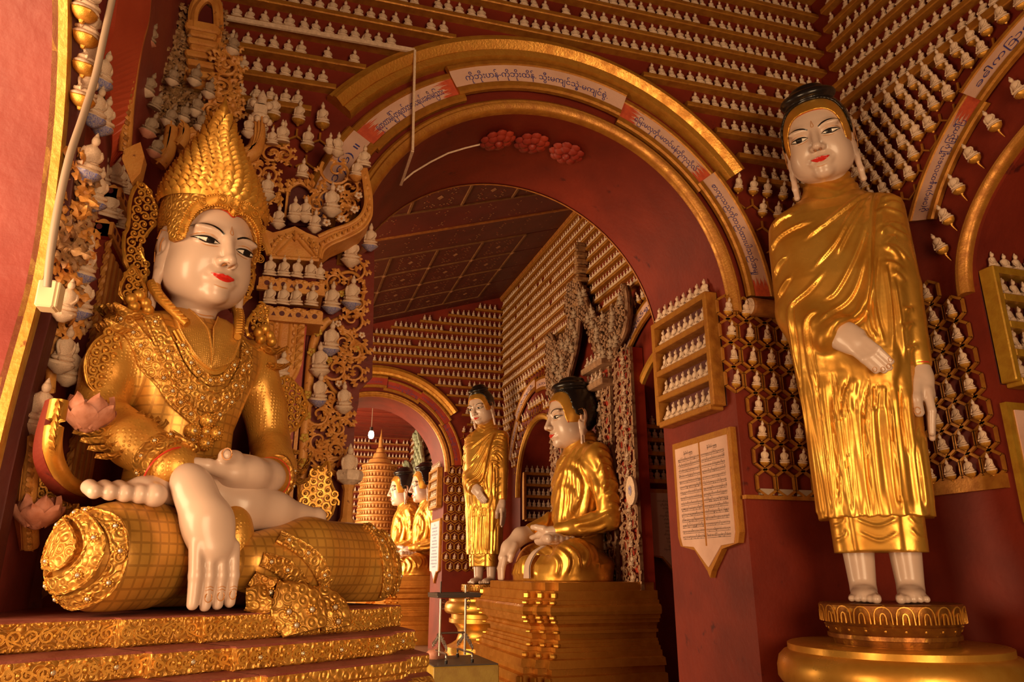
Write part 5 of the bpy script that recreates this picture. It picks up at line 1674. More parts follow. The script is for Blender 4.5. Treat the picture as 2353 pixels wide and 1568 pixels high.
def text_on_arc(body, cx, cz, R, a0, a1, h, y, m, parent, wob=.0, ez=1.):
    """letters along an arch from angle a0 to a1 (degrees), baseline radius R, squeezed to fit"""
    V, T = text_mesh(body)
    w = V[:, 0].max() - V[:, 0].min(); u = (V[:, 0] - V[:, 0].min()) / w
    a = np.radians(a0 + (a1 - a0) * u); r = R + V[:, 1] * h + wob * np.sin(u * 19)
    return lettering('lettering', np.c_[cx + r * np.cos(a), np.full(len(V), y), cz + ez * r * np.sin(a)], T, m, parent)


RIBBON = [(1.70, 0), (1.70, -.035), (1.715, -.05), (1.74, -.05), (1.75, -.035), (1.92, -.035), (1.93, -.05), (1.955, -.05), (1.97, -.035), (1.97, 0)]


def ribbon(fr, cx, cz, segs, label, m='pink_band', ink='ink', sc=1., off=0., ez=1.):
    """inscription ribbon in relief along an arch; segs = [(a0, a1, lift, text, ink, fade0, fade1)]"""
    root = empty('inscription_ribbon', label=label, category='inscription'); root.matrix_world = FM(fr)
    for a0, a1, lift, txt, fade in segs:
        y = -.012 - abs(lift) * .5
        pr = [(1.70, 0), (1.70, -.035), (1.715, -.05), (1.755, -.05), (1.765, -.04), (1.915, -.04), (1.925, -.05), (1.955, -.05), (1.97, -.035), (1.97, 0)]
        pr = [((r + off) * sc + lift, yy + y) for r, yy in pr]
        A = np.radians(np.linspace(a0, a1, 14))
        G = np.array([[(cx + r * math.cos(a), yy, cz + ez * r * math.sin(a)) for r, yy in pr] for a in A])
        mb = MB(); k = len(pr)
        mb.grid(G[:, :5], flip=a1 > a0, mi=0); mb.grid(G[:, 4:6], flip=a1 > a0, mi=1); mb.grid(G[:, 5:], flip=a1 > a0, mi=0)
        for g, fl in ((G[0], a1 > a0), (G[-1], a1 < a0)):
            mb.add(g, None, [((0, i + 1, i + 2) if fl else (0, i + 2, i + 1)) for i in range(k - 2)])
        seg = mb.build('ribbon_panel', [M['gold_paint'], M[m]], root, 40)
        for end, f in zip((a0, a1), fade):
            if not f: continue
            s = 1 if (a1 > a0) == (end == a0) else -1
            r0, r1 = (1.765 + off) * sc + lift, (1.915 + off) * sc + lift
            rows = []
            for j in range(25):
                rr = r0 + (r1 - r0) * j / 24; ln = f * (1 + .28 * math.sin(j * 2.9) + .2 * math.sin(j * 7.3))
                aa = [math.radians(end), math.radians(end + s * ln)]
                rows.append([(cx + rr * math.cos(q), y - .0415, cz + ez * rr * math.sin(q)) for q in aa])
            MB().grid(np.array(rows)).build('brushed_end', M['brush_red'], seg)
        if txt:
            b0 = a0 + (a1 - a0) * (.14 if fade[0] else .07) + (0); b1 = a1 - (a1 - a0) * (.17 if fade[1] else .10)
            text_on_arc(txt, cx, cz, (1.80 + off) * sc + lift, b0, b1, .075 * sc, y - .044, ink, seg, ez=ez)
    return root


M['gold_arch'] = mat('gilded_plaster', (.66, .31, .045), .36, .55, col2=(.50, .20, .022), scale=12, rvar=.1, bump=.35, bscale=55, bdist=.006, spots=((.26, .07, .012), 30, .70))
for fr, n, z_, cx, cz, R0 in (('A', 1, 0, 1.93, 3.7, 1.55), ('C', 3, 0, 1.93, 3.7, 1.55), ('B', 5, 0, -2.28, 3.6, 1.55)):
    ring(f'trim_{n}', fr, cx, cz, [(R0, 0), (R0, -.04), (R0 + .02, -.065), (R0 + .06, -.075), (R0 + .075, -.055), (R0 + .095, -.06), (R0 + .115, -.045), (R0 + .12, 0)], -1, 181, 'gold_paint', ez=.71 if fr == 'B' else 1.)
    if fr == 'B': continue
    ring(f'trim_{n + 1}', fr, cx, cz, [(2.03, 0), (2.03, -.05), (2.05, -.09), (2.10, -.10), (2.115, -.085), (2.135, -.10), (2.18, -.125), (2.205, -.12), (2.215, -.095), (2.245, -.09), (2.26, -.05), (2.26, 0)], 36.5, 144, 'gold_arch')
ring('trim_7', 'A', 1.93, 3.7, [(1.54, 1.19), (1.54, 1.21), (1.58, 1.22), (1.58, 1.19)], 0, 180, 'ochre')
ribbon('A', 1.93, 3.7, [(172, 146.5, .02, 'ပွဲကိ (၁၄၆) ။', (0, 0)), (146.5, 116, 0, 'ရတ္တာမြို့-တရုတ်တောင်ရပ်းခေါ်မြသား', (4.5, 5)), (117.5, 70, .05, 'ကိုဘိုးဟန်-ကိုဘိုးထိန်. သွီးမကျင်သွဲ့-မကျင်စွဲ.', (0, 0)), (70, 38, 0, 'ေြမးမလှတို့-မတင်မန်တို့ကုသိုလ်', (4.5, 5)), (40, 4, .03, 'စာကူးသည်ကိုတည်ထားပါသည်အမျှ', (0, 4))], 'pale inscription ribbon with lettering round the big arch beside the tall standing statue')
ribbon('B', -2.28, 3.6, [(156, 126, .0, 'ပွဲ(၁၈၄)မန္တလေးမြို့ ပြည်ကြီး', (0, 5)), (126, 95, .04, 'ခေါ်ကြသော အဖဦး', (0, 0)), (95, 55, 0, '', (0, 0))], 'grey violet inscription ribbon round the arch right of the tall standing statue', off=.20, ez=.86)
ribbon('C', 1.93, 3.7, [(150, 118, 0, 'မန်းမြို့ကကုသိုလ်', (0, 0)), (119, 84, .05, 'ပဲခူးမြို့နယ်ကျောင်းသား', (0, 0)), (86, 58, 0, 'တောင်ငူမြို့အမျှ', (0, 0)), (60, 34, .05, 'ကောင်းမှုတော်', (0, 0)), (36, 4, 0, 'ရန်ကုန်မြို့ သာဓု', (0, 0))], 'mauve inscription ribbon round the farther arch at the end of the middle hall', m='red_bright', ink='ink_violet')
for cx, cz, n, lab in ((-13.4, 3.15, 8, 'short pink inscription ribbon over the niche behind the middle statue face'), (-8.15, 3.18, 10, 'pink inscription ribbon over the dark niche that the big arch pier cuts off')):
    ring(f'trim_{n}', 'B', cx, cz, [(1.28, 0), (1.28, -.05), (1.31, -.08), (1.36, -.08), (1.39, -.05), (1.39, 0)], -4, 184, 'gold')
    ribbon('B', cx, cz, [(158, 128, 0, 'မန်းမြို့သား', (0, 0)), (130, 92, .06, 'ကုသိုလ်ရှင်ဦး', (0, 0)), (93, 50, 0, 'သာဓုအမျှ', (0, 0)), (52, 20, .05, '', (0, 0))], lab, off=.15)
# rolled ends of the ribbon
for fr, cx, cz, a, lab in (('A', 1.93, 3.7, 1.5, 'rolled end of the inscription ribbon low on the big arch'),):
    mb = MB(); r = 1.865
    c = (cx + r * math.cos(math.radians(a)), cz + r * math.sin(math.radians(a)) - .03)
    mb.lathe([(0, -.15), (.055, -.15), (.075, -.148), (.08, -.13), (.076, .13), (.078, .15), (0, .15)], 22)
    mb.xf(Matrix.Translation((c[0], -.075, c[1])) @ Matrix.Rotation(PI / 2, 4, 'Y'))
    o = mb.build('ribbon_roll', M['ochre']); o.matrix_world = FM(fr); o['label'] = lab; o['category'] = 'ribbon roll'
    s = MB(); sp = spiral((c[0] - .152, -.075, c[1]), .07, 0, 3, 50, (0, 1, 0), (0, 0, 1)); s.tube(sp, .006, 4)
    k = np.linspace(0, 2 * PI, 24); s.add(np.vstack([[c[0] - .1515, -.075, c[1]], np.c_[np.full(24, c[0] - .1515), -.075 + .073 * np.cos(k), c[1] + .073 * np.sin(k)]]), None, [(0, i + 1, i + 2) for i in range(23)])
    s.build('roll_face', M['stone'], o)
    k2 = MB().lathe([(.0, .15), (.08, .15), (.083, .135), (.078, .12)], 22); k2.xf(Matrix.Translation((c[0], -.075, c[1])) @ Matrix.Rotation(PI / 2, 4, 'Y')); k2.build('roll_rim', M['stone'], o)
# plaster rosettes under the big arch
for k, (px, py) in enumerate(((1143, 320), (1222, 325), (1303, 345))):
    p = at(px, py, Y=5.35 + .02 * k); d = Vector((p.x - 1.93, 0, p.z - 3.7)).normalized(); c = Vector((1.93, p.y, 3.7)) + d * 1.548
    mb = MB()
    for ring_, (rr, n, h) in enumerate(((.115, 9, .03), (.075, 7, .05))):
        for i in range(n):
            t = i * 2 * PI / n; mb.sph((rr * math.cos(t), rr * math.sin(t), -h), (.05, .05, .026), 8, 4)
    mb.sph((0, 0, -.06), (.04, .04, .04), 8, 5)
    o = mb.build('rosette', M['red_bright'], None, 60)
    o.matrix_world = Matrix.Translation(c) @ d.to_track_quat('Z', 'Y').to_matrix().to_4x4()
    o['label'] = ('dark red plaster rosette under the big arch where the wire ends', 'middle one of three plaster rosettes under the big arch', 'dark red plaster rosette under the big arch farthest from the wire')[k]; o['category'] = 'rosette'; o['group'] = 'rosettes under the big arch'
# shelf boxes and inscription boards on the jambs
def jamb_board(fr4, w, z_top, z_bot, tip, label, lines, ink, colour='paper', frame='gold_paint', cols=1, seed=1, grey=0):
    """shield-bottomed board, local x across (0..w), y=0 face"""
    root = empty('inscription_board', label=label, category='board'); root.matrix_world = fr4
    e = .055
    def shield(i):
        b = z_bot + .25 * (z_top - z_bot) * 0
        return [(i, z_top - i), (w - i, z_top - i), (w - i, z_bot + .14), (w - i - .03, z_bot + .06), (w * .72, z_bot + .02 + i * .5), (w / 2 + .03, tip + .05 + i), (w / 2, tip + i * 1.5), (w / 2 - .03, tip + .05 + i), (w * .28, z_bot + .02 + i * .5), (i + .03, z_bot + .06), (i, z_bot + .14)]
    MB().prism(shield(0), -.05, 0).build('frame', M[frame], root)
    MB().prism(shield(e), -.058, -.045).build('panel', M[colour], root)
    if cols == 2: MB().box((w / 2, -.06, (z_top + z_bot) / 2), (.012, .008, z_top - z_bot - .1)).build('divider', M[frame], root)
    rg = random.Random(seed)
    SY = 'ကခဂငစဆဇညတထဒနပဖဗမယရလဝသဟအ'; DI = ['', 'ိ', 'ာ', 'ု', 'ူ', 'း', '့', '်', 'ံ', 'ွ', 'ီ', '']
    cw = (w - 2 * e - .06) / cols
    mbV, mbT, n0 = [], [], 0
    for c in range(cols):
        for l in range(lines):
            if l == 0: word = 'နိပါတ်-၅၅၅' if cols == 2 else 'နံပါတ် ၂'
            else: word = ''.join(rg.choice(SY) + rg.choice(DI) for _ in range(14 if cols == 2 else rg.randint(9, 17)))
            V, T = text_mesh(word, 1)
            ww = V[:, 0].max(); lh = (z_top - z_bot - .2) / lines
            s = min(lh * .62, cw * .92 / ww)
            x0 = e + .03 + c * (cw + .0) + (cw - ww * s) / 2
            mbV.append(np.c_[x0 + V[:, 0] * s, np.full(len(V), -.0595), z_top - .10 - l * lh - lh * .5 + V[:, 1] * s * .95])
            for p in T: mbT += [(n0 + p[0], n0 + p[i], n0 + p[i + 1]) for i in range(1, len(p) - 1)]
            n0 += len(V)
            if cols == 2 and l: mbV.append(np.array([(e + .03 + c * cw + .02, -.0592, z_top - .10 - l * lh - lh * .75), (e + .03 + c * cw + cw - .02, -.0592, z_top - .10 - l * lh - lh * .75), (e + .03 + c * cw + cw - .02, -.0592, z_top - .10 - l * lh - lh * .75 + .003), (e + .03 + c * cw + .02, -.0592, z_top - .10 - l * lh - lh * .75 + .003)])); mbT += [(n0, n0 + 1, n0 + 2), (n0, n0 + 2, n0 + 3)]; n0 += 4
    o = MB().add(np.vstack(mbV), None, mbT).build('lettering', M[ink], root); o['kind'] = 'stuff'
    return root


LV = ['top', 'second', 'third', 'fourth', 'fifth', 'sixth', 'seventh', 'eighth']


def shelf_box(fr4, w, z_bot, z_top, rows, label, figlab, frame='gold_paint', inner='red_dark', nf=8, s=.13, open_top=True, dim=False):
    root = empty('figurine_shelf_box', label=label, category='shelf box'); root.matrix_world = fr4
    e = .055; d = .13
    MB().box((w / 2, -.005, (z_bot + z_top) / 2), (w, .02, z_top - z_bot)).build('back', M[inner], root)
    for x in (e / 2, w - e / 2): MB().box((x, -d / 2, (z_bot + z_top) / 2), (e, d, z_top - z_bot), bev=.008).build('side', M[frame], root)
    for i in range(rows + 1):
        z = z_bot + .03 + (z_top - z_bot - .03) * i / rows
        MB().box((w / 2, -d / 2 - .001, z - .03), (w - 2 * e if i < rows else w - .004, d, .055), bev=.006).build('shelf', M[frame], root)
        zz = z - .002
        for q in range(nf):
            x = (e + .03 + (w - 2 * e - .06) * (q + .5) / nf) if i < rows else .03 + (w - .06) * (q + .5) / nf
            fig_at(fr4 @ place(Matrix.Identity(4), x, -d * .55, zz, s * rng.uniform(.93, 1.05), rng.uniform(-.25, .25)), f'{figlab}, {LV[rows - i]} shelf, {nth(q + 1)} along', figlab, 'box_figurine', dim=dim)
    return root


JA = Matrix.Translation((3.48, 6.10, 0)) @ Matrix.Rotation(-PI / 2, 4, 'Z')      # big arch jamb, seen from the left
shelf_box(JA, .98, 2.90, 3.90, 4, 'tilted gold box of five shelves on the big arch pier', 'cream figurine in the big arch pier box', nf=8, s=.15)
jamb_board(Matrix.Translation((3.48, 5.97, 0)) @ Matrix.Rotation(-PI / 2, 4, 'Z'), .93, 2.71, 1.75, 1.55, 'pink two-column inscription board on the big arch pier', 16, 'ink_dark', 'pink_band', cols=2)
JB = Matrix.Translation((4.84, 3.80, 0))
shelf_box(JB, 1.0, 2.87, 3.74, 4, 'yellow gold shelf box at the picture edge beside the lattice of figurines', 'cream figurine in the yellow box', 'gold_yellow', nf=8, s=.15)
jamb_board(Matrix.Translation((4.80, 3.80, 0)), .93, 2.73, 1.78, 1.55, 'pale inscription board at the picture edge under the yellow shelf box', 9, 'ink_dark', 'pink_band', 'gold_yellow', seed=5)
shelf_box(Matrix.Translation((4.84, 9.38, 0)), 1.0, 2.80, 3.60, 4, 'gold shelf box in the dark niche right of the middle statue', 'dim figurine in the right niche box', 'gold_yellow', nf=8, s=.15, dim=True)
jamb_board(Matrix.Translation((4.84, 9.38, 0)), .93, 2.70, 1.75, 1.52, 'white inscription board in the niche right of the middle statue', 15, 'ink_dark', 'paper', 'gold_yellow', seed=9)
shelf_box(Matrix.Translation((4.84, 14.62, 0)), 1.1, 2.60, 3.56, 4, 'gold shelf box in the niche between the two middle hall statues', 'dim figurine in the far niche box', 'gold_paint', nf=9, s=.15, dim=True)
JC = Matrix.Translation((3.48, 17.0, 0)) @ Matrix.Rotation(-PI / 2, 4, 'Z')
shelf_box(JC, .98, 2.95, 3.80, 4, 'narrow shelf box on the farther arch pier above the pale strip', 'tiny figurine in the farther arch box', nf=7, s=.15)
jamb_board(Matrix.Translation((3.48, 16.98, 0)) @ Matrix.Rotation(-PI / 2, 4, 'Z'), 1.0, 2.70, 1.55, 1.35, 'pale blue inscription strip on the farther arch pier', 14, 'ink', 'pale_blue', cols=1, seed=12)
# ================================================================= lattices of lotus figurines
ct = MB(); ct.mb(cup); ct.tube([(0, -.05, -.34), (0, -.03, -.5), (.02, 0, -.75)], (.045, .035, .012), 6); CUPT = ct.mesh('lotus_cup', M['gold'], 40)


def hex_cell(mb, x, z, w, h, y=-.03, r=.014):
    a, b = w / 2, h / 2
    P_ = [(0, b), (a, b * .52), (a, -b * .52), (0, -b), (-a, -b * .52), (-a, b * .52), (0, b), (a, b * .52)]
    P3 = np.array([(x + p[0], y, z + p[1]) for p in P_[:-1]])
    for p, q in zip(P3[:-1], P3[1:]): mb.tube([p, q], r, 4, nrm=(0, 1, 0), cap=False)


def lattice(fr, cells, w, h, label, figlab, s=.12, empty_cells=(), extra=None):
    root = empty('figurine_lattice', label=label, category='lattice'); root.matrix_world = FM(fr)
    zs_ = sorted({round(c[1], 2) for c in cells}, reverse=True)
    for i, (x, z) in enumerate(cells):
        cn = sorted(abs(c[0]) for c in cells if abs(c[1] - z) < .01)
        mb = MB(); hex_cell(mb, x, z, w, h); mb.build('hexagon_cell', M['gold_paint'], root, 60)
        if i in empty_cells:
            MB().box((x, -.02, z - h * .32), (w * .75, .03, h * .22)).build('cell_plug', M['cable'], root); continue
        fig_at(place(fr, x + rng.uniform(-.006, .006), -.055, z - .045, s, rng.uniform(-.2, .2), rng.uniform(-.08, .08), .2), f'{figlab}, {nth(zs_.index(round(z, 2)) + 1)} row, {nth(cn.index(abs(x)) + 1)} from the edge', figlab, 'lotus_figurine', CUPM)
    if extra: MB().box(*extra).build('sill', M['gold_paint'], root)
    return root


cells = []; emp = []
for r in range(8):
    for c in range(8 if r < 4 else 7):
        x = 3.445 + .178 * (c + (0 if r < 4 else 1)) + .006 * r; z = 3.705 - .206 * r
        if x > 4.74: continue
        if r == 7: emp.append(len(cells))
        cells.append((x, z))
lattice('A', cells, .165, .215, 'gold honeycomb lattice of figurines on the pier under the ribbon roll', 'figurine in the ribbon roll honeycomb', empty_cells=emp, extra=((4.1, -.02, 2.15), (1.28, .05, .03)))
cells = []
for r in range(8):
    for c in range(6):
        x = -3.93 - .172 * c + .012 * (r - 7); z = 3.70 - .197 * r
        if r == 0 and c == 0: continue
        if x < -4.78: continue
        cells.append((x, z))
lattice('B', cells, .160, .205, 'gold honeycomb lattice of figurines between the standing statue and the picture edge', 'figurine in the right hand honeycomb', extra=((-4.3, -.02, 2.20), (.88, .05, .10)))
# far pier lattice
cells = [(3.55 + .175 * c + (.0 if r % 2 else .087), 3.70 - .20 * r) for r in range(11) for c in range(7) if 3.55 + .175 * c < 4.75]
lattice('C', cells, .16, .20, 'gold honeycomb lattice beside the farther arch', 'tiny figurine in the farther arch honeycomb', s=.115)


def stem(mb, x, z, y=-.03):
    mb.tube([(x, y, z - .085), (x, y, z - .15)], .010, 4); mb.tube([(x, y, z - .145), (x - .07, y, z - .19)], .009, 4); mb.tube([(x, y, z - .145), (x + .07, y, z - .19)], .009, 4)


def field(fr, test, x0, x1, z0, z1, px, pz, label, group, s=.135, lean=0.):
    root = empty('branching_stems', label='gold stem brackets carrying ' + group, category='bracket'); root.matrix_world = FM(fr)
    r = 0; z = z1; n = 0; rw = 0
    while z > z0:
        x = x0 + (px / 2 if r % 2 else 0); q = 0
        while x < x1:
            if test(x, z):
                q += 1; rw += q == 1
                mb = MB(); stem(mb, x, z); mb.build('stem', M['gold_paint'], root, 60)
                fig_at(place(fr, x + rng.uniform(-.01, .01), -.06, z - .02, s * rng.uniform(.93, 1.05), rng.uniform(-.2, .2), lean, .35), f'{label}, {nth(rw)} row, {nth(q)} along', group, 'lotus_figurine', CUPM); n += 1
            x += px
        z -= pz; r += 1
    return root


field('A', lambda x, z: math.hypot(x - 1.93, z - 3.7) > 2.06 and x > 3, 3.2, 4.75, 3.85, 4.86, .155, .205, 'lotus figurine between arch and standing statue', 'lotus figurines between the big arch and the standing statue')
field('A', lambda x, z: math.hypot(x - 1.93, z - 3.7) > 2.06 and x < 1, -.42, .2, 4.40, 4.80, .165, .205, 'lotus figurine under the lowest canopy-side shelf', 'lotus figurines under the lowest shelf beside the canopy', s=.15)
field('B', lambda x, z: math.hypot(x + 2.28, (z - 3.6) / .86) > 2.27 and x > -4.78 and z < 5.5 and x < -2.3, -4.76, -1.6, 3.9, 5.48, .136, .150, 'lotus figurine by the standing head', 'lotus figurines on the side wall by the standing statue head', s=.14)
for k in range(9):
    a = math.radians(164 - 9 * k); r = 1.77
    x, z = -2.28 + r * math.cos(a), 3.6 + .79 * r * math.sin(a)
    fig_at(place('B', x, -.06, z, .15, rng.uniform(-.2, .2), -.25, .3), f'figurine on a tailed gold lotus inside the side arch ribbon, {nth(k + 1)} from the bottom', 'tailed lotus figurines inside the side arch ribbon', 'lotus_figurine', CUPT)
field('B', lambda x, z: 1.5 < math.hypot(x + 8.15, z - 3.18) and math.hypot(x + 8.15, z - 3.18) > 2.2 and x < -8, -9.7, -7.0, 3.8, 5.35, .15, .165, 'gold lotus figurine round the right hand niche', 'lotus figurines round the right hand niche', s=.14)
field('B', lambda x, z: math.hypot(x + 13.4, z - 3.15) > 2.2 or math.hypot(x + 13.4, z - 3.15) < 1.68 and math.hypot(x + 13.4, z - 3.15) > 1.5 and z > 3.6, -15.6, -11.6, 3.4, 5.45, .16, .17, 'gold lotus figurine round the far niche', 'lotus figurines round the niche between the middle statues', s=.14)
field('A', lambda x, z: False, 0, 0, 1, 0, 1, 1, '', 'x') if False else None
field('C', lambda x, z: math.hypot(x - 1.93, z - 3.7) > 2.06 and x > 3, 3.4, 4.75, 3.85, 4.6, .16, .2, 'tiny lotus figurine by the farther arch', 'lotus figurines by the farther arch', s=.13)
# ---- shelf rows: the nearest ones are counted one by one, the rest is massed wall by wall
SHELF.sort(key=lambda t: t[0])
from math import radians
def seen(p):
    v = p - EYE; z = v.dot(_f)
    if z <= 0: return False
    x, y = 1176 + 1690 * v.dot(_r) / z, 784 - 1690 * v.dot(_u) / z
    return -40 < x < 2393 and -60 < y < 1600
cnt = 0; mass = {}
for d, Mx, lab, wall, q in SHELF:
    if not seen(Mx.translation) and d < 8: continue
    if wall in ('big arch', 'right') and cnt < 300:
        fig_at(Mx, f'{lab}, {nth(q)} from the corner' if 'canopy' not in lab else f'{lab}, {nth(q)} from the arch', lab, 'shelf_figurine'); cnt += 1
    else:
        mass.setdefault(wall, []).append(Mx)
for wall, L in mass.items():
    mb = MB()
    for Mx in L: mb.mb(FIGL, Mx)
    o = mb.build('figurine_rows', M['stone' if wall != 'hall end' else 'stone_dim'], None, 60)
    o['kind'] = 'stuff'; o['label'] = {'big arch': 'upper rows of small cream figurines on the shelves over the big arch', 'right': 'upper rows of small cream figurines on the side wall shelves at the picture top', 'hall side': 'long receding rows of small cream figurines on the middle hall side wall', 'hall end': 'rows of small grey figurines on the middle hall end wall under the ceiling', 'far end': 'rows of figurines on the end wall of the farthest hall', 'far hall side': 'rows of figurines on the side wall of the farthest hall'}[wall]; o['category'] = 'figurines'
# ================================================================= carved surround of the crowned figure
def apts(L, sc, ox, oy, **k): return np.array([at(ox + x / sc, oy + y / sc, **k) for x, y in L])


def flower(mb, c, n, r, mi=0, mj=1):
    c = np.array(c, float); n = np.array(n, float); n /= np.linalg.norm(n); a = np.cross(n, (0, 0, 1.)); a /= np.linalg.norm(a); b = np.cross(n, a); Rm = np.stack([a, b, n], 1)
    for i in range(5):
        t = i * 2 * PI / 5 + .3; mb.sph(c + (a * math.cos(t) + b * math.sin(t)) * r * .62 + n * r * .12, (r * .42, r * .42, r * .2), 7, 4, mi, Rm)
    mb.sph(c + n * r * .2, r * .26, 6, 4, mj)


def leaf(mb, base, tip, nrm, w, lobes=3, mi=0):
    """lobed, curled leaf with a raised midrib"""
    b, t, n = (np.array(k, float) for k in (base, tip, nrm)); n /= np.linalg.norm(n)
    d = t - b; L_ = np.linalg.norm(d); d /= L_; s = np.cross(n, d); N_ = 6 * lobes + 1
    u = np.linspace(0, 1, N_)
    env = np.sin(PI * np.clip(u * .9 + .08, 0, 1)) ** .8
    wd = w * env * (.62 + .38 * np.cos(u * lobes * 2 * PI + PI) ** 1)
    z = .18 * L_ * np.sin(u * PI) + .10 * L_ * u ** 3
    P_ = b + d * (u * L_)[:, None] + n * z[:, None]
    G = np.stack([P_ - s * wd[:, None] - n * (.02 * L_), P_ - s * wd[:, None] * .45 + n * (.02 * L_), P_ + n * (.09 * L_), P_ + s * wd[:, None] * .45 + n * (.02 * L_), P_ + s * wd[:, None] - n * (.02 * L_)], 1)
    mb.grid(G, mi=mi, flip=True)
    mb.grid(G - n * (.05 * L_), mi=mi)
    return mb


def vine(mb, c, r, a0, turns, n=(0, -1, 0), ax=(1, 0, 0), wire=.011, leaves=4, lw=.03, seed=0):
    """spiral tendril with leaves on its outer side, ending in a curled leaf"""
    rg = random.Random(seed)
    s = spiral(c, r, a0, turns, 22, ax, (0, 0, 1)); k = np.linspace(0, 1, 22)
    n_ = np.array(n, float); s = s + n_ * (.012 + .03 * k)[:, None]
    mb.tube(s, wire * (1 - .35 * k), 5, nrm=n)
    T = np.gradient(s, axis=0)
    for i in range(leaves):
        j = int((i + .4) / leaves * 15); t = T[j] / np.linalg.norm(T[j]); o = np.array(s[j] - np.array(c)); o -= n_ * (o @ n_); o /= np.linalg.norm(o) + 1e-9
        leaf(mb, s[j], s[j] + (t * .7 + o * .8) * lw * 1.5, n, lw * .7, 2)
    leaf(mb, s[-1] - o * .0, s[-1] + n_ * .02 + T[-1] / np.linalg.norm(T[-1]) * lw * 1.5, n, lw * .8, 2)


def mini(px, py, h, lab, cup=None, X=None, Y=None, rz=0, lean=0, k=None, dim=False, big=.0):
    """small figurine whose seat is seen at a pixel"""
    p = at(px, py, X=X, Y=Y)
    Mx = Matrix.Translation(p) @ Matrix.Rotation(rz + rng.uniform(-.15, .15), 4, 'Z') @ Matrix.Rotation(lean, 4, 'Y') @ Matrix.Rotation(.3, 4, 'X') @ Matrix.Diagonal((h, h, h, 1))
    return fig_at(Mx, lab, 'figurines on the carved surround of the crowned statue', 'carved_figurine', cup, dim, k)


YC = 4.70
fs = empty('carved_column', (0, YC, 0), label='carved ochre column with two figurine trays beside the crowned statue', category='column')
def W(o, root):  # keep world coordinates under an Empty
    o.matrix_parent_inverse = Matrix.Translation(-Vector(root.location)); return o
xL, xR = at(609, 736, Y=YC).x, at(706, 737, Y=YC).x
zt, zb = at(650, 737, Y=YC).z, 1.5
xm = (xL + xR) / 2; hw = (xR - xL) / 2
W(MB().box((xm, (YC + 5) / 2, (zt + zb) / 2), (xR - xL, 5 - YC, zt - zb)).build('shaft', M['red_bright'], fs), fs)
W(MB().box((xm, YC - .005, (zt + zb) / 2), (xR - xL - .02, .02, zt - zb)).build('shaft_face', M['red_bright'], fs), fs)
mb = MB()
def cx_(x, y): return at(560 + x / 2.375, 560 + y / 2.375, Y=YC - .02)
for wd in (1., .62, .28):
    P_ = spline([(xm - hw * .82 * wd, YC - .02, zt), (xm - hw * .82 * wd, YC - .02, zt - .28 * (.55 + .45 * wd)), (xm - hw * .4 * wd, YC - .02, zt - .42 * (.6 + .4 * wd)), (xm, YC - .02, zt - .50 * (.62 + .38 * wd)), (xm + hw * .4 * wd, YC - .02, zt - .42 * (.6 + .4 * wd)), (xm + hw * .82 * wd, YC - .02, zt - .28 * (.55 + .45 * wd)), (xm + hw * .82 * wd, YC - .02, zt)], 30)
    mb.tube(P_, .013, 6, nrm=(0, 1, 0)); mb.tube(P_ * (1, 1, 1) + (0, .005, -.018), .008, 5, nrm=(0, 1, 0))
U_ = [(xm - hw * .9, zt), (xm - hw * .9, zt - .27), (xm - hw * .5, zt - .44), (xm, zt - .52), (xm + hw * .5, zt - .44), (xm + hw * .9, zt - .27), (xm + hw * .9, zt)]
mb.prism(U_, YC - .025, YC - .005)
for s in (-1, 1):
    for i in range(6):
        z = zt - .03 - i * .055
        leaf(mb, (xm + s * hw * .55, YC - .03, z - .02), (xm + s * hw * .95, YC - .035, z + .045), (0, -1, 0), .022, 1)
        mb.sph((xm + s * hw * .42, YC - .03, z), (.012, .008, .02), 6, 4)
W(mb.build('carved_panel', M['carved'], fs, 40, label='ochre leaf panel carved in nested points'), fs)
mb = MB(); rg = random.Random(8)
zz = zt - .56
while zz > zb + .05:
    for s in (-1, 1):
        vine(mb, (xm + s * hw * .48, YC - .025, zz), hw * .46, 1.57 - s * .5, s * 1.1, wire=.012, leaves=3, lw=.040, seed=int(zz * 100) + s)
    leaf(mb, (xm, YC - .03, zz - .10), (xm, YC - .03, zz + .06), (0, -1, 0), .035, 2)
    zz -= .165
for s in (-1, 1): mb.box((xm + s * hw * .96, YC - .03, (zt + zb) / 2 - .25), (.022, .03, zt - zb - .5))
W(mb.build('scrollwork', M['carved'], fs, 40, label='pierced leaf scrolls down the column'), fs)


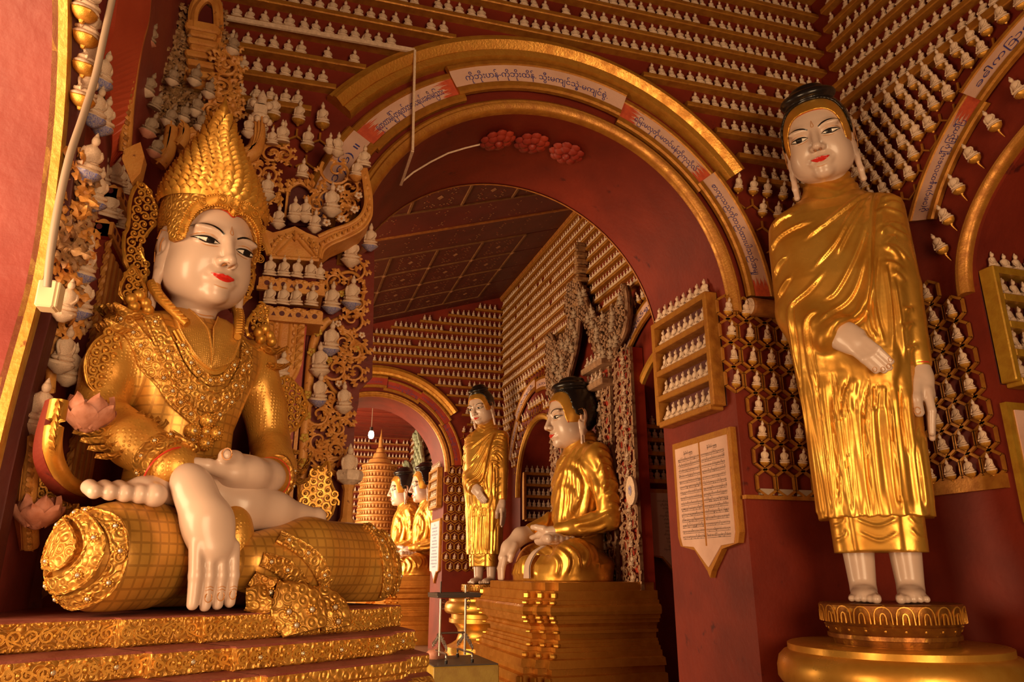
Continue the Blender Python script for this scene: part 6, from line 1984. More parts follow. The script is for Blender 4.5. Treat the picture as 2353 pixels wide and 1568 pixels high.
def tray(px0, px1, py0, py1, Y, ztop_px, name='figurine_tray', holes=4, dy=.30):
    a = at(px0, py0, Y=Y); b = at(px1, py1, Y=Y); h = abs(at(px0, ztop_px, Y=Y).z - a.z)
    n = holes
    top = []
    for i in range(n * 8 + 1):
        u = i / (n * 8); top.append((a.x + (b.x - a.x) * u, a.z + h * (.82 + .18 * abs(math.sin(u * n * PI)))))
    out = [(a.x, a.z)] + top + [(b.x, a.z)]
    o = MB().prism(out, Y - .012, Y + .012).build(name, M['carved'], fs); W(o, fs)
    t = W(MB().box(((a.x + b.x) / 2, Y + dy / 2, a.z + h * .36), (b.x - a.x - .01, dy, h * .72)).build('tray_body', M['carved'], fs), fs)
    l = W(MB().box(((a.x + b.x) / 2, Y - .005, a.z - .008), (b.x - a.x + .015, .03, .022)).build('tray_lip', M['carved'], fs), fs)
    mb = MB()
    for i in range(n):
        u = (i + .5) / n; x = a.x + (b.x - a.x) * u
        k = np.linspace(0, 2 * PI, 13)[:-1]
        mb.prism(np.c_[x + .017 * np.cos(k), a.z + h * .42 + .017 * np.sin(k)], Y - .0135, Y - .005)
        if i < n - 1: x2 = a.x + (b.x - a.x) * (i + 1) / n; mb.prism([(x2 - .014, a.z + h * .2), (x2 + .014, a.z + h * .2), (x2, a.z + h * .55)], Y - .0135, Y - .005)
    W(mb.build('pierced_hole', M['maroon'], fs), fs)['kind'] = 'stuff'
    mb = MB()
    for i in range(n * 2): x = a.x + (b.x - a.x) * (i + .5) / (n * 2); leaf(mb, (x - .02, Y - .012, a.z + h * .72), (x + .02, Y - .012, a.z + h * .9), (0, -1, 0), .012, 1)
    W(mb.build('tray_crest', M['carved'], fs, 40), fs)['kind'] = 'stuff'
    return a, b, h


tray(589, 741, 728, 734, YC - .06, 700)
tray(593, 745, 660, 666, YC - .06, 634)
for k, px in enumerate((619, 649, 680, 715)): mini(px, 698 + k * 1.5, .135, f'{("first", "second", "third", "fourth")[k]} figurine from the statue on the lower tray of the carved column', Y=YC - .075)
for k, px in enumerate((619, 652, 681, 713, 734)): mini(px, 633 + k * 2.2, .135 if k < 4 else .11, f'{("first", "second", "third", "fourth", "fifth")[k]} figurine from the statue on the upper tray of the carved column', Y=YC - .075)

# boat-shaped bracket above the column
S3 = 3.734
br = empty('carved_bracket', (0, 4.62, 0), label='boat shaped ochre bracket full of carving above the column', category='bracket')
def A3(L, Y): return apts(L, S3, 560, 200, Y=Y)
YB = 4.60
body = [(240, 1455), (200, 1400), (175, 1300), (140, 1200), (250, 1250), (330, 1230), (440, 1195), (540, 1250), (640, 1290), (760, 1240), (900, 1190), (1000, 1110), (1045, 1000), (1040, 860), (1015, 720), (1045, 690), (1085, 860), (1100, 1040), (1088, 1130), (1020, 1220), (890, 1290), (760, 1345), (690, 1400), (665, 1470), (640, 1482)]
B3 = A3(body, YB)
W(MB().prism(B3[:, [0, 2]], YB, YB + .24).build('bracket_body', M['carved'], br), br)
# thick underside running back to the wall
und = A3([(1060, 720), (1100, 1040), (1088, 1130), (1020, 1220), (890, 1290), (760, 1345), (690, 1400), (665, 1470), (640, 1482), (240, 1455), (175, 1300), (100, 1080)], YB + .05)
u2 = und + (0, .33, 0.02)
W(MB().grid(np.stack([und, u2])).build('soffit', M['red'], br), br)
mb = MB()
for L_, r in (([(1030, 700), (1070, 860), (1078, 1040), (1060, 1110), (1000, 1190), (880, 1262), (750, 1318), (670, 1375), (650, 1470)], .012), ([(1018, 720), (1040, 860), (1048, 1000), (1005, 1105), (905, 1180), (760, 1230), (640, 1285)], .014), ([(1050, 700), (1090, 900), (1098, 1040), (1085, 1130), (1015, 1222), (885, 1295), (755, 1350), (685, 1405), (662, 1478)], .010), ([(150, 1200), (190, 1300), (215, 1400), (245, 1455)], .012), ([(65, 1030), (120, 1050), (190, 1100), (250, 1150)], .016), ([(240, 1460), (440, 1472), (645, 1485)], .014), ([(70, 1060), (130, 1190), (175, 1320), (215, 1440)], .018)):
    mb.tube(spline(A3(L_, YB - .005), 22), r, 6, nrm=(0, 1, 0))
for i in range(15):
    u = i / 14; c = spline(A3([(1030, 780), (1068, 1030), (1000, 1170), (870, 1245), (745, 1300), (665, 1350)], YB - .01), 30)[int(u * 29)]
    leaf(mb, c + (.0, 0, -.022), c + (.012, -.005, .026), (0, -1, 0), .016, 1)
for (x0, y0, x1, y1) in ((440, 1230, 440, 1330), (300, 1300, 240, 1380), (330, 1270, 300, 1320), (560, 1290, 600, 1400), (600, 1330, 640, 1390), (390, 1260, 360, 1300), (490, 1260, 530, 1310)):
    a, b = A3([(x0, y0), (x1, y1)], YB - .008); leaf(mb, a, b, (0, -1, 0), .022, 2)
for L_ in ([(250, 1430), (320, 1330), (440, 1240), (550, 1340), (630, 1450)], [(280, 1440), (360, 1360), (440, 1290), (520, 1370), (600, 1450)]): mb.tube(spline(A3(L_, YB - .004), 18), .009, 5, nrm=(0, 1, 0))
W(mb.build('relief', M['carved'], br, 40, label='ribs and leaf relief along the bracket'), br)
# niche with posts and a leafy arch, scrolls to both sides, behind the rim
YN = YB + .10
W(MB().prism(A3([(380, 1180), (380, 880), (480, 850), (580, 890), (580, 1200)], YN + .06)[:, [0, 2]], YN + .06, YN + .08).build('niche_back', M['red_dark'], br), br)
for x0, x1 in ((345, 388), (575, 615)):
    a, b = A3([(x0, 1130), (x1, 905)], YN); mb = MB().box(((a[0] + b[0]) / 2, YN, (a[2] + b[2]) / 2), (b[0] - a[0], .05, b[2] - a[2])).box(((a[0] + b[0]) / 2, YN, b[2]), (b[0] - a[0] + .02, .06, .02))
    W(mb.build('niche_post', M['carved'], br), br)
mb = MB()
mb.tube(spline(A3([(300, 880), (370, 890), (410, 850), (480, 820), (550, 855), (600, 900), (680, 880)], YN), 24), .018, 6, nrm=(0, 1, 0))
for x0, y0, x1, y1 in ((320, 880, 300, 770), (370, 860, 390, 790), (420, 850, 430, 780), (480, 820, 485, 760), (540, 850, 545, 720), (590, 870, 580, 740), (640, 890, 670, 800), (300, 900, 280, 980), (320, 930, 310, 1060), (290, 1000, 265, 940)):
    a, b = A3([(x0, y0), (x1, y1)], YN - .02); leaf(mb, a, b, (0, -1, 0), .024, 2)
W(mb.build('niche_arch', M['carved'], br, 40), br)
for k, (x, y, r, a0, tn) in enumerate(((800, 740, 115, 2.6, 1.4), (750, 985, 125, .3, -1.3), (640, 1010, 70, 1.5, 1.2), (900, 880, 75, 2., -1.2), (920, 1010, 60, .5, 1.2), (205, 760, 95, 2., 1.3), (210, 900, 70, 0, -1.2), (250, 590, 80, 1., 1.3), (340, 600, 60, 2., -1.2), (110, 740, 70, 1., 1.2), (850, 1070, 60, 3., 1.2), (140, 880, 50, 2., 1.2))):
    c = A3([(x, y)], YN - .01)[0]; mb = MB(); vine(mb, c, r / S3 * .0046 * .83, a0, tn, wire=.012, leaves=6, lw=.036, seed=k)
    W(mb.build('leaf_scroll', M['carved'], br, 40), br)
for k, (x, y) in enumerate(((830, 875), (985, 932), (950, 1052), (838, 1132), (712, 1165), (175, 1018), (15, 700), (15, 790))):
    mb = MB(); flower(mb, A3([(x, y)], YB - .03)[0], (0, -1, 0), .028); W(mb.build('plaster_flower', [M['stone'], M['carved']], br, 60), br)
for k, (x, y, h, c, lab) in enumerate(((500, 775, .13, None, 'figurine on top of the little niche in the bracket'), (435, 1120, .14, CUPW, 'figurine inside the bracket niche, nearer the crown'), (528, 1120, .14, CUPW, 'figurine inside the bracket niche, nearer the arch'), (295, 1180, .13, CUPW, 'figurine left of the bracket niche foot'), (606, 1215, .13, CUPW, 'figurine right of the bracket niche foot'), (752, 1060, .19, CUPW, 'larger figurine enthroned in the right hand scroll of the bracket'), (965, 770, .14, CUPK, 'figurine on a lotus near the bracket tip'), (1030, 680, .15, None, 'figurine standing on the very tip of the bracket'), (200, 930, .15, CUPW, 'figurine among the scrolls between crown and bracket niche'), (55, 930, .15, None, 'pale figurine close beside the crown edge'), (243, 490, .12, None, 'small figurine above the scrolls next to the horn'), (330, 470, .15, None, 'figurine above the scrolls beside a yellow flower'), (735, 540, .12, CUPW, 'small figurine over the scroll beside the ribbon end'), (800, 560, .14, CUPW, 'figurine on a pierced lotus over the scroll by the ribbon end'), (40, 400, .13, CUPW, 'figurine beside the upright horn'))):
    mini(560 + x / S3, 200 + y / S3, h, lab, c, Y=YB + .02)
# upright horn with a crowned ornament, left of the lattice
hn = empty('carved_horn', (0, 4.66, 0), label='upturned ochre horn carrying a pale ornament above the bracket', category='ornament')
mb = MB(); P_ = spline(A3([(-60, 600), (20, 590), (90, 540), (125, 440), (130, 310)], 4.64), 22)
mb.tube(P_, np.linspace(.065, .042, 22), 10, nrm=(0, 1, 0)); 
for o_ in (-.03, .0, .03): mb.tube(P_ + (o_ * .6, -.055, o_), .007, 4, nrm=(0, 1, 0))
W(mb.build('horn', M['carved'], hn, 50), hn)
mb = MB(); c = A3([(140, 260)], 4.62)[0]
mb.sph(c, (.065, .05, .03), 10, 5)
for i in range(7): t = i * 2 * PI / 7; mb.sph(c + (.06 * math.cos(t), .03 * math.sin(t), -.03), .026, 7, 4)
mb.box(c + (0, 0, .05), (.085, .06, .07)); mb.sph(c + (-.05, 0, .10), .03, 7, 4); mb.sph(c + (.05, 0, .10), .03, 7, 4); mb.lathe([(.05, .08), (.03, .13), (.035, .15), (.012, .2), (.0, .22)], 10, tuple(c))
W(mb.build('ornament_top', M['stone'], hn, 50), hn)

# vine panel on the pier beyond the column
vp = empty('vine_relief', (0, 4.95, 0), label='ochre vine relief with blue lotuses climbing the red pier', category='relief')
S6 = 2.375
q = np.array([at(560 + x / 2.375, 560 + y / 2.375, Y=4.965) for x, y in ((430, 100), (640, 60), (712, 20), (713, 110), (702, 730), (632, 800), (626, 880), (606, 960), (586, 1560), (280, 1560), (350, 400))])
W(MB().prism(q[:, [0, 2]], 4.965, 5.0).build('back_board', M['red'], vp), vp)
def A6(L, Y=4.93): return apts(L, S6, 560, 560, Y=Y)
W(MB().tube(spline(A6([(470, 420), (440, 440), (395, 500), (368, 620), (352, 800), (340, 950), (328, 1080), (320, 1260), (312, 1420)]), 34), .032, 8, nrm=(0, 1, 0)).build('trunk', M['carved'], vp, 60), vp)
W(MB().tube(spline(A6([(470, 430), (540, 400), (600, 395), (640, 330), (655, 230), (600, 160), (520, 170), (450, 240)]), 40), .014, 6, nrm=(0, 1, 0)).tube(spline(A6([(350, 1010), (430, 990), (520, 940), (545, 860), (480, 790), (440, 700), (520, 620), (620, 640), (640, 560), (560, 500), (500, 440)]), 50), .014, 6, nrm=(0, 1, 0)).tube(spline(A6([(350, 1170), (430, 1100), (510, 1040), (530, 960)]), 24), .014, 6, nrm=(0, 1, 0)).build('stem', M['carved'], vp, 60), vp)
for k, (x, y, r, a0, tn) in enumerate(((600, 140, 62, 3.3, 1.2), (500, 215, 55, .5, -1.2), (620, 330, 50, 1., 1.3), (590, 420, 52, 4., 1.3), (545, 545, 48, 2., -1.3), (610, 600, 45, 0, 1.2), (605, 700, 58, 1., 1.3), (500, 690, 50, 3., 1.2), (470, 850, 58, 1.2, -1.3), (515, 900, 48, 5, 1.2), (410, 940, 50, 2, 1.3), (520, 1010, 45, .2, 1.2), (410, 1080, 55, 1., -1.2), (490, 1130, 50, 2.5, 1.3), (430, 1180, 50, .5, 1.2), (500, 1220, 40, 3., -1.2))):
    mb = MB(); vine(mb, A6([(x, y)])[0], r / S6 * .0042, a0, tn, wire=.011, leaves=7, lw=.040, seed=20 + k); W(mb.build('leaf_scroll', M['carved'], vp, 40), vp)
for k, (x, y) in enumerate(((405, 485), (370, 592), (350, 825), (343, 940), (331, 1060), (320, 1195), (515, 437), (645, 500), (535, 275), (615, 575), (465, 635), (520, 765))):
    mb = MB(); flower(mb, A6([(x, y)], 4.89)[0], (0, -1, 0), .030 if k < 6 else .024); W(mb.build('flower', [M['yellow_block'] if k not in (6, 7, 11) else M['stone'], M['carved']], vp, 60), vp)
for k, (x, y, h, c, lab) in enumerate(((583, 95, .19, CUPW, 'figurine on a pale lotus in the topmost vine scroll'), (688, 12, .16, CUPB, 'figurine on a blue lotus at the pier corner under the bracket tip'), (478, 350, .18, CUPB, 'figurine on a blue lotus where the vine leaves the trunk'), (588, 325, .19, CUPB, 'taller figurine on a blue lotus at the outer edge of the vine'), (470, 575, .19, CUPB, 'figurine on a blue lotus beside the bend of the trunk'), (413, 695, .19, CUPW, 'figurine on a pale lotus midway up the trunk'), (408, 855, .18, CUPB, 'figurine on a dark blue lotus below the pale one'), (545, 895, .17, CUPW, 'figurine on a pale lotus at the outer vine edge, lowest there'))):
    mini(560 + x / S6, 560 + y / S6, h, lab, c, Y=4.88)
mini(560 + 203 / S6, 560 + 730 / S6, .17, 'figurine on a grey lotus in front of the carved column', CUPW, Y=YC - .06)
pl = empty('figurine_pillar', (0, 4.8, 0), label='slim ochre pillar with a seated figurine at the throne end', category='pillar')
a, b = A6([(560, 1560), (572, 1320)], 4.78)
mb = MB(); mb.lathe([(.052, a[2]), (.050, a[2] + .05), (.038, a[2] + .07), (.032, b[2] - .03), (.045, b[2]), (.0, b[2])], 8, (b[0], 4.78, 0)); W(mb.build('shaft', M['carved'], pl, 30), pl)
mb = MB(); mb.lathe([(.03, b[2]), (.075, b[2] + .03), (.085, b[2] + .07), (.075, b[2] + .09), (0, b[2] + .09)], 14, (b[0], 4.78, 0), fn=lambda r, a, z: r * (1 + .08 * np.cos(a * 7))); W(mb.build('lotus_capital', M['stone'], pl, 40), pl)
o = mini(560 + 570 / S6, 560 + 1278 / S6, .21, 'figurine sitting on the slim pillar at the throne end', None, Y=4.78)
out = A6([(300, 1350), (308, 1295), (345, 1300), (380, 1235), (425, 1225), (462, 1192), (470, 1290), (498, 1370), (486, 1460), (432, 1525), (350, 1490), (310, 1430)], 4.80)
lp = filigree('leaf_plate', [(p[0], p[2]) for p in out], None, 'gold', y0=4.80, teeth=17, amp=.016, cell=.05, wire=.007, back='gold_paint', seed=33)
lp['label'] = 'pierced gold leaf plate standing behind the far knee'; lp['category'] = 'ornament'

# ---- left half, on the side wall: seen along the wall
lf = empty('carved_side_column', (-.9, 3.9, 0), label='red and ochre side column with two trays, left of the crowned statue', category='column')
def A2(L, **k): return apts(L, 3.732, 80, 340, **k)
YF = 3.72
for (fx0, fy, fx1, hpx, back, nm) in ((412, 715, 628, 130, .50, 'lower'), (552, 398, 700, 100, .50, 'upper')):
    a, b = A2([(fx0, fy), (fx1, fy + 18)], Y=YF); h = hpx / 3.732 * .0022
    h = abs(A2([(fx0, fy - hpx)], Y=YF)[0][2] - a[2])
    top = [(a[0] + (b[0] - a[0]) * i / 16, a[2] + h * (.8 + .2 * abs(math.sin(i / 16 * 2 * PI)))) for i in range(17)]
    W(MB().prism([(a[0], a[2])] + top + [(b[0], a[2])], YF, YF + .03).build('tray_front', M['carved'], lf), lf)
    W(MB().box(((a[0] + b[0]) / 2, YF + back / 2, a[2] + h * .35), (b[0] - a[0], back, h * .7)).build('tray_body', M['red_bright'], lf), lf)
    W(MB().box((b[0] + .008, YF + back / 2, a[2] + h * .42), (.018, back, h * .85)).build('tray_side', M['carved'], lf), lf)
    mb = MB(); k = np.linspace(0, 2 * PI, 11)[:-1]
    for u in (.15, .6): mb.prism(np.c_[a[0] + (b[0] - a[0]) * u + .014 * np.cos(k), a[2] + h * .45 + .016 * np.sin(k)], YF - .002, YF + .01)
    for i in range(6): mb.box((b[0] + .018, YF + back * (i + .5) / 6, a[2] + h * .45), (.004, .035, h * .35))
    W(mb.build('pierced_hole', M['maroon'], lf), lf)['kind'] = 'stuff'
p0, p1 = A2([(455, 752)], Y=YF + .04)[0], A2([(640, 800)], Y=YF + .04)[0]
W(MB().box(((p0[0] + p1[0]) / 2 - .0, YF + .30, (p0[2] + 1.4) / 2), (p1[0] - p0[0] - .03, .46, p0[2] - 1.4)).build('shaft', M['red'], lf), lf)
mb = MB()
for i in range(5): mb.box((p1[0] - .012, YF + .10 + .10 * i, (p0[2] + 1.5) / 2), (.02, .06, p0[2] - 1.55), bev=.006)
W(mb.build('fluting', M['carved'], lf), lf)
mb = MB()
for i in range(26): z = p0[2] - .03 - i * .065; leaf(mb, (p1[0] - .02, YF + .065, z - .03), (p1[0] + .01, YF + .05, z + .03), (0, -1, 0), .016, 1)
W(mb.build('leaf_edge', M['carved'], lf, 40), lf)['kind'] = 'stuff'
for k, (x, y, h, lab) in enumerate(((560, 300, .15, 'figurine at the wall end of the upper side tray'), (660, 300, .16, 'bright figurine at the corner of the upper side tray'), (725, 325, .12, 'small figurine behind the corner of the upper side tray'), (775, 395, .10, 'farthest figurine on the upper side tray'), (615, 590, .16, 'figurine at the corner of the lower side tray'), (690, 600, .12, 'figurine second from the corner on the lower side tray'), (735, 690, .10, 'farthest figurine on the lower side tray'), (505, 405, .14, 'figurine beside the upper side tray'))):
    p = A2([(x, y)], Y=YF + .06 + .10 * (k % 4))[0]
    fig_at(Matrix.Translation(p) @ Matrix.Rotation(.4, 4, 'Z') @ Matrix.Rotation(.35, 4, 'X') @ Matrix.Diagonal((h, h, h, 1)), lab, 'figurines on the side column trays', 'carved_figurine')
vs = empty('vine_relief', (-.9, 3.5, 0), label='weathered vine relief with blue lotuses on the wall beside the cable', category='relief')
for k, (x, y, r) in enumerate(((350, 150, 60), (360, 260, 45), (320, 420, 55), (330, 560, 55), (300, 650, 45), (270, 760, 50), (370, 760, 45), (230, 900, 45), (290, 980, 50), (340, 1010, 40), (230, 1060, 40), (260, 1180, 45), (220, 1260, 40), (300, 1470, 45), (230, 1540, 40))):
    c = A2([(x, y)], X=-.90)[0]; mb = MB(); vine(mb, c, r / 3.732 * .0030, k * 1.3, 1.2 * (-1) ** k, n=(.8, -.6, 0), ax=(.6, .8, 0), wire=.012, leaves=7, lw=.045, seed=60 + k)
    W(mb.build('leaf_scroll', M['carved_dim' if k % 2 else 'carved'], vs, 40), vs)
W(MB().tube(spline(A2([(380, 0), (330, 300), (300, 500), (250, 760), (215, 950), (230, 1150), (210, 1400), (170, 1568), (150, 1800), (130, 2100)], X=-.92), 50), .020, 6).build('stem', M['carved'], vs, 60), vs)
for k, (x, y, h, c, lab) in enumerate(((440, 215, .17, CUPB, 'figurine on a blue lotus above the side trays'), (500, 470, .16, CUPB, 'figurine on a blue lotus left of the lower side tray'), (395, 1090, .17, CUPB, 'figurine on a blue lotus above the cream junction box'), (365, 1400, .17, CUPB, 'figurine on a blue petalled lotus right of the cream junction box'), (240, 1420, .14, CUPW, 'figurine on a white lotus under the cream junction box'))):
    p = A2([(x, y)], X=-.86)[0]
    fig_at(Matrix.Translation(p) @ Matrix.Rotation(.6, 4, 'Z') @ Matrix.Rotation(.3, 4, 'X') @ Matrix.Diagonal((h, h, h, 1)), lab, 'figurines on the side wall vine', 'carved_figurine', c)
for k, (x, y, h, c, lab) in enumerate(((265, 530, .16, CUPW, 'white figurine above the pale lotus bud, side wall'), (295, 590, .15, CUPW, 'white figurine on a white lotus beside the red curve, side wall'), (155, 790, .17, CUPW, 'lone white figurine on a white lotus near the gilded arch edge'))):
    p = apts([(x, y)], 1.912, 0, 560, X=-.88)[0]
    fig_at(Matrix.Translation(p) @ Matrix.Rotation(.6, 4, 'Z') @ Matrix.Rotation(.3, 4, 'X') @ Matrix.Diagonal((h, h, h, 1)), lab, 'figurines on the side wall vine', 'carved_figurine', c)
# red curved bands and orange edges low on the side wall
M['red_orange'] = mat('orange_red_band', (.50, .075, .028), .5, col2=(.36, .04, .016), scale=1.6, bump=.15, bscale=30)
def band(name, Lf, Rt, X0, X1, m, label, edge=None, sc=3.4075, ox=160, oy=0, n=30, th=.03):
    a, b = spline(apts(Lf, sc, ox, oy, X=X0), n), spline(apts(Rt, sc, ox, oy, X=X1), n)
    nn = np.cross(np.gradient(a, axis=0), b - a); nn /= np.linalg.norm(nn, axis=1)[:, None] + 1e-9
    mb = MB().grid(np.stack([a, b], 1)).grid(np.stack([a, b], 1) + nn[:, None] * th, flip=True)
    for e in (a, b): mb.grid(np.stack([e, e + nn * th], 1))
    o = mb.build(name, M[m]); o['label'] = label; o['category'] = 'bracket'
    if edge:
        e = MB().tube(b, .030, 8); 
        for i in range(40):
            j = int(i / 40 * (n - 1)); d = b[min(j + 1, n - 1)] - b[j]; d /= np.linalg.norm(d) + 1e-9
            leaf(e, b[j] + (.0, -.026, 0), b[j] + d * .04 + (.014, -.028, 0), (.4, -1, 0), .014, 1)
        e.build('carved_edge', M[edge], o, 50)
    return o


hb = band('curved_bracket', [(330, -60), (300, 200), (255, 430), (262, 620), (285, 820), (320, 1100), (350, 1290)], [(595, -60), (575, 150), (530, 330), (490, 560), (460, 800), (445, 1000), (432, 1190)], -.93, -.86, 'red_orange', 'orange red curved bracket band with a carved edge hanging upper left', 'carved')
P_ = apts([(430, 1190), (415, 1260), (450, 1350), (490, 1450), (560, 1370), (590, 1240), (560, 1130), (510, 1150)], 3.4075, 160, 0, Y=3.5)
MB().prism(P_[:, [0, 2]], 3.48, 3.56).build('bracket_tip', M['carved'], hb, label='pointed ochre tip')
band('curved_bracket', [(238, 700), (195, 850), (190, 960), (240, 1060), (330, 1120), (395, 1132)], [(262, 690), (232, 850), (240, 950), (285, 1035), (340, 1075), (392, 1092)], -.80, -.74, 'red', 'dark red curved bracket with gold fretted rim behind the near arm', 'gold', sc=1.912, ox=0, oy=560)
sp = band('side_strip', [(105, 850), (100, 1000), (95, 1150), (110, 1250), (125, 1340)], [(145, 840), (135, 1000), (122, 1150), (130, 1250), (135, 1330)], -.92, -.88, 'carved', 'narrow ochre carved strip on the red wall at far left', 'carved', sc=1.912, ox=0, oy=560)
for k, (x, y, X, r, lab) in enumerate(((390, 760, -.72, .09, 'large salmon pink lotus bud beside the near elbow'), (165, 1190, -.84, .075, 'salmon pink lotus bud low on the side wall'))):
    c = apts([(x, y)], 1.912, 0, 560, X=X)[0]; mb = MB()
    for ring_, (nn, rr, tl, hh) in enumerate(((6, .55, .75, 1.1), (6, 1., 1.15, .55))):
        for i in range(nn):
            t = (i + .5 * ring_) * 2 * PI / nn; d = np.array((math.cos(t), math.sin(t), 0))
            curl_leaf(mb, c + d * r * .3 + (0, 0, -r * .5), c + d * r * tl * .8 + (0, 0, r * hh * .8), d, r * .60, .010, .22)
    mb.sph(c + (0, 0, -.02), r * .5, 10, 6)
    o = mb.build('lotus_bud', M['salmon'], None, 60); o['label'] = lab; o['category'] = 'lotus'

# ---- canopy over the crown: weathered carving, tiers, niche
cn = empty('carved_canopy', (-.7, 4.6, 0), label='weathered carved canopy crowded with figurines above the crown', category='canopy')
def AA(L, Y=4.72): return apts(L, 3.4075, 160, 0, Y=Y)
mb = MB()
c = AA([(1045, 600)])[0]
for (y, w) in ((600, 95), (520, 100), (450, 110), (400, 80), (350, 95), (290, 85), (240, 110), (215, 100)):
    p = AA([(1045, y)], 4.74)[0]; ww = w * 2 / 3.4075 * .0036; mb.box((p[0], 4.82, p[2]), (ww, .24, .05), bev=.012)
p = AA([(1045, 420)], 4.74)[0]; mb.box((p[0], 4.86, p[2]), (.20, .2, .55))
W(mb.build('spire_tier', M['carved'], cn), cn)
q = AA([(985, 190), (1020, 60), (1070, 30), (1130, 70), (1130, 210)], 4.72)
W(MB().prism(q[:, [0, 2]], 4.735, 4.78).build('niche_back', M['maroon'], cn), cn)
mb = MB().tube(spline(AA([(975, 220), (985, 100), (1030, 25), (1080, 0), (1140, 50), (1155, 220)], 4.72), 20), .025, 6, nrm=(0, 1, 0)).tube(spline(AA([(950, 230), (955, 80), (1010, -20), (1090, -40), (1170, 30), (1185, 230)], 4.74), 20), .022, 6, nrm=(0, 1, 0))
W(mb.build('niche_arch', M['carved'], cn, 40), cn)
rgc = random.Random(17); CN0 = len(bpy.data.objects)
pts = []
for _ in range(2500):
    x, y = rgc.uniform(530, 1290), rgc.uniform(60, 1080)
    if y < 450 - (x - 560) * .9 or y > 1010 - max(0, x - 950) * .2 or (960 < x < 1140 and y < 500) or (x > 1150 and y < 420) or (x < 575 and y > 300 and y < 380): continue
    if all((x - a) ** 2 + (y - b) ** 2 > 47 ** 2 for a, b in pts): pts.append((x, y))
for k, (x, y) in enumerate(pts):
    Y = 4.84 - .35 * max(0, (800 - x) / 300) + rgc.uniform(-.05, .05)
    c = AA([(x, y)], max(4.2, Y))[0]; mb = MB()
    vine(mb, c, rgc.uniform(.04, .065), rgc.uniform(0, 6), rgc.choice((-1, 1)) * 1.25, wire=.011, leaves=5, lw=.042, seed=100 + k)
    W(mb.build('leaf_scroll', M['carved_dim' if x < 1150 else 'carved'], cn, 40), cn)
for k, (x, y, r) in enumerate(((1240, 540, 75), (1190, 700, 70), (1200, 470, 55), (1110, 880, 60), (1230, 900, 60), (1170, 800, 45))):
    c = AA([(x, y)], 4.70)[0]; mb = MB(); vine(mb, c, r / 3.4075 * .0037, 2 + k, 1.6 * (-1) ** k, wire=.016, leaves=5, lw=.05, seed=300 + k); W(mb.build('leaf_scroll', M['carved'], cn, 40), cn)
# curled consoles under the canopy
for k, (L_, r0) in enumerate((([(1060, 1130), (985, 1130), (930, 1190), (940, 1250)], .05), ([(1040, 1040), (950, 1050), (890, 1120), (890, 1190), (940, 1240)], .045), ([(690, 1290), (760, 1200), (790, 1080), (800, 1000)], .05), ([(850, 1140), (890, 1080), (900, 1010), (870, 980)], .04))):
    P_ = spline(AA(L_, 4.55 if k < 2 else 4.35), 20); mb = MB().tube(P_, np.linspace(r0, r0 * .75, 20), 8, nrm=(0, 1, 0))
    for o_ in (-.4, .4): mb.tube(P_ + (0, -r0 * .85, o_ * r0), .006, 4, nrm=(0, 1, 0))
    W(mb.build('curled_console', M['carved'], cn, 50), cn)
for k, (x, y, h, c, Y, lab) in enumerate(((610, 330, .17, CUPS, 4.2, 'figurine on an orange pink lotus high in the canopy'), (600, 720, .17, CUPW, 4.25, 'figurine leaning out of the canopy beside the red band'), (800, 640, .15, CUPW, 4.5, 'figurine deep in the middle of the canopy'), (975, 640, .17, CUPW, 4.62, 'figurine below the canopy spire'), (1085, 740, .16, CUPW, 4.62, 'figurine beside the round canopy scroll'), (770, 960, .16, CUPW, 4.4, 'figurine low in the canopy left of the crown tip'), (890, 930, .15, CUPW, 4.5, 'figurine over the curled console left of the crown tip'), (610, 1040, .17, CUPS, 4.1, 'figurine on a pink lotus above the bracket point'), (660, 1200, .15, CUPS, 4.1, 'figurine on a pink lotus lowest in the canopy'), (985, 880, .17, CUPW, 4.55, 'figurine on a pierced lotus right by the crown tip'), (1020, 1000, .15, CUPW, 4.5, 'figurine on the curled console touching the crown'), (660, 850, .15, None, 4.3, 'dusty figurine between canopy scrolls above the pink lotuses'), (1270, 400, .18, CUPW, 4.68, 'pale figurine on the scroll end under the third shelf'))):
    p = AA([(x, y)], Y)[0]
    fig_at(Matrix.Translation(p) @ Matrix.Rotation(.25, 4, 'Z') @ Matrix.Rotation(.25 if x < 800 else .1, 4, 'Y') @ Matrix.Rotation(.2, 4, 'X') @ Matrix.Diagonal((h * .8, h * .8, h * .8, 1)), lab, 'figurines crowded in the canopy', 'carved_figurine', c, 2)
# figurines on the side wall above, beside the cable
for k, (x, y, c, lab) in enumerate(((120, 90, CUPM, 'topmost figurine on a gold lotus beside the gilded arch edge'), (130, 290, CUPM, 'second figurine down on a gold lotus beside the gilded arch edge'), (125, 520, CUPM, 'third figurine down on a gold lotus beside the gilded arch edge'), (105, 770, CUPM, 'fourth figurine down on a gold lotus beside the gilded arch edge'), (240, 650, CUPB, 'figurine on a blue lotus against the red bracket band'), (185, 930, CUPB, 'figurine on a blue lotus right behind the cable'), (245, 1000, CUPB, 'small figurine on a blue lotus under the cable curve'))):
    p = apts([(x, y)], 3.4075, 160, 0, X=-.88)[0]
    fig_at(Matrix.Translation(p) @ Matrix.Rotation(.7, 4, 'Z') @ Matrix.Rotation(.25, 4, 'X') @ Matrix.Diagonal((.15, .15, .15, 1)), lab, 'figurines beside the gilded arch edge', 'carved_figurine', c)

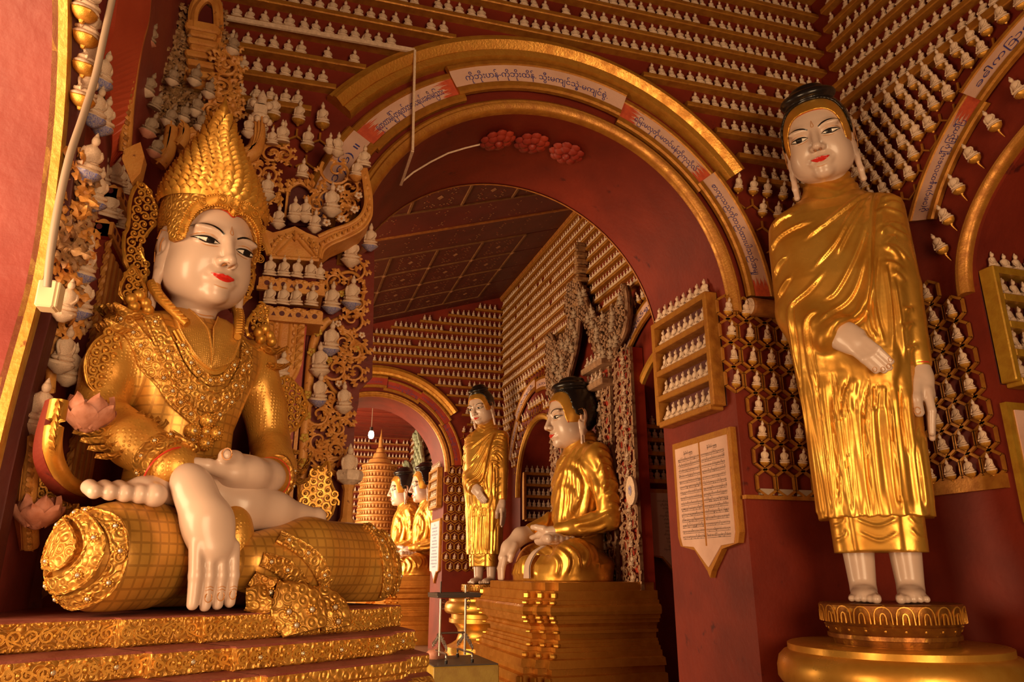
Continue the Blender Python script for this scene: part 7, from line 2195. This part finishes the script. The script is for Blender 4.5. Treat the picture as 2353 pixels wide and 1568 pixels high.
# ================================================================= gilded edge of the near left arch
def edge_band(name, fr, pts, w, m, y=-.012, th=.02, out=True):
    P_ = np.array(pts); T = np.gradient(P_, axis=0); T /= np.linalg.norm(T, axis=1)[:, None]; N_ = np.c_[-T[:, 1], T[:, 0]]
    if not out: N_ = -N_
    a = P_; b = P_ + N_ * w
    G = np.stack([np.c_[a[:, 0], 0 * a[:, 0] + .02, a[:, 1]], np.c_[a[:, 0], 0 * a[:, 0] + y - th, a[:, 1]], np.c_[b[:, 0], 0 * b[:, 0] + y - th, b[:, 1]], np.c_[b[:, 0], 0 * b[:, 0] + .02, b[:, 1]]], 1)
    o = MB().grid(G).build(name, M[m], None, 30); o.matrix_world = FM(fr); o['kind'] = 'structure'
    return o


near = [(2.95, 0), (2.95, 1.0)] + Dpts[:22]
edge_band('trim_20', 'D', near, .066, 'gold_bright', out=False)
edge_band('trim_21', 'D', [(x + .062 if z < 3.2 else x + .05, z + (0.03 if z > 3.2 else 0)) for x, z in near], .10, 'red_dark', y=-.02, th=.05, out=False)

# cable and junction box on the side wall
cb = MB().tube(spline(apts([(262, -20), (240, 80), (218, 180), (190, 270), (160, 360), (135, 470), (118, 570), (108, 660)], 1, 0, 0, X=-.80), 40), .013, 8).build('cable', M['cable'], None, 60)
cb['label'] = 'grey cable running down the side wall to the cream junction box'; cb['category'] = 'cable'
c = at(112, 681, X=-.82); jb = empty('junction_box', c, label='cream plastic junction box on the side wall at far left', category='junction box')
MB().box((0, 0, 0), (.06, .075, .10), bev=.006).build('housing', M['plastic'], jb); MB().box((.033, 0, 0), (.012, .068, .093), bev=.004).build('lid', M['plastic'], jb)
# white conduit over the big arch and the wire along the soffit
P_ = [at(505, 38, Y=4.89), at(700, 70, Y=4.89), at(953, 117, Y=4.89)]
cd = empty('conduit', P_[2], label='white conduit along a shelf and down across the big arch', category='conduit')
def Wc(o, r): o.matrix_parent_inverse = Matrix.Translation(-Vector(r.location)); return o
def bar(a, b, w, d):
    a, b = Vector(a), Vector(b); L_ = (b - a).length; mb = MB().box((0, 0, L_ / 2), (w, d, L_)); mb.xf(Matrix.Translation(a) @ (b - a).to_track_quat('Z', 'Y').to_matrix().to_4x4()); return mb
Wc(bar(P_[0], P_[2], .02, .036).build('run', M['stone'], cd), cd)
Wc(bar(P_[2], at(948, 347, Y=4.89), .030, .018).build('run', M['stone'], cd), cd)
Wc(bar(at(948, 347, Y=4.89), at(921, 425, Y=5.45), .022, .014).build('run', M['stone'], cd), cd)
def soffit_pt(px, py):
    for y in np.linspace(5.05, 6.15, 200):
        p = at(px, py, Y=y)
        if math.hypot(p.x - 1.93, p.z - 3.7) > 1.535: return p
    return at(px, py, Y=5.5)
wi = MB().tube(np.array([soffit_pt(x, y) for x, y in ((924, 418), (950, 396), (990, 372), (1030, 352), (1070, 340), (1112, 330))]), .008, 6).build('wire', M['stone'], None, 60)
wi['label'] = 'thin pale wire along the underside of the big arch to the rosettes'; wi['category'] = 'wire'

M['carved_back'] = mat('sooty_carved_backing', (.16, .075, .035), .7, col2=(.10, .045, .02), scale=20, bump=.3)  # dark sheet behind the pierced canopy carving
# ================================================================= carved canopy behind the middle statue
def pb(L, X=4.62): return [(-at(x, y, X=X).y, at(x, y, X=X).z) for x, y in L]
mc = empty('carved_canopy', (4.75, 10.4, 0), label='weathered peaked canopy with horned sides behind the middle seated statue', category='canopy')
MBF = FM('B')
for k, (poly, m) in enumerate((([(1330, 640), (1352, 700), (1372, 735), (1400, 722), (1430, 690), (1438, 655), (1446, 700), (1440, 760), (1420, 800), (1405, 835), (1380, 830), (1366, 790), (1350, 745), (1325, 722), (1305, 720), (1312, 660)], 'carved_pink'), ([(1335, 705), (1327, 790), (1308, 870), (1292, 935), (1265, 905), (1261, 800), (1267, 768), (1282, 792), (1305, 762), (1318, 722)], 'carved_pink'))):
    o = filigree('canopy_side', pb(poly), None, m, y0=-.22, th=.10, teeth=26, amp=.05, cell=.105, wire=.017, back='carved_back', M4=MBF, seed=40 + k, rim=.035)
    o.parent = mc; o.matrix_parent_inverse = Matrix.Translation(-Vector(mc.location))
rgm = random.Random(4); nf = 0
for poly in ([(1330, 640), (1352, 700), (1372, 735), (1400, 722), (1430, 690), (1446, 700), (1440, 760), (1420, 800), (1405, 835), (1380, 830), (1366, 790), (1350, 745), (1312, 690)], [(1335, 705), (1327, 790), (1308, 870), (1292, 935), (1265, 905), (1261, 800), (1267, 768), (1318, 722)]):
    for _ in range(130):
        x, y = rgm.uniform(1258, 1450), rgm.uniform(640, 940)
        if inside((x, y), poly) and nf < 46:
            p = at(x, y, X=4.33); nf += 1
            fig_at(Matrix.Translation(p) @ Matrix.Rotation(-PI / 2 + .4, 4, 'Z') @ Matrix.Rotation(.2, 4, 'X') @ Matrix.Diagonal((.17, .17, .17, 1)), f'small dulled figurine on the middle canopy, {nth(nf)} counting from the spire', 'figurines on the middle canopy', 'carved_figurine', None, 2)
mb = MB()
for k, (y, w) in enumerate(((700, 34), (670, 30), (645, 26), (622, 22), (602, 16), (585, 11), (570, 6))):
    p = at(1330, y, X=4.62); ww = w * .0075; mb.box((4.66, p.y, p.z), (.24, ww, .10), bev=.02); mb.box((4.66, p.y, p.z + .07), (.18, ww * .7, .08), bev=.02)
Wc(mb.build('spire', M['carved_dim'], mc, 30), mc)
for nm, pxs, top, bot in (('carved_column', (1402, 18), 835, 1345), ('carved_column', (1448, 14), 800, 1340)):
    pass
def plain_column(px0, px1, ytop, ybot, lab):
    a, b = at(px0, (ytop + ybot) / 2, X=4.62).y, at(px1, (ytop + ybot) / 2, X=4.62).y
    zt, zb = at((px0 + px1) / 2, ytop, X=4.62).z, 1.25
    y = (a + b) / 2; w = abs(a - b)
    r = empty('carved_column', (4.7, y, zb), label=lab, category='column')
    Wc(MB().box((4.72, y, (zt + zb) / 2), (.18, w, zt - zb)).build('shaft', M['red_bright'], r), r)
    Wc(MB().box((4.62, y + w * .48, (zt + zb) / 2), (.05, .05, zt - zb)).box((4.62, y - w * .48, (zt + zb) / 2), (.05, .05, zt - zb)).build('edge_strip', M['carved_pink'], r), r)
    mb = MB(); z = zb + .1; k = 0
    while z < zt - .05:
        vine(mb, (4.61, y + (.25 if k % 2 else -.25) * w, z), w * .30, k * 1.1, 1.2 * (-1) ** k, n=(-1, 0, 0), ax=(0, 1, 0), wire=.018, leaves=6, lw=.05, seed=400 + k); z += .085; k += 1
    Wc(mb.build('scrollwork', M['carved_pink'], r, 40), r)
    return r, y, w, zt, zb


def col_figs(y, w, z0, z1, n, lab, side):
    for i in range(n):
        z = z0 + (z1 - z0) * i / n
        fig_at(Matrix.Translation((4.56, y + side * w * .55, z)) @ Matrix.Rotation(-PI / 2, 4, 'Z') @ Matrix.Diagonal((.15, .15, .15, 1)), f'{lab}, {nth(i + 1)} from the bottom', lab, 'carved_figurine', None, True)


for args, lab in (((1378, 1412, 840, 1345), 'weathered carved column right behind the middle statue shoulder'), ((1425, 1462, 800, 1340), 'outer carved strip with a beaded edge beside the right niche'), ((1270, 1292, 880, 1200), 'carved column between the far niche and the middle statue')):
    r, y, w, zt, zb = plain_column(*args, lab)
    col_figs(y, w, zb + .2, zt, 14, {'w': 'figurine on the carved column edge', 'o': 'figurine on the outer carved strip', 'c': 'figurine on the carved column by the far niche'}[lab[0]], .2 if lab[0] == 'w' else -.4)
    if lab[0] == 'w':
        for q, zz in ((0, zt - .30), (1, zt)):
            Wc(MB().box((4.58, y, zz), (.34, w * 1.5, .10), bev=.015).build('figurine_tray', M['carved_pink'], r), r)
            for i in range(4): fig_at(Matrix.Translation((4.47, y - w * .6 + w * 1.2 * (i + .5) / 4, zz + .05)) @ Matrix.Rotation(-PI / 2, 4, 'Z') @ Matrix.Diagonal((.17, .17, .17, 1)), f'figurine on the {"lower" if q == 0 else "upper"} capital tray behind the middle statue, {nth(i + 1)} along', 'figurines on the capital behind the middle statue', 'carved_figurine', None, True)
# small medallion
p = at(1451, 1128, X=4.50); md = empty('medallion', p, label='pale round medallion with a blue mark on the outer carved strip', category='medallion')
k = np.linspace(0, 2 * PI, 25)[:-1]
mb = MB().prism(np.c_[.13 * np.cos(k) * (1 + .1 * (np.sin(k) < 0)), .19 * np.sin(k)], -.02, .02); mb.xf(Matrix.Rotation(-PI / 2, 4, 'Z')); mb.build('disc', M['stone'], md)
mb = MB().prism(np.c_[.045 * np.cos(k), .07 * np.sin(k)], -.026, -.018); mb.xf(Matrix.Rotation(-PI / 2, 4, 'Z')); mb.build('blue_mark', M['blue_glaze'], md)

# ================================================================= far hall: tiered spire, bulb, green canopy
st = empty('tiered_spire', (3.25, 25.0, 0), label='tapering gold spire ringed with figurine ledges in the farthest hall', category='spire')
prof = [(0, 6.25), (.03, 6.0), (.06, 5.9), (.08, 5.6), (.13, 5.55), (.15, 5.42), (.22, 5.38), (.25, 5.22), (.36, 5.18), (.40, 5.05)]
zz = 5.0; rr = .56; tiers = []
while zz > .5:
    prof += [(rr, zz), (rr + .035, zz - .02), (rr + .035, zz - .07), (rr - .03, zz - .085), (rr - .03, zz - .19)]; tiers.append((rr, zz - .19)); zz -= .205; rr = min(rr + .012, .80)
prof += [(.9, zz), (.9, 0)]
MB().lathe(prof, 40).build('body', M['ochre_bright'], st, 30)
mb = MB()
for r_, z_ in tiers:
    n = int(2 * PI * r_ / .11)
    for i in range(n):
        t = i * 2 * PI / n; mb.mb(FIGL, Matrix.Translation((r_ * math.cos(t), r_ * math.sin(t), z_)) @ Matrix.Rotation(t + PI / 2, 4, 'Z') @ Matrix.Diagonal((.11, .11, .12, 1)))
mb.build('figurine_ring', M['ochre_bright'], st, 60)['kind'] = 'stuff'
p = at(853, 998, Y=21.5); bl = empty('pendant_bulb', p, label='bare glowing light bulb hanging in the far hall', category='light bulb')
MB().lathe([(0, -.14), (.06, -.12), (.085, -.04), (.075, .04), (.05, .09), (0, .1)], 14).build('bulb', M['bulb'], bl, 60)
MB().lathe([(0, .2), (.05, .2), (.05, .09), (0, .09)], 12).build('socket', M['steel_dark'], bl, 40)
MB().tube([(0, 0, .2), (0, 0, 6.5 - p.z)], .012, 5).build('cord', M['cable'], bl)
l = bpy.data.lights.new('bulb_light', 'POINT'); l.energy = 12; l.color = (1, .85, .6); l.shadow_soft_size = .1; lo_ = bpy.data.objects.new('bulb_light', l); COL.objects.link(lo_); lo_.location = p + Vector((0, -.05, -.3))
gc = empty('carved_canopy', (4.4, 21.8, 0), label='pale green carved canopy behind the far seated statues', category='canopy')
for k, poly in enumerate(([(938, 1120), (932, 1080), (938, 1062), (950, 1085), (958, 1030), (955, 1000), (962, 995), (968, 1030), (975, 1080), (978, 1130), (968, 1120), (960, 1090), (950, 1120)],)):
    q = [(-at(x, y, X=4.5).y, at(x, y, X=4.5).z) for x, y in poly]
    o = filigree('canopy_side', q, None, 'green_carved', y0=-.35, th=.12, teeth=20, amp=.10, cell=.30, wire=.05, back='green_carved', M4=MBF, seed=50, rim=.06); o.parent = gc; Wc(o, gc)
a_ = at(972, 1110, X=4.5); Wc(MB().tube([(4.5, a_.y, 0), (4.5, a_.y, a_.z)], .08, 8).tube([(4.5, a_.y, a_.z - .2), (4.85, a_.y, a_.z - .2)], .08, 8).build('post', M['gold_yellow'], gc, 60), gc)

# ================================================================= offering stand on the yellow block
Zb = .64
c0, c1 = at(972, 1522, Z=Zb), at(1140, 1528, Z=Zb)
c2 = at(1000, 1500, Z=Zb)
yb = empty('yellow_block', ((c0.x + c1.x) / 2, c1.y + .45, 0), label='yellow painted block under the metal stand in front of the middle throne', category='block')
MB().box((0.02, 0, Zb / 2), (abs(c1.x - c0.x) * 1.02, .95, Zb), bev=.01).build('body', M['yellow_block'], yb)
MB().box((0.02, 0, Zb + .006), (abs(c1.x - c0.x) * 1.0, .93, .012)).build('top', M['steel_dark_brown'], yb)
Z0 = Zb + .012
sd = empty('offering_stand', (yb.location.x - .02, yb.location.y, Z0), .10, label='slim metal stand with a dark tray top and scrolled feet on the yellow block', category='stand')
hgt = at(1040, 1370, Y=yb.location.y).z - Z0
for x in (-.16, .14):
    MB().tube([(x, 0, .05), (x, 0, hgt - .03)], .014, 8).build('post', M['steel'], sd, 60)
    mb = MB().tube(spline([(x - .02, -.30, 0), (x - .02, -.30, .07), (x - .01, -.26, .09), (x, 0, .09), (x + .01, .26, .09), (x + .02, .30, .07), (x + .02, .30, 0)], 24), .012, 8)
    mb.build('foot_bar', M['steel'], sd, 60)
    for y in (-.30, .30): MB().tube([(x + y / 15, y, 0), (x + y / 15, y, .035)], .017, 8).build('rubber_foot', M['black'], sd, 60)
    mb = MB()
    for i in range(6):
        for s in (-1, 1): mb.tube(spiral((x, s * (.05 + .036 * i), .15 + .020 * (5 - i)), .036, i, 1.4 * s, 14, (0, 1, 0)), .006, 5, nrm=(1, 0, 0))
    mb.build('scroll_ornament', M['steel'], sd, 60)
    mb = MB()
    for s in (-1, 1): mb.tube(spiral((x + .03, 0, hgt - .09 - .03 * s), .03, s, 1.3, 12), .006, 5)
    mb.build('scroll_bracket', M['steel'], sd, 60)
MB().tube([(-.16, 0, hgt * .42), (.14, 0, hgt * .42)], .012, 8).build('crossbar', M['steel'], sd, 60)
mb = MB().box((0, 0, hgt), (.52, .36, .03), bev=.006).box((0, -.17, hgt + .022), (.52, .02, .03)).box((0, .17, hgt + .022), (.52, .02, .03)).box((-.25, 0, hgt + .022), (.02, .34, .03)).box((.25, 0, hgt + .022), (.02, .34, .03))
mb.build('tray', M['steel_dark_brown'], sd, 30)
MB().tube([(.12, -.05, hgt + .01), (.12, -.05, hgt + .12)], .012, 8).build('spike', M['steel'], sd, 60); MB().tube([(-.18, -.05, hgt + .01), (-.18, -.05, hgt + .16)], .008, 8).build('spike', M['black'], sd, 60)
p = at(1003, 1508, Z=Z0 + .03); mb = MB(); mb.sph((0, 0, .05), (.11, .09, .08), 12, 7); mb.v = [v * (1 + .15 * np.sin(v[:, :1] * 40) * np.cos(v[:, 1:2] * 30)) for v in mb.v]
o = mb.build('crumpled_cloth', M['salmon'], None, 60); o.location = (p.x, p.y, Z0 - .01); o['label'] = 'small crumpled pinkish cloth beside the foot of the metal stand'; o['category'] = 'cloth'
# ================================================================= leave out the small figurines that nothing shows
bpy.context.view_layer.update()
_dg = bpy.context.evaluated_depsgraph_get()
_gone = []
for o in [o for o in SC.objects if o.parent is None and o.get('category') == 'figurine']:
    own = {o.name} | {c.name for c in o.children}; vis = False
    for dx in (0, -.3, .3):
        e = EYE + _r * dx
        for q in ((0, 0, .05), (0, 0, .45), (0, 0, .85), (-.25, 0, .2), (.25, 0, .2)):
            p = o.matrix_world @ Vector(q)
            if not seen(p): continue
            d = p - e; L_ = d.length; hit = SC.ray_cast(_dg, e, d / L_, distance=L_ + .3)
            if not hit[0] or hit[4].name in own or (hit[1] - e).length > L_ - .03: vis = True; break
        if vis: break
    if not vis: _gone.append(o)
for o in _gone:
    for c in list(o.children): bpy.data.objects.remove(c)
    bpy.data.objects.remove(o)
